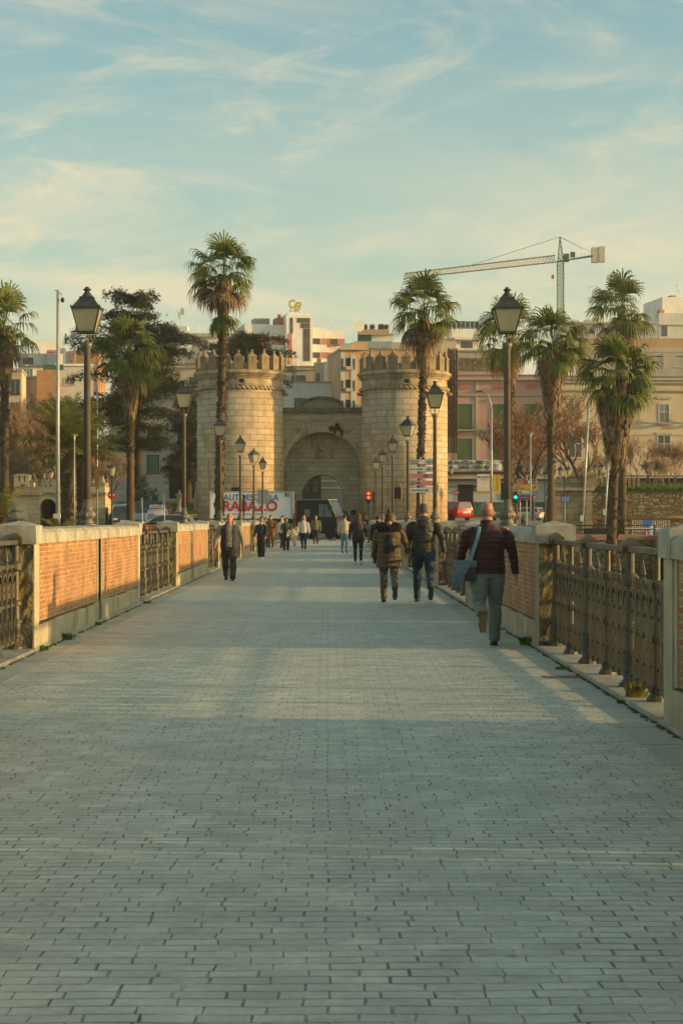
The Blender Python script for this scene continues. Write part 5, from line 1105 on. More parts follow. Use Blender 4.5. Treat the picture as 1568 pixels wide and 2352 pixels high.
# direction sign groups
t, H_ = pole('direction_sign', 'stack of five direction plates on twin posts in front of the right gate tower', 'direction sign', 965, 120, 1050, .05); m = MB(); x, z = rel(t, 976, 1052); m.tube([(x, 0, -.1), (x, 0, z)], .05, 8); m.build('pole', M['steel'], t)
def arrow(o, x, z, s, m_, ang=45):
    m = MB(); a = R(ang); u = Vector((math.cos(a), math.sin(a))); v = Vector((-u.y, u.x)); P = lambda p, q: (x + u.x * p * s + v.x * q * s, z + u.y * p * s + v.y * q * s)
    m.prism([P(-.5, -.09), P(.3, -.09), P(.3, .09), P(-.5, .09)], -.128, -.115, 'y'); m.prism([P(.1, -.38), P(.55, 0), P(.1, .38), P(.02, .26), P(.28, 0), P(.02, -.26)], -.129, -.116, 'y'); m.build('arrow', M[m_], o)
def dot(o, x, z, r, m_='signblue'):
    m = MB(); m.prism([(x + r * math.cos(a * .393), z + r * math.sin(a * .393)) for a in range(16)], -.13, -.115, 'y'); m.build('round_symbol', M[m_], o); m = MB(); m.prism([(x - r * .5, z + r * .3), (x + r * .5, z + r * .3), (x, z - r * .55)], -.134, -.13, 'y'); m.build('symbol_arrow', M['signwhite'], o)
for yt, yb, f, kind in ((1055.4, 1066.4, 'signwhite', 0), (1072, 1083, 'signwhite', 1), (1087.8, 1099, 'signpink', 2), (1104, 1115.4, 'signpink', 3), (1120.4, 1131.4, 'signwhite', 4)):
    if kind in (0, 1, 4): plate(t, 'border', 'ink', 935, 999, yt - .6, yb + .6, -.07, .02)
    o = plate(t, 'plate', f, 935.7, 998.3, yt, yb, -.085, .02); zc_ = rel(t, 0, (yt + yb) / 2)[1]; X_ = lambda q: rel(t, q, 0)[0]
    if kind == 0: text('diputacion', .15, M['ink'], o, (X_(937), -.112, zc_ + .075), align='LEFT', off=.003, sx=1.15); text('provincial', .15, M['ink'], o, (X_(937), -.112, zc_ - .07), align='LEFT', off=.003, sx=1.15); dot(o, X_(985), zc_, .12); arrow(o, X_(994), zc_, .2, 'ink')
    if kind == 1: text('centro ciudad', .15, M['ink'], o, (X_(937), -.112, zc_), align='LEFT', off=.003, sx=1.15); dot(o, X_(985), zc_, .12); arrow(o, X_(994), zc_, .2, 'ink')
    if kind in (2, 3):
        dot(o, X_(985 if kind == 2 else 950), zc_, .11); m = MB(); xx = X_(975.5 if kind == 2 else 960); m.box(xx - .1, xx + .1, -.115, -.105, zc_ + .02, zc_ + .07)
        for k in (-.085, 0, .085): m.box(xx + k - .015, xx + k + .015, -.115, -.105, zc_ - .06, zc_ + .02)
        m.build('monument_symbol', M['ink'], o)
    if kind == 4: text('Carrefour', .19, M['signblue'], o, (X_(942), -.112, zc_), align='LEFT', off=.006, sx=1.1); m = MB(); xx = X_(979); m.prism([(xx - .12, zc_), (xx - .02, zc_ + .1), (xx - .02, zc_ - .1)], -.13, -.115, 'y'); m.prism([(xx + .14, zc_), (xx + .02, zc_ + .1), (xx + .02, zc_ - .1)], -.13, -.115, 'y'); m.build('shop_emblem', M['signblue'], o)
t, H_ = pole('direction_sign', 'brown, yellow, white and purple direction plates left of the right fan palms', 'direction sign', 1194, 150, 1100, .05); m = MB(); x, z = rel(t, 1209, 1100); m.tube([(x, 0, -.1), (x, 0, z)], .05, 8); m.build('pole', M['steel'], t)
for yt, yb, f, kind in ((1102.4, 1112, 'signbrown', 0), (1113.8, 1124, 'signyellow', 1), (1126, 1135.8, 'signwhite', 2), (1137.6, 1147.5, 'signpurple', 3)):
    plate(t, 'border', 'signwhite' if kind != 2 else 'ink', 1182.5, 1233.7, yt - .5, yb + .5, -.07, .02); o = plate(t, 'plate', f, 1183.3, 1233, yt, yb, -.085, .02); zc_ = rel(t, 0, (yt + yb) / 2)[1]; X_ = lambda q: rel(t, q, 0)[0]
    if kind == 0: text('parque de', .12, M['signwhite'], o, (X_(1185), -.112, zc_ + .08), align='LEFT'); text('Castelar', .17, M['signwhite'], o, (X_(1185), -.112, zc_ - .07), align='LEFT', off=.004); plate(t, 'symbol_panel', 'signwhite', 1211, 1217, yt + 1.5, yb - 1.5, -.106, .004, o); dot(o, X_(1222), zc_, .12); arrow(o, X_(1229), zc_, .26, 'signwhite')
    if kind == 1: text('hotel', .13, M['ink'], o, (X_(1185), -.112, zc_ + .07), align='LEFT'); text('San Caliente', .12, M['ink'], o, (X_(1185), -.112, zc_ - .08), align='LEFT'); arrow(o, X_(1228), zc_, .26, 'ink')
    if kind == 2: text('diputacion', .14, M['ink'], o, (X_(1232), -.112, zc_ + .075), align='RIGHT', off=.003, sx=1.1); text('provincial', .14, M['ink'], o, (X_(1232), -.112, zc_ - .075), align='RIGHT', off=.003, sx=1.1); arrow(o, X_(1187), zc_, .28, 'ink', 90); dot(o, X_(1195), zc_, .12)
    if kind == 3: text('Puerta de Palmas', .145, M['signwhite'], o, (X_(1184.5), -.112, zc_), align='LEFT', off=.003, sx=1.0); plate(t, 'symbol_panel', 'signwhite', 1224, 1231, yt + 1.5, yb - 1.5, -.106, .004, o)
# snack bar banner and shop lettering
M['cloth'] = mat('banner_cloth', (.64, .62, .54), .8, .12, 1.2, .4, 3, .05)
t = thing('banner', 'long white cloth banner advertising snacks, sagging across the pink house front', 'banner', (px(1088, 214), 214, pz(1068, 214))); Lb = px(1152, 214) - px(1024, 214)
m = MB(); n = 30
for i in range(n + 1):
    u = i / n; x = -Lb / 2 + Lb * u; sag = -.25 * math.sin(u * 3.1) * 0; low = -.62 if u > .32 else -.62 + .75 * (1 - u / .32) ** 1.5
    m.v += [(x, -.04 + .05 * math.sin(i * 1.3), low), (x, .05 * math.sin(i * .9), .62 - .1 * abs(math.sin(u * 9)) * .5)]
for i in range(n): m.f.append((2 * i, 2 * i + 2, 2 * i + 3, 2 * i + 1))
o = m.build('cloth', M['cloth'], t); sol = o.modifiers.new('thick', 'SOLIDIFY'); sol.thickness = .02
text('MINIS - BOCADILLOS - PERRITOS', .60, M['ink'], o, (-.85, -.14, .26), off=.02, sx=.60); text('JAMÓN - CERVEZA FRIA', .56, M['ink'], o, (.05, -.14, -.30), off=.02, sx=.60); text('Cantina', .38, M['ink'], o, (2.3, -.14, .0), off=.0, sx=.9, shear=.4)
tt = thing('shop_sign', 'handwritten black lettering on the white snack bar wall beside the STOP sign', 'sign', (px(1036, 215.7), 215.7, pz(1124, 215.7))); text('lemu en', .45, M['ink'], tt, (0, 0, .35), shear=.3); text('squina', .45, M['ink'], tt, (0, 0, -.35), shear=.3)
tt = thing('shop_sign', 'small black square sign with white curly emblem beside the snack bar door', 'sign', (px(1092, 215.6), 215.6, pz(1122, 215.6))); m = MB(); m.box(-.35, .35, -.04, 0, -.36, .36); o = m.build('panel', M['ink'], tt); text('B', .5, M['signwhite'], o, (0, -.05, 0), shear=.4)
# park lanterns
def park_lamp(xd, Y, yt, arms, label, group='old lanterns on posts in the square', zb=None):
    X = px(xd, Y); z0 = terr(X, Y) if zb is None else zb; H_ = pz(yt, Y) - z0; t = thing('park_lantern', label, 'lantern', (X, Y, z0), 0, group)
    m = MB(); m.lathe([(.16, -.1), (.16, .5), (.10, .6), (.12, .8), (.06, .95), (.045, H_ - .6), (.06, H_ - .55)], seg=10)
    for a in arms: m.tube([(0, 0, H_ - .75), (a * .6, 0, H_ - .85), (a, 0, H_ - .62)], .03, 6)
    m.build('post', M['black'], t, smooth=True)
    for a in arms:
        m = MB(); m.lathe([(.12, -.6), (.24, -.10), (.26, -.08)], (a, 0, H_), 8); g = m.build('lantern', M['frost'], t); m = MB(); m.lathe([(.30, -.1), (.28, -.02), (.16, .08), (.08, .12), (.05, .22), (.02, .34), (.005, .5)], (a, 0, H_), 10); m.build('cap', M['lamproof'], g)
park_lamp(258, 122, 1072, (0,), 'single lantern on a post just above the no entry sign'); park_lamp(111, 158, 1083, (-.28, .28), 'pair of lanterns seen above the small gatehouse battlements')
park_lamp(1251, 160, 1073, (-.35, .45), 'twin lantern post beside the blue crossing sign, left of the fort'); park_lamp(1296, 146, 1076, (-.30, .32), 'twin lantern post in front of the fort corner with blue plate'); park_lamp(1375, 160, 1070, (-.3, .3), 'twin lantern standing behind the fort turret', zb=2.4)
t, H_ = pole('crossing_sign', 'blue pedestrian crossing sign left of the fort', 'road sign', 1256, 146, 1130, .035); plate(t, 'face', 'signblue', 1252, 1259, 1131, 1148, -.05, .03); a, z = rel(t, 1255.5, 1140); m = MB(); m.prism([(a - .09, z - .2), (a + .09, z - .2), (a, z + .15)], -.09, -.081, 'y'); m.build('symbol', M['signwhite'], t)
t, H_ = pole('playground_sign', 'small blue pictogram plate on the lantern post by the fort', 'road sign', 1296.5, 144.5, 1141, .03); o = plate(t, 'face', 'signblue', 1287, 1305.5, 1140, 1153, -.05, .03, bevel=.02); a, z = rel(t, 1296, 1146.5); m = MB()
for dx, s_ in ((-.2, .14), (.0, .18), (.2, .13)): m.tube([(a + dx, -.09, z - s_), (a + dx + .05, -.09, z + s_ * .3)], .03, 5); m.ball((a + dx + .05, -.09, z + s_ * .7), .04, 6, 4)
m.build('symbol', M['signwhite'], o)
for xd, yd, Y, lb in ((377, 1060, 226.5, 'iron wall lantern bracketed on the pale stone building under the cedar'), (447, 1010, 226.5, 'iron wall lantern close to the left gate tower'), (1036, 1078, 214, 'black iron lantern bracket on the pink house canopy')):
    t = thing('wall_lantern', lb, 'lantern', (px(xd, Y), Y, pz(yd, Y))); m = MB(); m.tube([(0, 1.2, -.9), (0, .3, -.8), (0, 0, -.5)], .04, 6); m.build('bracket', M['black'], t); m = MB(); m.lathe([(.13, -.5), (.25, .1), (.27, .12)], seg=8); m.build('lantern', M['frost'], t); m = MB(); m.lathe([(.3, .1), (.2, .25), (.06, .4), (.03, .6)], seg=8); m.build('cap', M['black'], t)
# promenade railing, bench, barriers, cones
def rail_line(name, label, cat, x0, x1, Y, zt, zb, bars, post, m_, r=.025, group=None, vert=None):
    t = thing(name, label, cat, ((x0 + x1) / 2, Y, zb), 0, group); w = (x1 - x0) / 2; m = MB()
    for z in bars: m.tube([(-w, 0, z - zb), (w, 0, z - zb)], r, 6)
    m.build('rail', M[m_], t)
    n = max(1, round(2 * w / post))
    for i in range(n + 1): m = MB(); m.tube([(-w + 2 * w * i / n, 0, 0), (-w + 2 * w * i / n, 0, zt - zb)], r * 1.3, 6); m.build('post', M[m_], t)
    if vert:
        m = MB(); k = int(2 * w / vert)
        for i in range(k): m.tube([(-w + 2 * w * (i + .5) / k, 0, bars[-1] - zb), (-w + 2 * w * (i + .5) / k, 0, bars[0] - zb)], r * .6, 4, cap=False)
        m.build('upright_bars', M[m_], t)
    return t
zq = pz(1229, 113.5)
rail_line('promenade_railing', 'long dark tubular railing along the right quay above the pink capping', 'railing', px(1292, 115), px(1503, 115), 115, pz(1206.5, 115), zq - .05, [pz(1207, 115), pz(1216, 115)], 2.0, 'black', .035)
rail_line('promenade_railing', 'dark railing in the gap between couple and bald man beyond the bridge', 'railing', 4.0, px(1290, 115), 115, pz(1208, 115), -.1, [pz(1208, 115), pz(1217, 115)], 2.0, 'black', .035)
rail_line('crowd_barrier', 'orange tubular barrier on the left quay in front of the dark car', 'barrier', px(288, 113), px(336, 113), 113, pz(1205.5, 113), .1, [pz(1206.5, 113), pz(1213, 113), pz(1222, 113)], 1.2, 'orangepaint', .028, 'orange barriers on the left quay', .16)
rail_line('crowd_barrier', 'orange tubular barrier close to the second left parapet wall', 'barrier', px(338, 113), px(386, 113), 113, pz(1205.5, 113), .1, [pz(1206.5, 113), pz(1213, 113), pz(1222, 113)], 1.2, 'orangepaint', .028, 'orange barriers on the left quay', .16)
rail_line('crowd_barrier', 'orange barrier at the extreme left edge behind the iron railing', 'barrier', px(-30, 113), px(18, 113), 113, pz(1203, 113), .1, [pz(1204, 113), pz(1212, 113), pz(1222, 113)], 1.2, 'orangepaint', .028, 'orange barriers on the left quay', .16)
rail_line('works_barrier', 'grey steel works barrier with blue plates left of the right parapet', 'barrier', px(1452, 124), px(1490, 124), 124, pz(1194, 124), terr(20, 124), [pz(1195, 124), pz(1221, 124)], 1.1, 'steel', .022, 'grey works barriers on the right promenade', .14)
rail_line('works_barrier', 'grey steel works barrier behind the traffic cones', 'barrier', px(1492, 124), px(1536, 124), 124, pz(1194, 124), terr(20, 124), [pz(1195, 124), pz(1221, 124)], 1.1, 'steel', .022, 'grey works barriers on the right promenade', .14)
m = MB(); m.box(-.33, .33, -.02, .02, -.16, .16); tag(m.build('site_notice', M['signblue'], loc=(px(1487, 123.8), 123.8, pz(1200, 123.8))), 'small blue notice on the grey works barrier', 'sign')
m = MB(); m.lathe([(.32, -.5), (.32, .35), (.28, .42)], seg=12); tag(m.build('waste_bin', M['signblue'], loc=(px(1488, 126), 126, pz(1212, 126))), 'blue bin behind the works barrier on the right promenade', 'bin')
M['conered'] = flat('cone_red', (.62, .06, .02), .5)
for xd, lb in ((1483, 'red and white traffic cone beside the blue bin'), (1517, 'taller red and white traffic cone nearest the right parapet')):
    t = thing('traffic_cone', lb, 'traffic cone', (px(xd, 121), 121, terr(20, 121)), 0, 'traffic cones by the works barriers'); m = MB(); m.box(-.2, .2, -.2, .2, 0, .04); m.lathe([(.16, .04), (.03, .72)], seg=12); m.build('cone', M['conered'], t); m = MB(); m.lathe([(.133, .2), (.094, .38)], seg=12); m.lathe([(.078, .47), (.055, .58)], seg=12); m.build('white_bands', M['signwhite'], t)
M['tape'] = M['signwhite']; m = MB(); m.box(-1.7, 1.7, -.01, .01, -.05, .05); tag(m.build('safety_tape', M['tape'], loc=(px(1493, 122.8), 122.8, pz(1214.5, 122.8))), 'white tape stretched along the works barriers', 'tape')
t = thing('park_bench', 'dark slatted iron bench seen from behind on the right promenade', 'bench', (px(1368, 119), 119, terr(17, 119))); 
for nm, a in (('seat', (-.9, .9, -.45, 0, .40, .44)), ('backrest', (-.9, .9, 0, .05, .5, .9))): m = MB(); m.box(*a); m.build(nm, M['black'], t)
for s_ in (-.8, .8): m = MB(); m.box(s_ - .04, s_ + .04, -.42, .04, 0, .42); m.build('leg', M['black'], t)
t = thing('park_bench', 'orange wooden bench on the left lawn near the gate tower', 'bench', (px(442, 168), 168, terr(-12, 168) + .05)); M['benchwood'] = flat('bench_wood', (.45, .24, .10), .7)
for nm, a in (('seat', (-1.0, 1.0, -.45, 0, .42, .48)), ('backrest', (-1.0, 1.0, 0, .06, .6, .95))): m = MB(); m.box(*a); m.build(nm, M['benchwood'], t)
for s_ in (-.8, .8): m = MB(); m.box(s_ - .04, s_ + .04, -.42, .04, 0, .6); m.build('leg', M['black'], t)
t = thing('stone_fountain', 'low stone fountain basin with an urn left of the gate tower', 'fountain', (px(432, 174), 174, terr(-13, 174) - .1)); m = MB(); m.lathe([(1.6, 0), (1.6, .5), (1.75, .6), (1.4, .62)], seg=20); m.build('basin', M['sandplain'], t); m = MB(); m.lathe([(.45, .5), (.3, .8), (.2, 1.2), (.22, 1.9), (.45, 2.3), (.5, 2.35), (.1, 2.4), (.05, 2.7)], (-.8, 0, 0), 14); m.build('urn', M['sandplain'], t)
m = MB(); m.lathe([(.3, .5), (.35, 1.6), (.28, 2.6), (.2, 3.3), (.12, 3.5)], (.9, 0, 0), 12); m.build('carved_figure', M['moulding'], t, rough=.06, cell=.3)
# tower crane
M['cranegreen'] = flat('crane_green', (.10, .26, .14), .6); M['cranepale'] = flat('crane_jib_paint', (.50, .36, .22), .6); M['ballast'] = mat('concrete_ballast', (.62, .54, .38), .9, .1, 1, 0)
CYY = 500; t = thing('tower_crane', 'green and orange tower crane rising behind the right hand palms', 'crane', (px(1288, CYY), CYY, 3.0))
def C_(x, y, Y=CYY): return Vector((px(x, Y) - t.location.x, Y - CYY, pz(y, Y) - 3.0))
def lattice(name, A0, A1, B0, B1, n, r, m_, parent, w=1.0):
    m = MB(); off = Vector((0, w, 0))
    for o_ in (Vector((0, 0, 0)), off):
        m.tube([A0 + o_, A1 + o_], r, 4); m.tube([B0 + o_, B1 + o_], r, 4)
        for i in range(n): a, b_ = i / n, (i + 1) / n; m.tube([A0.lerp(A1, a) + o_, B0.lerp(B1, b_) + o_], r * .5, 3); m.tube([B0.lerp(B1, a) + o_, A0.lerp(A1, b_) + o_], r * .5, 3); m.tube([A0.lerp(A1, b_) + o_, B0.lerp(B1, b_) + o_], r * .5, 3)
    return m.build(name, M[m_], parent)
lattice('mast', C_(1281, 900), C_(1281, 601), C_(1295, 900), C_(1295, 601), 34, .13, 'cranegreen', t, 1.7)
lattice('tower_head', C_(1281, 601), C_(1285.5, 543), C_(1295, 601), C_(1286.5, 543), 6, .12, 'cranegreen', t, .4)
lattice('jib', C_(1279, 600), C_(928, 638.8, 535), C_(1275, 585), C_(930, 627, 535), 42, .10, 'cranepale', t, 1.2)
m = MB(); m.tube([C_(1281, 600), C_(1362, 586, 495)], .22, 4); m.tube([C_(1281, 598) + Vector((0, 1.4, 0)), C_(1362, 586, 495) + Vector((0, 1.4, 0))], .22, 4)
for i in range(9): a = C_(1285, 599).lerp(C_(1362, 586, 495), i / 8); m.tube([a, a + Vector((0, 0, 1.2))], .04, 3)
m.build('counter_jib', M['cranegreen'], t); m = MB(); a, b_ = C_(1358.5, 602), C_(1374, 568); m.box(a.x, b_.x, -1, 1, a.z, b_.z); a, b_ = C_(1374.5, 601), C_(1388, 566); m.box(a.x, b_.x, -1.1, 1, a.z, b_.z); m.build('counterweight', M['ballast'], t)
m = MB(); m.tube([C_(1286, 543), C_(1083, 608, 520)], .07, 4); m.tube([C_(1286, 543), C_(1358, 578, 496)], .06, 4); m.tube([C_(1287, 544), C_(1340, 573, 496)], .05, 4); m.build('stay_cables', M['lampiron'], t)
m = MB(); a = C_(1269, 631); m.tube([C_(1269, 603), C_(1269, 676)], .03, 3); m.box(a.x - .35, a.x + .35, -.2, .2, a.z - 1, a.z + .1); m.build('hook_block', M['conered'], t)
m = MB(); a = C_(1295, 592); m.box(a.x, a.x + 1.3, -1, .6, a.z - 1, a.z + 1.1); a = C_(1310, 585); m.box(a.x, a.x + 1.2, -.5, .6, a.z - .6, a.z + .8); m.build('operator_cab', M['darkframe'], t)
# ---------------------------------------------------------------- vehicles
def carpaint(name, c, metal=.3):
    m, n, l, b = newmat(name); setp(b, .28, metal, .5); b.inputs['Base Color'].default_value = c4(c); b.inputs['Coat Weight'].default_value = .5; return m
M['tyre'] = flat('tyre_rubber', (.02, .02, .02), .9); M['rim'] = mat('wheel_rim', (.35, .35, .33), .35, .1, 4, 0, metal=.7); M['carglass'] = mat('car_glass', (.03, .04, .045), .08, .2, .5, 0, spec=.8); M['headlight'] = mat('headlight_lens', (.65, .65, .6), .15, .1, 5, 0, spec=.8)
def car(name, label, cat, loc, rz, paint, L_=4.3, Wd=1.78, H_=1.5, kind='hatch', roof=None, plate_=True):
    t = thing(name, label, cat, loc, rz); a, w = L_ / 2, Wd / 2; bz = .88 if H_ < 1.6 else .98
    if kind == 'hatch': lo = [(-a, .35), (-a + .02, .75), (-a + .1, bz), (a * .45, bz + .03), (a - .35, bz - .18), (a - .05, bz - .32), (a, .4), (a - .1, .24), (-a + .1, .24)]; cb = [(-a + .06, bz - .02), (-a + .38, H_ - .06), (-a + .75, H_), (a * .02, H_ - .02), (a * .28, H_ - .12), (a * .62, bz)]
    else: lo = [(-a, .4), (-a, bz), (a * .55, bz + .06), (a - .2, bz - .05), (a, .5), (a - .1, .28), (-a + .05, .28)]; cb = [(-a + .02, bz - .02), (-a + .14, H_ - .03), (-a + .4, H_), (a * .3, H_), (a * .42, H_ - .08), (a * .66, bz)]
    m = MB(); m.prism([(x, z) for x, z in lo], -w, w, 'y'); body = m.build('body', paint, t, bevel=.07, smooth=True)
    m = MB(); n = len(cb); ins = lambda z: w - .05 - .20 * max(0, (z - bz)) / (H_ - bz)
    for s_ in (-1, 1): m.v += [(x, s_ * ins(z), z) for x, z in cb]
    m.f.append(tuple(range(n))); m.f.append(tuple(range(2 * n - 1, n - 1, -1)))
    for i in range(n): j = (i + 1) % n; m.f.append((i, n + i, n + j, j))
    cab = m.build('cabin', roof or paint, t, bevel=.03, smooth=True)
    cx = sum(p[0] for p in cb) / n; cz = (bz + H_) / 2
    W_ = MB()
    for s_ in (-1, 1):
        P = [(cx + (x - cx) * .86, cz + (z - cz) * .70) for x, z in cb]
        W_.v += [(x, s_ * (ins(z) + .012), z) for x, z in P]; k = len(W_.v) - n; W_.f.append(tuple(range(k, k + n)) if s_ < 0 else tuple(range(k + n - 1, k - 1, -1)))
    W_.build('side_window', M['carglass'], cab)
    def slant(p, q, nm, dx):
        m = MB(); u0, u1 = .14, .88; A = (p[0] + (q[0] - p[0]) * u0, p[1] + (q[1] - p[1]) * u0); B = (p[0] + (q[0] - p[0]) * u1, p[1] + (q[1] - p[1]) * u1); m.quad((A[0] + dx, -ins(A[1]) * .88, A[1] + .012), (A[0] + dx, ins(A[1]) * .88, A[1] + .012), (B[0] + dx, ins(B[1]) * .88, B[1] + .012), (B[0] + dx, -ins(B[1]) * .88, B[1] + .012)); m.build(nm, M['carglass'], cab)
    slant(cb[-1], cb[-3], 'windscreen', .02); slant(cb[0], cb[1], 'rear_window', -.02)
    for sx in (-a * .62, a * .64):
        for s_ in (-1, 1):
            m = MB(); m.lathe([(.20, -.1), (.32, -.1), (.33, -.06), (.33, .08), (.31, .1), (.20, .1)], seg=20); o = m.build('wheel', M['tyre'], t, (sx, s_ * (w - .09), .33)); o.rotation_euler = (R(90), 0, 0)
            m = MB(); m.lathe([(.001, .085 * s_), (.21, .105 * s_)], seg=12); m.build('rim', M['rim'], o)
    for s_ in (-1, 1):
        m = MB(); m.cbox((a - .16, s_ * (w - .28), .68), (.22, .36, .15)); m.build('headlight', M['headlight'], t, bevel=.02)
        m = MB(); m.cbox((-a + .03, s_ * (w - .16), .82), (.12, .22, .28)); m.build('tail_light', M['signred'], t, bevel=.02)
        m = MB(); m.cbox((a * .42, s_ * (w + .07), bz + .05), (.12, .16, .12)); m.build('wing_mirror', paint, t, bevel=.02)
    if plate_:
        for s_ in (-1, 1): m = MB(); m.cbox((s_ * (a + .005), 0, .52 if s_ > 0 else .72), (.03, .5, .11)); m.build('number_plate', M['signwhite'], t)
    return t
P_ = carpaint
car('parked_car', 'black car with silver roof rails passing behind the second left parapet, driver inside', 'car', (px(381, 136), 136, terr(-12, 136)), R(180), P_('black_car_paint', (.02, .022, .025)), 4.4, 1.8, 1.5, 'hatch', P_('silver_roof_paint', (.30, .32, .31)))
car('parked_car', 'light blue car facing the bridge between palm trunk and black car', 'car', (px(324, 144), 144, terr(-14, 144)), R(-100), P_('light_blue_paint', (.16, .24, .30)), 4.1, 1.7, 1.45)
car('parked_car', 'dark grey off-roader facing the bridge right of the no entry sign', 'car', (px(280, 150), 150, terr(-17, 150)), R(-80), P_('dark_grey_paint', (.06, .075, .09)), 4.5, 1.85, 1.75, 'mpv')
car('parked_car', 'white car partly hidden behind the no entry sign', 'car', (px(268, 163), 163, terr(-19, 163)), R(-100), P_('white_paint', (.60, .60, .56)), 4.3, 1.75, 1.5)
car('parked_car', 'dark blue van parked at the back of the left square', 'van', (px(335, 162), 162, terr(-16, 162)), R(170), P_('dark_blue_paint', (.06, .09, .12)), 4.4, 1.8, 1.75, 'mpv')
ds = car('parked_car', 'white driving school car with a lettered roof board and blue L plate', 'car', (px(361, 152), 152, terr(-14, 152)), R(-90), P_('school_white_paint', (.55, .55, .52)), 4.1, 1.75, 1.45)
m = MB(); m.prism([(-.62, 1.50), (.62, 1.50), (.50, 1.76), (-.50, 1.76)], .2, .5, 'x'); rb = m.build('roof_board', M['signwhite'], ds); tx = text('MIGUEL', .17, M['signred'], rb, (.515, -.12, 1.62), rz=R(90), off=.004); m = MB(); m.box(.505, .52, .22, .45, 1.56, 1.80); lp = m.build('learner_plate', M['signblue'], rb); text('L', .2, M['signwhite'], lp, (.53, .335, 1.68), rz=R(90))
car('parked_car', 'car partly visible at the left edge behind the iron railing', 'car', (px(6, 126), 126, terr(-22, 126)), R(175), P_('pale_blue_paint', (.20, .28, .34)), 4.2, 1.7, 1.5)
rc = car('parked_car', 'red people carrier seen from behind next to the right gate tower', 'car', (px(1035, 168), 168, 1.45), R(122), P_('red_paint', (.45, .02, .02)), 4.5, 1.85, 1.72, 'mpv')
car('parked_car', 'white car behind the purple and brown direction signs', 'car', (px(1205, 205), 205, 1.42), R(150), P_('pearl_paint', (.58, .56, .48)), 4.4, 1.8, 1.5)
car('parked_car', 'dark car behind the yellow banner in the far street', 'car', (px(1160, 190), 190, 1.42), R(100), P_('navy_paint', (.05, .06, .07)), 4.2, 1.75, 1.5)
t = thing('motorcycle', 'dark motorcycle parked in front of the white car under the direction signs', 'motorcycle', (px(1200, 158), 158, terr(17, 158)), R(70)); m = MB(); m.tube([(-.5, 0, .6), (0, 0, .75), (.35, 0, .85), (.55, 0, 1.05)], [.12, .16, .14, .05], 8); m.tube([(.55, -.32, 1.08), (.55, .32, 1.08)], .02, 5); m.tube([(.5, 0, 1.0), (.72, 0, .32)], .04, 6); m.tube([(-.1, 0, .45), (-.65, 0, .32)], .06, 6); m.box(-.2, .3, -.12, .12, .3, .6); m.build('body', M['black'], t)
for x in (-.68, .72): m = MB(); m.lathe([(.2, -.05), (.31, -.05), (.31, .05), (.2, .05)], seg=18); o = m.build('wheel', M['tyre'], t, (x, 0, .31)); o.rotation_euler = (R(90), 0, 0)
# white box lorry of the driving school
TYY = 153.5; t = thing('box_truck', 'white box lorry with blue and red driving school lettering in front of the left tower', 'lorry', (px(577, TYY), TYY, .05)); gx_ = t.location.x
def T(x): return px(x, TYY) - gx_
def TZ(y): return pz(y, TYY) - .05
M['lorrywhite'] = mat('lorry_white_paint', (.80, .80, .77), .45, .05, 1, 0); M['letterblue'] = flat('blue_letters', (.03, .12, .32), .5); M['letterred'] = flat('red_letters', (.52, .02, .03), .5)
m = MB(); m.box(T(482), T(673), 0, 2.4, TZ(1191), TZ(1129)); bx_ = m.build('box', M['lorrywhite'], t, bevel=.06)
m = MB(); m.box(T(482) - .02, T(673) + .02, -.04, 2.44, TZ(1131), TZ(1128)); m.box(T(668.5), T(673) + .025, -.045, .1, TZ(1191), TZ(1131)); m.box(T(482) - .02, T(484), -.035, .1, TZ(1191), TZ(1131)); m.box(T(482), T(673), -.03, .05, TZ(1192), TZ(1190)); m.build('edge_rail', M['steel'], bx_)
m = MB(); m.box(T(486), T(672), .3, 2.1, TZ(1203), TZ(1192)); m.build('chassis', M['black'], t); m = MB(); m.box(T(500), T(600), .05, .12, TZ(1222), TZ(1204)); m.build('side_guard', M['steel'], t)
for x in (515, 540, 652):
    m = MB(); m.lathe([(.25, -.12), (.5, -.12), (.52, 0), (.5, .12), (.25, .12)], seg=20); o = m.build('wheel', M['tyre'], t, (T(x), .3, .52)); o.rotation_euler = (R(90), 0, 0); m = MB(); m.lathe([(.001, .05), (.26, .1)], seg=12); m.build('rim', M['rim'], o)
m = MB(); m.prism([(T(674), .5), (T(694), .5), (T(694), 1.5), (T(689), TZ(1178)), (T(674), TZ(1178))], .1, 2.3, 'y'); cb = m.build('cab', P_('lorry_cab_red', (.42, .02, .02)), t, bevel=.05); m = MB(); m.box(T(678), T(688), .08, .12, TZ(1198), TZ(1184)); m.build('side_window', M['carglass'], cb)
text('AUTOESCUELA', .72, M['letterblue'], bx_, (T(576.5), -.04, TZ(1143)), off=.010, sx=.94); text('RABAZO', 1.17, M['letterred'], bx_, (T(574), -.04, TZ(1163.5)), off=.035, sx=1.0); text('www.autoescuelarabazo.es', .28, M['signback'], bx_, (T(572), -.04, TZ(1180)), sx=.95)
m = MB(); m.box(T(655), T(664.5), -.05, -.02, TZ(1141), TZ(1132)); lg = m.build('square_logo', M['letterblue'], bx_, bevel=.008); text('f', .42, M['signwhite'], lg, (T(661), -.062, TZ(1137)), off=.012)
for x0, x1, xs_ in ((488, 495, 488), (661, 668, 667)): m = MB(); m.box(T(x0), T(x1), -.035, -.02, TZ(1133), TZ(1132)); m.box(T(xs_), T(xs_ + 1), -.034, -.02, TZ(1142), TZ(1132)); m.build('corner_mark', M['signback'], bx_)
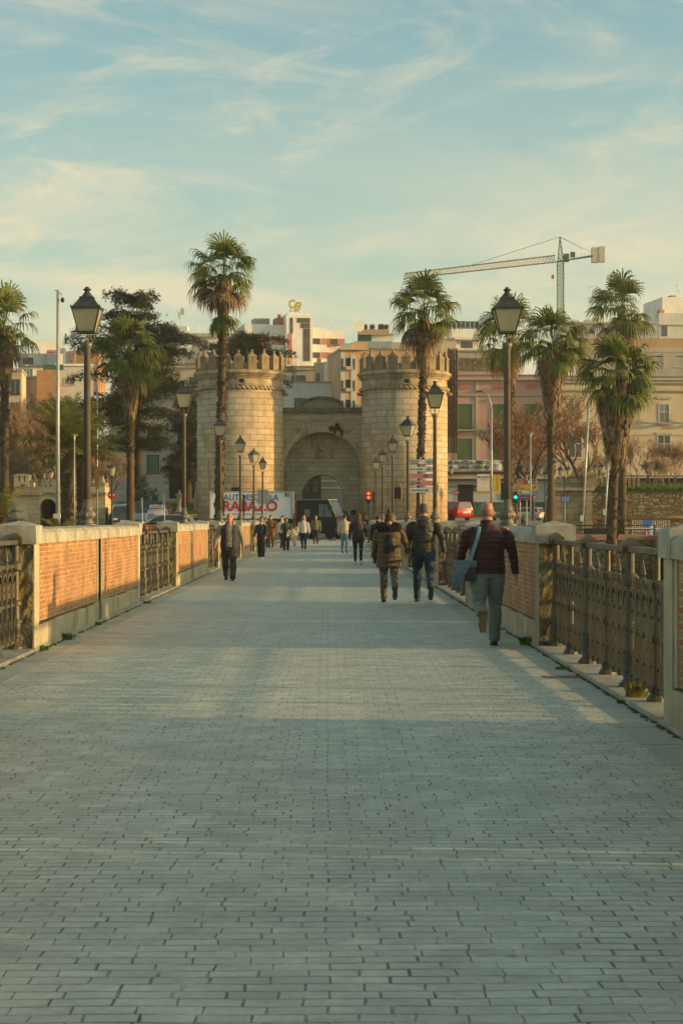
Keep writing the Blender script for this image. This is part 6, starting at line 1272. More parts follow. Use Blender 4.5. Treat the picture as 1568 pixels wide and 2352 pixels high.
# dark military style van, three quarter front
t = thing('black_van', 'tall black van stopped across the bridge end with its windscreen to the right', 'van', (px(737, 145), 145, 0), R(-22)); bp = mat('black_van_paint', (.010, .011, .010), .45, .2, 2, 0, spec=.35)
m = MB(); m.prism([(-1.75, .45), (-1.75, 3.05), (.95, 3.1), (1.02, 3.0), (1.62, 1.75), (1.78, 1.6), (1.8, .5), (1.65, .42)], -.95, .95, 'y'); bd = m.build('body', bp, t, bevel=.06, smooth=False)
m = MB(); m.box(-1.8, 1.0, -1.0, 1.0, 3.06, 3.14); m.build('roof_rail', M['signback'], bd, bevel=.02)
m = MB(); m.prism([(.2, 1.75), (.2, 2.75), (.85, 2.75), (1.4, 1.75)], -.975, -.955, 'y'); m.build('door_window', M['paleglass'], bd); m = MB(); m.box(.62, .68, -.985, -.96, 1.75, 2.75); m.build('window_bar', bp, bd)
m = MB(); m.box(-1.0, -.55, -.975, -.955, 1.75, 2.35); m.build('side_window', M['paleglass'], bd, bevel=.008)
m = MB(); m.quad((1.06, -.82, 2.95), (1.06, .82, 2.95), (1.62, .82, 1.82), (1.62, -.82, 1.82)); m.v = [(v[0] + .03, v[1], v[2] + .01) for v in m.v]; m.build('windscreen', M['carglass'], bd)
m = MB(); m.tube([(1.06, -.93, 3.0), (1.66, -.93, 1.74)], .05, 6); M['sunlit_edge'] = flat('olive_pillar', (.20, .20, .10), .5); m.build('pillar', M['sunlit_edge'], bd); m = MB(); m.cbox((1.35, -1.2, 2.35), (.12, .25, .45)); m.tube([(1.3, -.95, 2.5), (1.35, -1.15, 2.5)], .02, 5); m.build('wing_mirror', bp, t)  # pillar colour lightened to stand in for sun on the windscreen edge
for s_ in (-1, 1): m = MB(); m.cbox((1.8, s_ * .68, .95), (.06, .3, .25)); m.build('headlight', M['headlight'], t)
m = MB(); m.box(1.72, 1.95, -.98, .98, .35, .65); bu = m.build('bumper', M['black'], t, bevel=.03); m = MB(); m.box(1.96, 1.98, -.55, .15, .38, .62); m.build('number_plate', M['signwhite'], bu)
for x in (-1.1, 1.15):
    for s_ in (-1, 1): m = MB(); m.lathe([(.25, -.13), (.43, -.13), (.44, 0), (.43, .13), (.25, .13)], seg=20); o = m.build('wheel', M['tyre'], t, (x, s_ * .88, .44)); o.rotation_euler = (R(90), 0, 0); m = MB(); m.lathe([(.001, .1 * s_), (.25, .12 * s_)], seg=12); m.build('rim', M['black'], o)
m = MB(); m.tube([(.55, -1.0, .5), (.68, -1.0, .85), (1.15, -1.0, 1.03), (1.62, -1.0, .85), (1.72, -1.0, .55)], .06, 6); m.build('wheel_arch', M['black'], bd)
t = car('parked_car', 'dark car with glowing red tail light seen through the passage behind the van', 'car', (px(776, 163), 163, .75), R(80), P_('dark_green_paint', (.03, .04, .04)), 4.2, 1.75, 1.6, 'mpv')
m = MB(); m.cbox((-2.12, .1, 1.55), (.06, .6, .07)); m.build('brake_light', M['taillight'], t)
# ---------------------------------------------------------------- people
def skinmat(name, c):
    m, n, l, b = newmat(name); setp(b, .55, 0, .35); b.inputs['Subsurface Weight'].default_value = .08; b.inputs['Subsurface Radius'].default_value = (.02, .01, .005)
    o = mixc(n, l, mapr(n, l, noise_fac(n, l, 18, 4), .35, .65), tuple(v * .88 for v in c), c); l.new(o, b.inputs['Base Color']); return m
M['skin'] = skinmat('skin', (.46, .23, .15)); M['skin2'] = skinmat('ruddy_skin', (.48, .20, .13)); M['skin3'] = skinmat('tanned_skin', (.30, .15, .085))
def cloth(name, c, var=.2, quilt=0, sc_=6, c2=None, rough=.85, seam=.45, fold=.6):
    m, n, l, b = newmat(name); setp(b, rough, 0, .25); b.inputs['Sheen Weight'].default_value = .15
    f = mapr(n, l, noise_fac(n, l, sc_, 5), .35, .65); o = mixc(n, l, f, c2 or tuple(v * (1 - var) for v in c), tuple(v * (1 + var * .6) for v in c)); p = None
    if quilt:
        tc = N(n, 'ShaderNodeTexCoord'); wv = N(n, 'ShaderNodeTexWave', bands_direction='Z', wave_profile='SIN'); wv.inputs['Scale'].default_value = quilt; wv.inputs['Distortion'].default_value = 1.2; wv.inputs['Detail'].default_value = 2; wv.inputs['Detail Scale'].default_value = 1.5
        l.new(tc.outputs['Object'], wv.inputs[0]); s_ = mapr(n, l, wv.outputs[1], .0, .28, seam, 1); o = mixc(n, l, 1.0, o, s_, 'MULTIPLY')
        p = bumpn(n, l, s_, b, 1.0, .03)
    l.new(o, b.inputs['Base Color']); bumpn(n, l, noise_fac(n, l, 9, 5, (1, 1, .6)), b, fold, .03, p); return m
HAIR = {k: mat('hair_' + k, v, .6, .35, 30, .5, 60, .004, s3=(1, 1, .3)) for k, v in {'dark': (.022, .014, .010), 'grey': (.22, .19, .15), 'brown': (.07, .035, .018), 'red': (.50, .12, .02), 'saltpepper': (.085, .07, .055), 'stubble': (.27, .155, .10)}.items()}
M['shoe_brown'] = mat('brown_leather', (.17, .055, .022), .45, .2, 8, 0); M['shoe_dark'] = mat('dark_shoe_leather', (.035, .024, .018), .5, .2, 8, 0); M['shoe_white'] = flat('white_trainers', (.62, .60, .54), .7); M['sole'] = flat('shoe_sole', (.10, .085, .06), .9); M['eye'] = flat('eye_dark', (.02, .012, .01), .3)
def fuse(mb, name, m_, vs, parent, noise_amp=.0, cell=.09, sm_=3, quilt=0, loc=(0, 0, 0)):
    me = mb.mesh('tmp', m_); o = bpy.data.objects.new('tmp', me); col.objects.link(o)
    r_ = o.modifiers.new('r', 'REMESH'); r_.mode = 'VOXEL'; r_.voxel_size = vs
    s_ = o.modifiers.new('s', 'SMOOTH'); s_.iterations = sm_; s_.factor = .5
    dg = bpy.context.evaluated_depsgraph_get(); out = bpy.data.meshes.new_from_object(o.evaluated_get(dg)); bpy.data.objects.remove(o); bpy.data.meshes.remove(me)
    if noise_amp or quilt:
        from mathutils import noise
        ns = [v.normal.copy() for v in out.vertices]
        for v, nn in zip(out.vertices, ns):
            a = noise.noise(Vector((v.co.x / cell, v.co.y / cell, v.co.z / cell * 1.4))) * noise_amp
            if quilt: a += quilt * (abs(math.sin(math.pi * (v.co.z + .25 * v.co.x * 0 + .01 * noise.noise(v.co * 6)) / .062)) - .6)
            v.co += nn * a
    out.name = name; out.polygons.foreach_set('use_smooth', [True] * len(out.polygons)); out.materials.clear(); out.materials.append(m_)
    return link(name, out, parent, loc)
UP = Vector((0, 0, 1))
def sag(p, ang, l, side=0.0):   # point at length l below p, swung forward by ang degrees, outward by side
    return p + Vector((math.sin(R(side)) * l, math.sin(R(ang)) * math.cos(R(side)) * l, -math.cos(R(ang)) * math.cos(R(side)) * l))
def person(label, X, Y, h, yaw, top, bottom, shoe, skin='skin', hair=('short', 'dark'), legs=((22, 8), (-18, 30)), arms=((-18, 8, 6), (18, 12, 6)), near=0, build=1.0, z0=0.0, coat=0, sleeve=True, quilt=0, head_yaw=0, head_pitch=0, vest=None, zgap=0, hood=None, collar=True, lean=0, hands=True, trouser_w=1.0, handfwd=None, chest=1.0):
    s = h / 1.76; vs = (.014, .0095, .0075)[near]
    t = thing('person', label, 'person', (X, Y, z0), 0, 'people walking on the bridge'); t.rotation_euler.z = R(yaw); t.scale = (s, s, s); b = build
    # ---- legs
    HZ = .93; J = []
    for i, (sx, (th, kn)) in enumerate(((-1, legs[0]), (1, legs[1]))):
        hip = Vector((sx * .092 * b, 0, HZ)); k = sag(hip, th, .43); a = sag(k, th - kn, .42, -sx * .4); J.append((hip, k, a, th - kn))
    low = min(j[2].z - .075 * math.cos(R(j[3])) - (.0 if j[3] > -10 else .13 * math.sin(R(-j[3]) * .8)) for j in J); dz = -low
    J = [(hp + UP * dz, k + UP * dz, a + UP * dz, q) for hp, k, a, q in J]; HZ += dz
    ln = math.tan(R(lean))
    def T_(x, y, z): return Vector((x, y + (z - .93) * ln, z + dz))
    # ---- arms: (swing, elbow bend, side)
    A = []
    for sx, (sw, el, sd_) in ((-1, arms[0]), (1, arms[1])):
        sh = T_(sx * .20 * b, 0, 1.42); e = sag(sh, sw, .285, sx * sd_); w = sag(e, sw + el, .255, sx * sd_ * .5); A.append((sh, e, w, sw + el))
    body = MB()
    tr = [(.84, .13, .10), (.92, .155, .115), (1.05, .14, .105), (1.18, .15, .11), (1.32, .17, .115), (1.41, .165, .095), (1.47, .09, .07), (1.51, .058, .06), (1.57, .054, .058)]
    body.tube([T_(0, 0, z) for z, *_ in tr], [(a * b, c * b) for z, a, c in tr], 16, side=(1, 0, 0))
    for hip, k, a, q in J: body.tube([hip, hip.lerp(k, .5), k, k.lerp(a, .4), a, a + (a - k).normalized() * .03], [.082 * b, .07 * b, .055, .052, .036, .034], 10)
    for (sh, e, w, q), sx in zip(A, (-1, 1)): body.tube([sh - Vector((sx * .04, 0, -.01)), sh, sh.lerp(e, .5), e, e.lerp(w, .35), w], [.045, .05, .045, .037, .038, .027], 10)
    # head
    hc = T_(0, 0, 1.50) + Vector((0, .012, 0)); HM = Matrix.Translation(hc) @ Matrix.Rotation(R(head_yaw), 4, 'Z') @ Matrix.Rotation(R(head_pitch), 4, 'X')
    hd = [(.02, .035, .045, .045), (.045, .052, .06, .042), (.075, .062, .078, .03), (.11, .070, .088, .018), (.15, .075, .097, .008), (.19, .077, .100, .004), (.225, .070, .092, 0), (.25, .053, .07, -.002), (.265, .025, .035, -.004)]
    body.tube([HM @ Vector((0, y, z)) for z, a, c, y in hd], [(a, c) for z, a, c, y in hd], 18, side=HM.to_3x3() @ Vector((1, 0, 0)))
    body.tube([HM @ Vector((0, 0, -.03)), HM @ Vector((0, .01, .08))], [.058, .055], 12)
    def hp_(x, y, z): return HM @ Vector((x, y, z))
    body.tube([hp_(0, .088, .165), hp_(0, .115, .125), hp_(0, .118, .112), hp_(0, .09, .10)], [.011, .015, .017, .010], 8)       # nose
    body.tube([hp_(-.024, .094, .083), hp_(0, .106, .083), hp_(.024, .094, .083)], [.007, .011, .007], 8); body.tube([hp_(-.020, .088, .068), hp_(0, .101, .068), hp_(.020, .088, .068)], [.007, .010, .007], 8)  # lips
    body.tube([hp_(-.02, .085, .038), hp_(0, .092, .036), hp_(.02, .085, .038)], [.014, .018, .014], 8); body.tube([hp_(-.055, .078, .175), hp_(0, .1, .172), hp_(.055, .078, .175)], [.008, .011, .008], 8)
    for sx in (-1, 1): body.tube([hp_(sx * .072, .0, .155), hp_(sx * .085, -.012, .14), hp_(sx * .084, -.010, .115), hp_(sx * .072, .004, .095)], [.010, .016, .014, .008], 8)
    # hands: palm, four fingers of unequal length, thumb at the side
    for (sh, e, w, q), sx in zip(A, (-1, 1)):
        if not hands: break
        d = (w - e).normalized(); f = Vector((0, 1, 0)); f = (f - d * f.dot(d)).normalized(); n_ = d.cross(f).normalized()
        if n_.x * sx < 0: n_ = -n_
        body.tube([w, w + d * .03, w + d * .085], [(.020, .028), (.018, .038), (.014, .040)], 10, side=n_)
        for i, (o_, l_) in enumerate(((.030, .068), (.011, .078), (-.010, .074), (-.030, .058))):
            p = w + d * .08 + f * o_; c_ = -n_ * .3 + Vector((0, 0, 0)); p1 = p + (d + f * o_ * 2).normalized() * l_ * .45; p2 = p1 + (d * .85 - n_ * .5).normalized() * l_ * .32; p3 = p2 + (d * .5 - n_ * .85).normalized() * l_ * .28
            body.tube([p, p1, p2, p3], [.0088, .0082, .0075, .006], 7)
        p = w + d * .025 + f * .030; body.tube([p, p + (f * .7 + d * .6).normalized() * .035, p + (f * .45 + d * .95 - n_ * .25).normalized() * .072], [.0115, .0105, .008], 7)
    fuse(body, 'body', M[skin], vs, t, 0, sm_=2)
    if near or True:
        m = MB()
        for sx in (-1, 1): m.ball(tuple(hp_(sx * .031, .087, .15)), .0095, 8, 6)
        m.build('eyes', M['eye'], t, smooth=True); m = MB()
        for sx in (-1, 1): m.tube([hp_(sx * .05, .085, .172), hp_(sx * .03, .099, .178), hp_(sx * .014, .1, .174)], .005, 5)
        m.build('eyebrows', HAIR[hair[1]], t)
    # hair
    kind, hcol = hair; m = MB()
    def cap(rings, off=0): m.tube([hp_(0, y + off, z) for z, a, c, y in rings], [(a, c) for z, a, c, y in rings], 18, side=HM.to_3x3() @ Vector((1, 0, 0)))
    if kind != 'bald':
        cap([(.11, .074, .055, -.046), (.15, .081, .072, -.036), (.19, .084, .094, -.014), (.225, .078, .098, -.006), (.255, .060, .078, -.004), (.278, .03, .04, -.004)])
        if kind == 'long':
            m.tube([hp_(0, -.05, .2), hp_(0, -.085, .08), hp_(0, -.105, -.06), hp_(0, -.12, -.20), hp_(.01, -.115, -.33)], [(.07, .05), (.088, .05), (.10, .045), (.09, .04), (.045, .022)], 14, side=HM.to_3x3() @ Vector((1, 0, 0)))
            for sx in (-1, 1): m.tube([hp_(sx * .062, .01, .22), hp_(sx * .082, .015, .12), hp_(sx * .085, .02, .0), hp_(sx * .08, .03, -.12), hp_(sx * .075, .07, -.26)], [.026, .036, .044, .042, .016], 8)
        if kind == 'bun': m.ball(tuple(hp_(0, -.05, .305)), .047, 10, 8); m.ball(tuple(hp_(.02, -.04, .33)), .03, 8, 6)
        if kind == 'mop': m.ball(tuple(hp_(0, .06, .235)), .045, 10, 8); m.ball(tuple(hp_(-.03, -.02, .27)), .05, 10, 8)
        if kind in ('pony', 'tied'): m.tube([hp_(0, -.09, .18), hp_(0, -.13, .12), hp_(0, -.12, .0)], [.03, .035, .012], 8)
        fuse(m, 'hair', HAIR[hcol], max(vs, .008), t, .012 if kind in ('long', 'mop', 'bun') else .005, .03, 2)
    else:
        m.tube([hp_(0, -.040, .085), hp_(0, -.028, .115), hp_(0, -.020, .15), hp_(0, -.018, .172)], [(.060, .044), (.0735, .064), (.0775, .078), (.076, .077)], 18, side=HM.to_3x3() @ Vector((1, 0, 0))); m.build('hair_fringe', HAIR[hcol], t, smooth=True)
    # trousers
    m = MB(); bw = trouser_w
    m.tube([T_(0, 0, 1.03), T_(0, 0, .96), T_(0, -.008, .90), T_(0, -.005, .85)], [(.150 * b, .118 * b), (.168 * b, .130 * b), (.175 * b, .135 * b), (.14 * b, .11 * b)], 16, side=(1, 0, 0))
    for hip, k, a, q in J:
        kk = k + Vector((0, .008, 0)); e_ = a + (a - k).normalized() * (.015 if bw >= 1 else -.03)
        m.tube([hip + UP * .03, hip.lerp(k, .25), hip.lerp(k, .6), kk, k.lerp(a, .35) - Vector((0, .012, 0)), k.lerp(a, .75), e_], [.105 * b, .103 * b, .086 * b * bw ** .5, .073 * bw ** .7, .072 * bw, .062 * bw, .062 * bw], 14)
    fuse(m, 'trousers', bottom, vs, t, .010, .07, 2)
    # shoes
    for hip, k, a, q in J:
        fm = Matrix.Translation(a) @ Matrix.Rotation(R(q if q < 0 else q * .5), 4, 'X'); m = MB(); P = lambda x, y, z: fm @ Vector((x, y, z))
        m.tube([P(0, -.055, -.045), P(0, -.02, -.035), P(0, .05, -.045), P(0, .13, -.055), P(0, .185, -.062), P(0, .205, -.066)], [(.030, .028), (.040, .045), (.043, .034), (.047, .025), (.040, .018), (.02, .010)], 12, side=(1, 0, 0))
        m.tube([P(0, -.015, .02), P(0, -.012, -.03)], [.043, .044], 12); o = fuse(m, 'shoe', M[shoe], vs, t, 0, sm_=1)
        m = MB(); m.prism([(-.04, -.07), (.04, -.07), (.048, .0), (.05, .12), (.03, .205), (-.03, .205), (-.05, .12), (-.042, 0)], -.088, -.070, 'z'); m.v = [tuple(fm @ Vector(v)) for v in m.v]; m.build('sole', M['sole'] if shoe != 'shoe_white' else M['shoe_white'], o, bevel=.004)
    # top
    m = MB(); cl = coat; g = .028
    zb = .90 - cl
    prof = [(zb, .19 + cl * .1, .145 + cl * .08), (max(zb + .08, .95 - cl * .5), .188 + cl * .06, .148 + cl * .05), (1.06, .178, .14), (1.18, .178, .142), (1.32, .192, .146), (1.38, .182, .130), (1.43, .150, .108), (1.47, .105, .09), (1.495, .080, .084)]
    m.tube([T_(0, -.004, z) for z, *_ in prof], [(a * b * chest, c * b * chest) for z, a, c in prof], 18, side=(1, 0, 0))
    if sleeve and not vest:
        for (sh, e, w, q), sx in zip(A, (-1, 1)): m.tube([sh - Vector((sx * .09, 0, .0)), sh - Vector((sx * .02, 0, .03)), sh.lerp(e, .25) + Vector((sx * .004, 0, 0)), sh.lerp(e, .6), e, e.lerp(w, .5), w + (w - e).normalized() * .01], [.048 * b, .068 * b, .072 * b, .068 * b, .060, .053, .045], 12)
    if collar: m.tube([T_(0, -.002, 1.46), T_(0, .0, 1.50), T_(0, .004, 1.545)], [(.10, .095), (.086, .088), (.080, .082)], 14, side=(1, 0, 0))
    if hood: m.tube([T_(0, -.06, 1.53), T_(0, -.12, 1.47), T_(0, -.135, 1.38), T_(0, -.12, 1.30)], [(.09, .05), (.135, .07), (.12, .06), (.06, .03)], 14, side=(1, 0, 0))
    if vest:
        u = MB(); u.tube([T_(0, .006, z) for z, *_ in prof[:-1]], [(a * b * .95, c * b * .97) for z, a, c in prof[:-1]], 18, side=(1, 0, 0))
        for (sh, e, w, q), sx in zip(A, (-1, 1)): u.tube([sh - Vector((sx * .06, 0, .01)), sh, sh.lerp(e, .5), e, e.lerp(w, .5), w], [.062, .070, .062, .055, .046, .038], 12)
        fuse(u, 'sweater', vest, vs, t, .009, .06, 2)
        o = fuse(m, 'padded_vest', top, vs, t, .006, .06, 2, quilt)
        # open front: cut the faces over the breastbone
        bm_ = bmesh.new(); bm_.from_mesh(o.data); bmesh.ops.delete(bm_, geom=[f for f in bm_.faces if f.calc_center_median().y > .0 and abs(f.calc_center_median().x + .015) < .088 and f.calc_center_median().z < 1.6 + dz], context='FACES'); bm_.to_mesh(o.data); bm_.free(); o.modifiers.new('t', 'SOLIDIFY').thickness = -.012
    else: o = fuse(m, 'jacket', top, vs, t, .008, .07, 2, quilt)
    t['dz'] = dz
    return t, J, A, T_, hp_
C = cloth
D_ = {'burg': C('burgundy_quilted_nylon', (.050, .014, .014), .2, 0, 6, rough=.55), 'darkq': C('olive_black_quilted_nylon', (.045, .043, .030), .25, 0, rough=.5), 'parka': C('olive_brown_parka', (.115, .080, .038), .18, 3.2, rough=.8, seam=.75), 'vestq': C('navy_quilted_vest', (.030, .032, .048), .2, 0, rough=.6),
      'greyknit': C('grey_sweater', (.24, .22, .17)), 'camo': C('dark_camouflage_trousers', (.055, .050, .040), .3, 0, 5, c2=(.018, .018, .018)), 'teal': C('grey_green_chinos', (.15, .175, .148), .15), 'jeans': C('dark_blue_jeans', (.035, .060, .085), .3, 0, 4, c2=(.018, .028, .042)),
      'greybrown': C('grey_brown_trousers', (.13, .105, .08)), 'navy': C('navy_jacket', (.028, .034, .045)), 'blacktr': C('black_trousers', (.032, .032, .034)), 'rust': C('rust_trousers', (.22, .085, .025)), 'ochre': C('olive_ochre_quilted', (.15, .085, .025), .2, 3.2, seam=.6), 'green': C('dark_green_sweater', (.03, .075, .045)),
      'white': C('white_knit', (.55, .55, .52)), 'blue': C('light_blue_jeans', (.13, .24, .30)), 'bluetop': C('bright_blue_jacket', (.04, .11, .32)), 'olive': C('olive_jacket', (.15, .15, .055)), 'creamj': C('cream_jacket', (.48, .40, .28)), 'plum': C('dark_plum_sweatshirt', (.05, .035, .045)), 'orange': C('burnt_orange_jacket', (.32, .11, .03)), 'indigo': C('indigo_jeans', (.03, .045, .09)), 'camel': C('camel_coat_cloth', (.52, .43, .31))}
def at(xd, fy): Y = 4200 * EYE / (fy - CY); return px(xd, Y), Y
# 1 bald man with bag
X1, Y1 = at(1118, 1484)
p1, J1, A1, T1, H1 = person('bald man in burgundy quilted jacket and grey green trousers walking away with a blue bag', X1, Y1, 1.77, 0, D_['burg'], D_['teal'], 'shoe_dark', 'skin2', ('bald', 'stubble'), legs=((-16, 62), (9, 2)), arms=((10, 10, 17), (-8, 14, 17)), near=2, build=1.12, quilt=.009, chest=1.06, trouser_w=1.12)
# 2 tall man in dark jacket
X2, Y2 = at(972, 1383)
p2, J2, A2, T2, H2 = person('tall man in dark quilted hooded jacket and blue jeans with tan brown boots, walking away', X2, Y2, 1.86, 0, D_['darkq'], D_['jeans'], 'shoe_brown', 'skin2', ('short', 'saltpepper'), legs=((14, 3), (-20, 38)), arms=((8, 14, 9), (-18, 6, 19)), near=1, build=1.12, quilt=.005, hood=True)
# 3 woman in parka
X3, Y3 = at(893, 1384)
p3, J3, A3, T3, H3 = person('woman in olive brown parka with black fur hood and high hair bun, walking away', X3, Y3, 1.68, 0, D_['parka'], D_['greybrown'], 'shoe_dark', 'skin', ('bun', 'brown'), legs=((12, 3), (-18, 42)), arms=((14, 10, 12), (8, 42, 24)), near=1, build=1.08, quilt=.006, coat=.20, chest=1.14)
m = MB(); P = [T3(.185 * math.cos(a), -.07 + .10 * math.sin(a), 1.49 + .035 * math.sin(a)) for a in [2 * math.pi * i / 16 for i in range(17)]]; m.tube(P, .066, 8); M['fur'] = mat('black_fur', (.02, .017, .013), .95, .5, 30, 1, 70, .02)
fu = fuse(m, 'fur_collar', M['fur'], .012, p3, .035, .03, 1); m = MB(); q = random.Random(3)
for _ in range(900): p = P[q.randrange(16)].lerp(P[q.randrange(16)] if 0 else P[(q.randrange(16))], 0) + rdir(q, -60, 90) * .06; d = rdir(q, -60, 90) * .045; w = d.orthogonal().normalized() * .004; m.quad(p - w, p + w, p + d)
m.build('fur_strands', M['fur'], fu)
m = MB(); m.tube([T3(0, -.10, 1.44), T3(0, -.155, 1.38), T3(0, -.165, 1.30), T3(0, -.15, 1.22)], [(.11, .04), (.165, .055), (.15, .05), (.06, .02)], 14, side=(1, 0, 0)); fuse(m, 'hood', D_['parka'], .012, p3, .006)
def place(o, p): o.location = p.location; o.rotation_euler = p.rotation_euler; o.scale = p.scale; return o
M['bpblack'] = mat('black_nylon', (.018, .018, .018), .5, .3, 8, .4, 10, .01)
bp_ = place(thing('backpack', 'small black drawstring backpack with buckled flap on the back of the parka woman', 'backpack'), p3)
m = MB(); m.tube([T3(0, -.20, 1.02), T3(0, -.235, 1.07), T3(0, -.24, 1.18), T3(0, -.225, 1.30), T3(0, -.20, 1.35)], [(.10, .05), (.125, .075), (.118, .07), (.09, .055), (.05, .03)], 14, side=(1, 0, 0)); fuse(m, 'bag_body', M['bpblack'], .012, bp_, .008)
m = MB(); m.tube([T3(-.10, -.30, 1.10), T3(0, -.325, 1.12), T3(.10, -.30, 1.10)], .012, 6); m.tube([T3(0, -.33, 1.12), T3(.01, -.33, .98)], .008, 5); m.tube([T3(-.02, -.33, 1.12), T3(-.04, -.32, 1.0)], .008, 5); m.build('drawstring', M['shoe_dark'], bp_)
for sx in (-1, 1): m = MB(); m.tube([T3(sx * .06, -.20, 1.33), T3(sx * .11, -.17, 1.42), T3(sx * .135, -.10, 1.47), T3(sx * .14, .0, 1.48)], [(.02, .008)] * 4, 8, side=(1, 0, 0)); m.build('strap', M['bpblack'], bp_)
# bag of the bald man
M['denim'] = cloth('pale_denim', (.12, .17, .21), .25); M['bagtop'] = cloth('blue_grey_canvas', (.11, .15, .17), .15); M['baggrey'] = cloth('charcoal_canvas', (.05, .055, .055), .15); M['strapblue'] = cloth('light_blue_webbing', (.17, .27, .36), .1)
bg = place(thing('shoulder_bag', 'blue and charcoal shoulder bag hanging on a light blue strap from the bald man', 'bag'), p1); bx0, bz0 = -.27, .92
m = MB(); m.cbox(T1(bx0, -.10, bz0), (.26, .14, .23)); m.build('bag_body', M['baggrey'], bg, bevel=.03, smooth=True)
m = MB(); m.cbox(T1(bx0, -.10, bz0 + .095), (.275, .155, .09)); m.build('flap', M['bagtop'], bg, bevel=.025, smooth=True); m = MB(); m.cbox(T1(bx0 + .03, -.19, bz0 + .06), (.05, .012, .03)); m.build('buckle', M['shoe_brown'], bg)
m = MB(); m.tube([T1(bx0 + .05, -.15, bz0 + .12), T1(-.19, -.165, 1.15), T1(-.13, -.17, 1.33), T1(-.105, -.13, 1.45), T1(-.09, -.02, 1.49), T1(-.12, .12, 1.40)], [(.022, .005)] * 6, 8, side=(1, 0, 0)); m.build('strap', M['strapblue'], bg)
jc = place(thing('folded_jacket', 'pale denim jacket hanging over the side of the shoulder bag', 'jacket'), p1); m = MB()
m.tube([T1(-.30, -.19, 1.05), T1(-.35, -.20, .98), T1(-.38, -.20, .87), T1(-.39, -.19, .76), T1(-.385, -.18, .68)], [(.045, .018), (.055, .025), (.05, .028), (.035, .02), (.015, .01)], 12, side=(1, 0, 0)); m.tube([T1(-.26, -.20, 1.04), T1(-.31, -.205, .92), T1(-.33, -.20, .78)], [(.05, .018), (.05, .02), (.03, .012)], 12, side=(1, 0, 0)); fuse(m, 'denim_cloth', M['denim'], .009, jc, .018, .05, 1)
# 4 man walking towards the camera
X4, Y4 = at(527, 1333)
p4, J4, A4, T4, H4 = person('man walking towards the viewer in open navy padded vest over grey sweater', X4, Y4, 1.76, 180, D_['vestq'], D_['camo'], 'shoe_dark', 'skin2', ('bald', 'grey'), legs=((24, 8), (-15, 26)), arms=((-18, 14, 17), (16, 22, 17)), near=1, build=1.12, quilt=.008, vest=D_['greyknit'], chest=1.06, trouser_w=1.25, head_yaw=4)
# 5.. smaller people
X, Y = at(600, 1282.5); person('teenager in navy zipped jacket with white collar, hands in pockets, coming closer', X, Y, 1.64, 168, D_['navy'], D_['blacktr'], 'shoe_white', 'skin', ('mop', 'brown'), legs=((6, 4), (-3, 6)), arms=((8, 30, 8), (8, 30, 8)), head_yaw=35, trouser_w=1.25)
m = MB(); m.tube([(X - .07, Y - .10, 1.42), (X, Y - .14, 1.36), (X + .07, Y - .10, 1.42)], .03, 6); tag(m.build('scarf_collar', D_['white'], smooth=True), 'white hood collar round the neck of the teenager in navy', 'scarf')
X, Y = at(609, 1257); person('dark haired person half hidden behind the teenager in navy', X, Y, 1.68, 180, D_['plum'], D_['blacktr'], 'shoe_dark', 'skin3', ('mop', 'dark'))
X, Y = at(622, 1258); pcap = person('man in flat cap, ochre quilted jacket and rust trousers near the left parapet', X, Y, 1.78, 180, D_['ochre'], D_['rust'], 'shoe_brown', 'skin2', ('short', 'grey'), legs=((5, 3), (-4, 6)), arms=((12, 50, 10), (12, 40, 10)), quilt=.006, build=1.08)
m = MB(); hh = pcap[4]; m.tube([hh(0, -.01, .21), hh(0, -.01, .24), hh(0, -.005, .275)], [(.092, .112), (.098, .115), (.05, .06)], 14, side=(1, 0, 0)); m.tube([hh(-.05, .10, .215), hh(0, .14, .21), hh(.05, .10, .215)], [(.03, .01)] * 3, 8); m.build('flat_cap', D_['ochre'], pcap[0], smooth=True)
X, Y = at(648, 1262); person('dark haired person in white sweater just behind the woman in green', X, Y, 1.76, 150, D_['white'], D_['blacktr'], 'shoe_white', 'skin', ('mop', 'dark'), arms=((5, 20, 14), (-5, 20, 8)))
X, Y = at(657, 1267); pg = person('woman in dark green sweater looking down at her phone', X, Y, 1.63, 185, D_['green'], D_['blacktr'], 'shoe_white', 'skin3', ('tied', 'dark'), legs=((6, 4), (-4, 8)), arms=((12, 85, 6), (12, 80, 6)), head_pitch=-28, trouser_w=1.2)
ph = place(thing('mobile_phone', 'small phone held by the woman in the green sweater', 'phone'), pg[0]); m = MB(); w_ = (pg[2][0][2] + pg[2][1][2]) / 2 + Vector((0, .07, .02)); m.cbox(w_, (.075, .14, .012), rx=R(30)); m.build('screen_body', M['black'], ph, bevel=.004)
ct = place(thing('draped_coat', 'cream coat carried over the arm of the woman in green', 'coat'), pg[0]); m = MB(); w_ = pg[2][0][1]; m.tube([w_ + Vector((-.05, .14, .02)), w_ + Vector((-.10, .18, -.12)), w_ + Vector((-.16, .18, -.4)), w_ + Vector((-.20, .17, -.72)), w_ + Vector((-.2, .16, -.88))], [(.10, .04), (.17, .055), (.16, .06), (.09, .045), (.05, .03)], 14, side=(1, 0, 0)); m.tube([w_ + Vector((.08, .16, 0)), w_ + Vector((.16, .19, -.25)), w_ + Vector((.2, .19, -.42))], [(.09, .04), (.09, .04), (.03, .02)], 12, side=(1, 0, 0)); fuse(m, 'coat_cloth', D_['camel'], .014, ct, .035, .07, 1)
X, Y = at(697, 1266); pr = person('woman with long red hair in white sweater and dark jeans walking closer', X, Y, 1.74, 172, D_['white'], D_['indigo'], 'shoe_white', 'skin', ('long', 'red'), legs=((3, 2), (-8, 22)), arms=((-4, 8, 10), (8, 70, 8)), head_yaw=25, trouser_w=.85, collar=True)
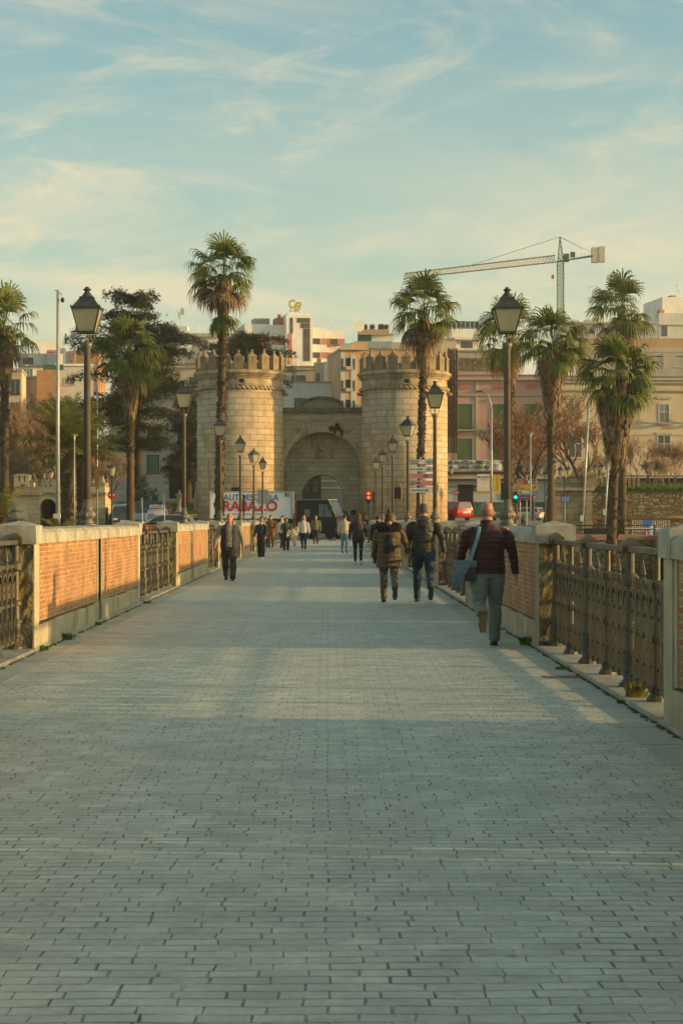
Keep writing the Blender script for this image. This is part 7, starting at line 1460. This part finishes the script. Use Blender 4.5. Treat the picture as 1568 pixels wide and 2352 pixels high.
ct = place(thing('draped_coat', 'bundled cream coat carried by the red haired woman', 'coat'), pr[0]); m = MB(); w_ = pr[2][1][2]; m.tube([w_ + Vector((.02, .0, .10)), w_ + Vector((.05, .03, -.05)), w_ + Vector((.08, .02, -.25)), w_ + Vector((.08, .0, -.42))], [(.09, .06), (.13, .09), (.12, .08), (.05, .04)], 14, side=(1, 0, 0)); fuse(m, 'coat_cloth', D_['camel'], .014, ct, .04, .06, 1)
X, Y = at(725, 1250); person('bald man in olive jacket and black trousers strolling closer', X, Y, 1.80, 180, D_['olive'], D_['blacktr'], 'shoe_dark', 'skin2', ('bald', 'grey'), legs=((8, 4), (-10, 30)), arms=((-3, 12, 10), (8, 12, 10)), build=1.1, head_pitch=-12)
person('grey haired person in burnt orange jacket standing beyond the red haired woman', px(687, 158), 158, 1.72, 180, D_['orange'], D_['blacktr'], 'shoe_dark', 'skin2', ('short', 'grey'), z0=.42, legs=((2, 1), (-2, 1)))
person('boy in bright blue jacket leaning forward right of the black van', px(779, 160), 160, 1.70, 150, D_['bluetop'], D_['blacktr'], 'shoe_dark', 'skin', ('short', 'dark'), z0=.6, legs=((2, 1), (-2, 1)), arms=((30, 20, 8), (20, 60, 8)), lean=8)
X, Y = at(791, 1270); person('man in cream jacket and light blue jeans walking away near the middle', X, Y, 1.76, 0, D_['creamj'], D_['blue'], 'shoe_dark', 'skin2', ('short', 'dark'), legs=((5, 2), (-5, 8)), arms=((-4, 8, 10), (6, 10, 8)), build=1.05)
X, Y = at(822, 1296); person('woman with long wavy brown hair in dark sweatshirt and black leggings walking away', X, Y, 1.76, 0, D_['plum'], D_['blacktr'], 'shoe_white', 'skin', ('long', 'brown'), legs=((4, 2), (-4, 10)), arms=((-6, 8, 12), (12, 30, 10)), near=0, trouser_w=.82, build=1.08)
person('small dark haired person in black standing by the red pedestrian light', px(841, 150), 150, 1.66, 120, D_['plum'], D_['blacktr'], 'shoe_dark', 'skin', ('pony', 'brown'), z0=.18, legs=((2, 1), (-2, 1)))
X, Y = at(868, 1299); person('person in dark jacket walking away, half hidden by the parka woman', X, Y, 1.70, 0, D_['navy'], D_['blacktr'], 'shoe_white', 'skin', ('short', 'brown'), legs=((6, 3), (-8, 14)), arms=((-6, 8, 8), (6, 10, 8)))
# ---------------------------------------------------------------- rooftop clutter
q = random.Random(77)
for b in list(bpy.data.objects):
    if b.get('category') == 'building' and b.children:
        w = [c for c in b.children if c.name.startswith('wall')]
        if not w: continue
        vs = [v.co for v in w[0].data.vertices]; zt_ = max(v.z for v in vs); x0 = min(v.x for v in vs); x1 = max(v.x for v in vs)
        if b.location.y < 220 or x1 - x0 < 4: continue
        for _ in range(2):
            x = q.uniform(x0 + .5, x1 - .5); h = q.uniform(1.2, 3.0); m = MB(); m.tube([(x, 3, zt_ - .5), (x, 3, zt_ + h)], .025, 4)
            for k in range(4): m.tube([(x - .35 + .06 * k, 3, zt_ + h - .1 - k * .12), (x + .35 - .06 * k, 3, zt_ + h - .1 - k * .12)], .015, 3)
            m.build('aerial', M['steel'], b)
# ---------------------------------------------------------------- soft evening air between the viewer and the town
hm = bpy.data.materials.new('evening_haze'); hm.use_nodes = True; hn, hl = hm.node_tree.nodes, hm.node_tree.links
hn.clear(); ho = N(hn, 'ShaderNodeOutputMaterial'); hv = N(hn, 'ShaderNodeVolumePrincipled'); hv.inputs['Color'].default_value = (.95, .93, .88, 1); hv.inputs['Density'].default_value = .00022; hv.inputs['Anisotropy'].default_value = .2
hl.new(hv.outputs[0], ho.inputs['Volume'])
m = MB(); m.box(-910, 910, -210, 2510, -9.6, 84); h_ = tag(m.build('haze', hm), kind='stuff')
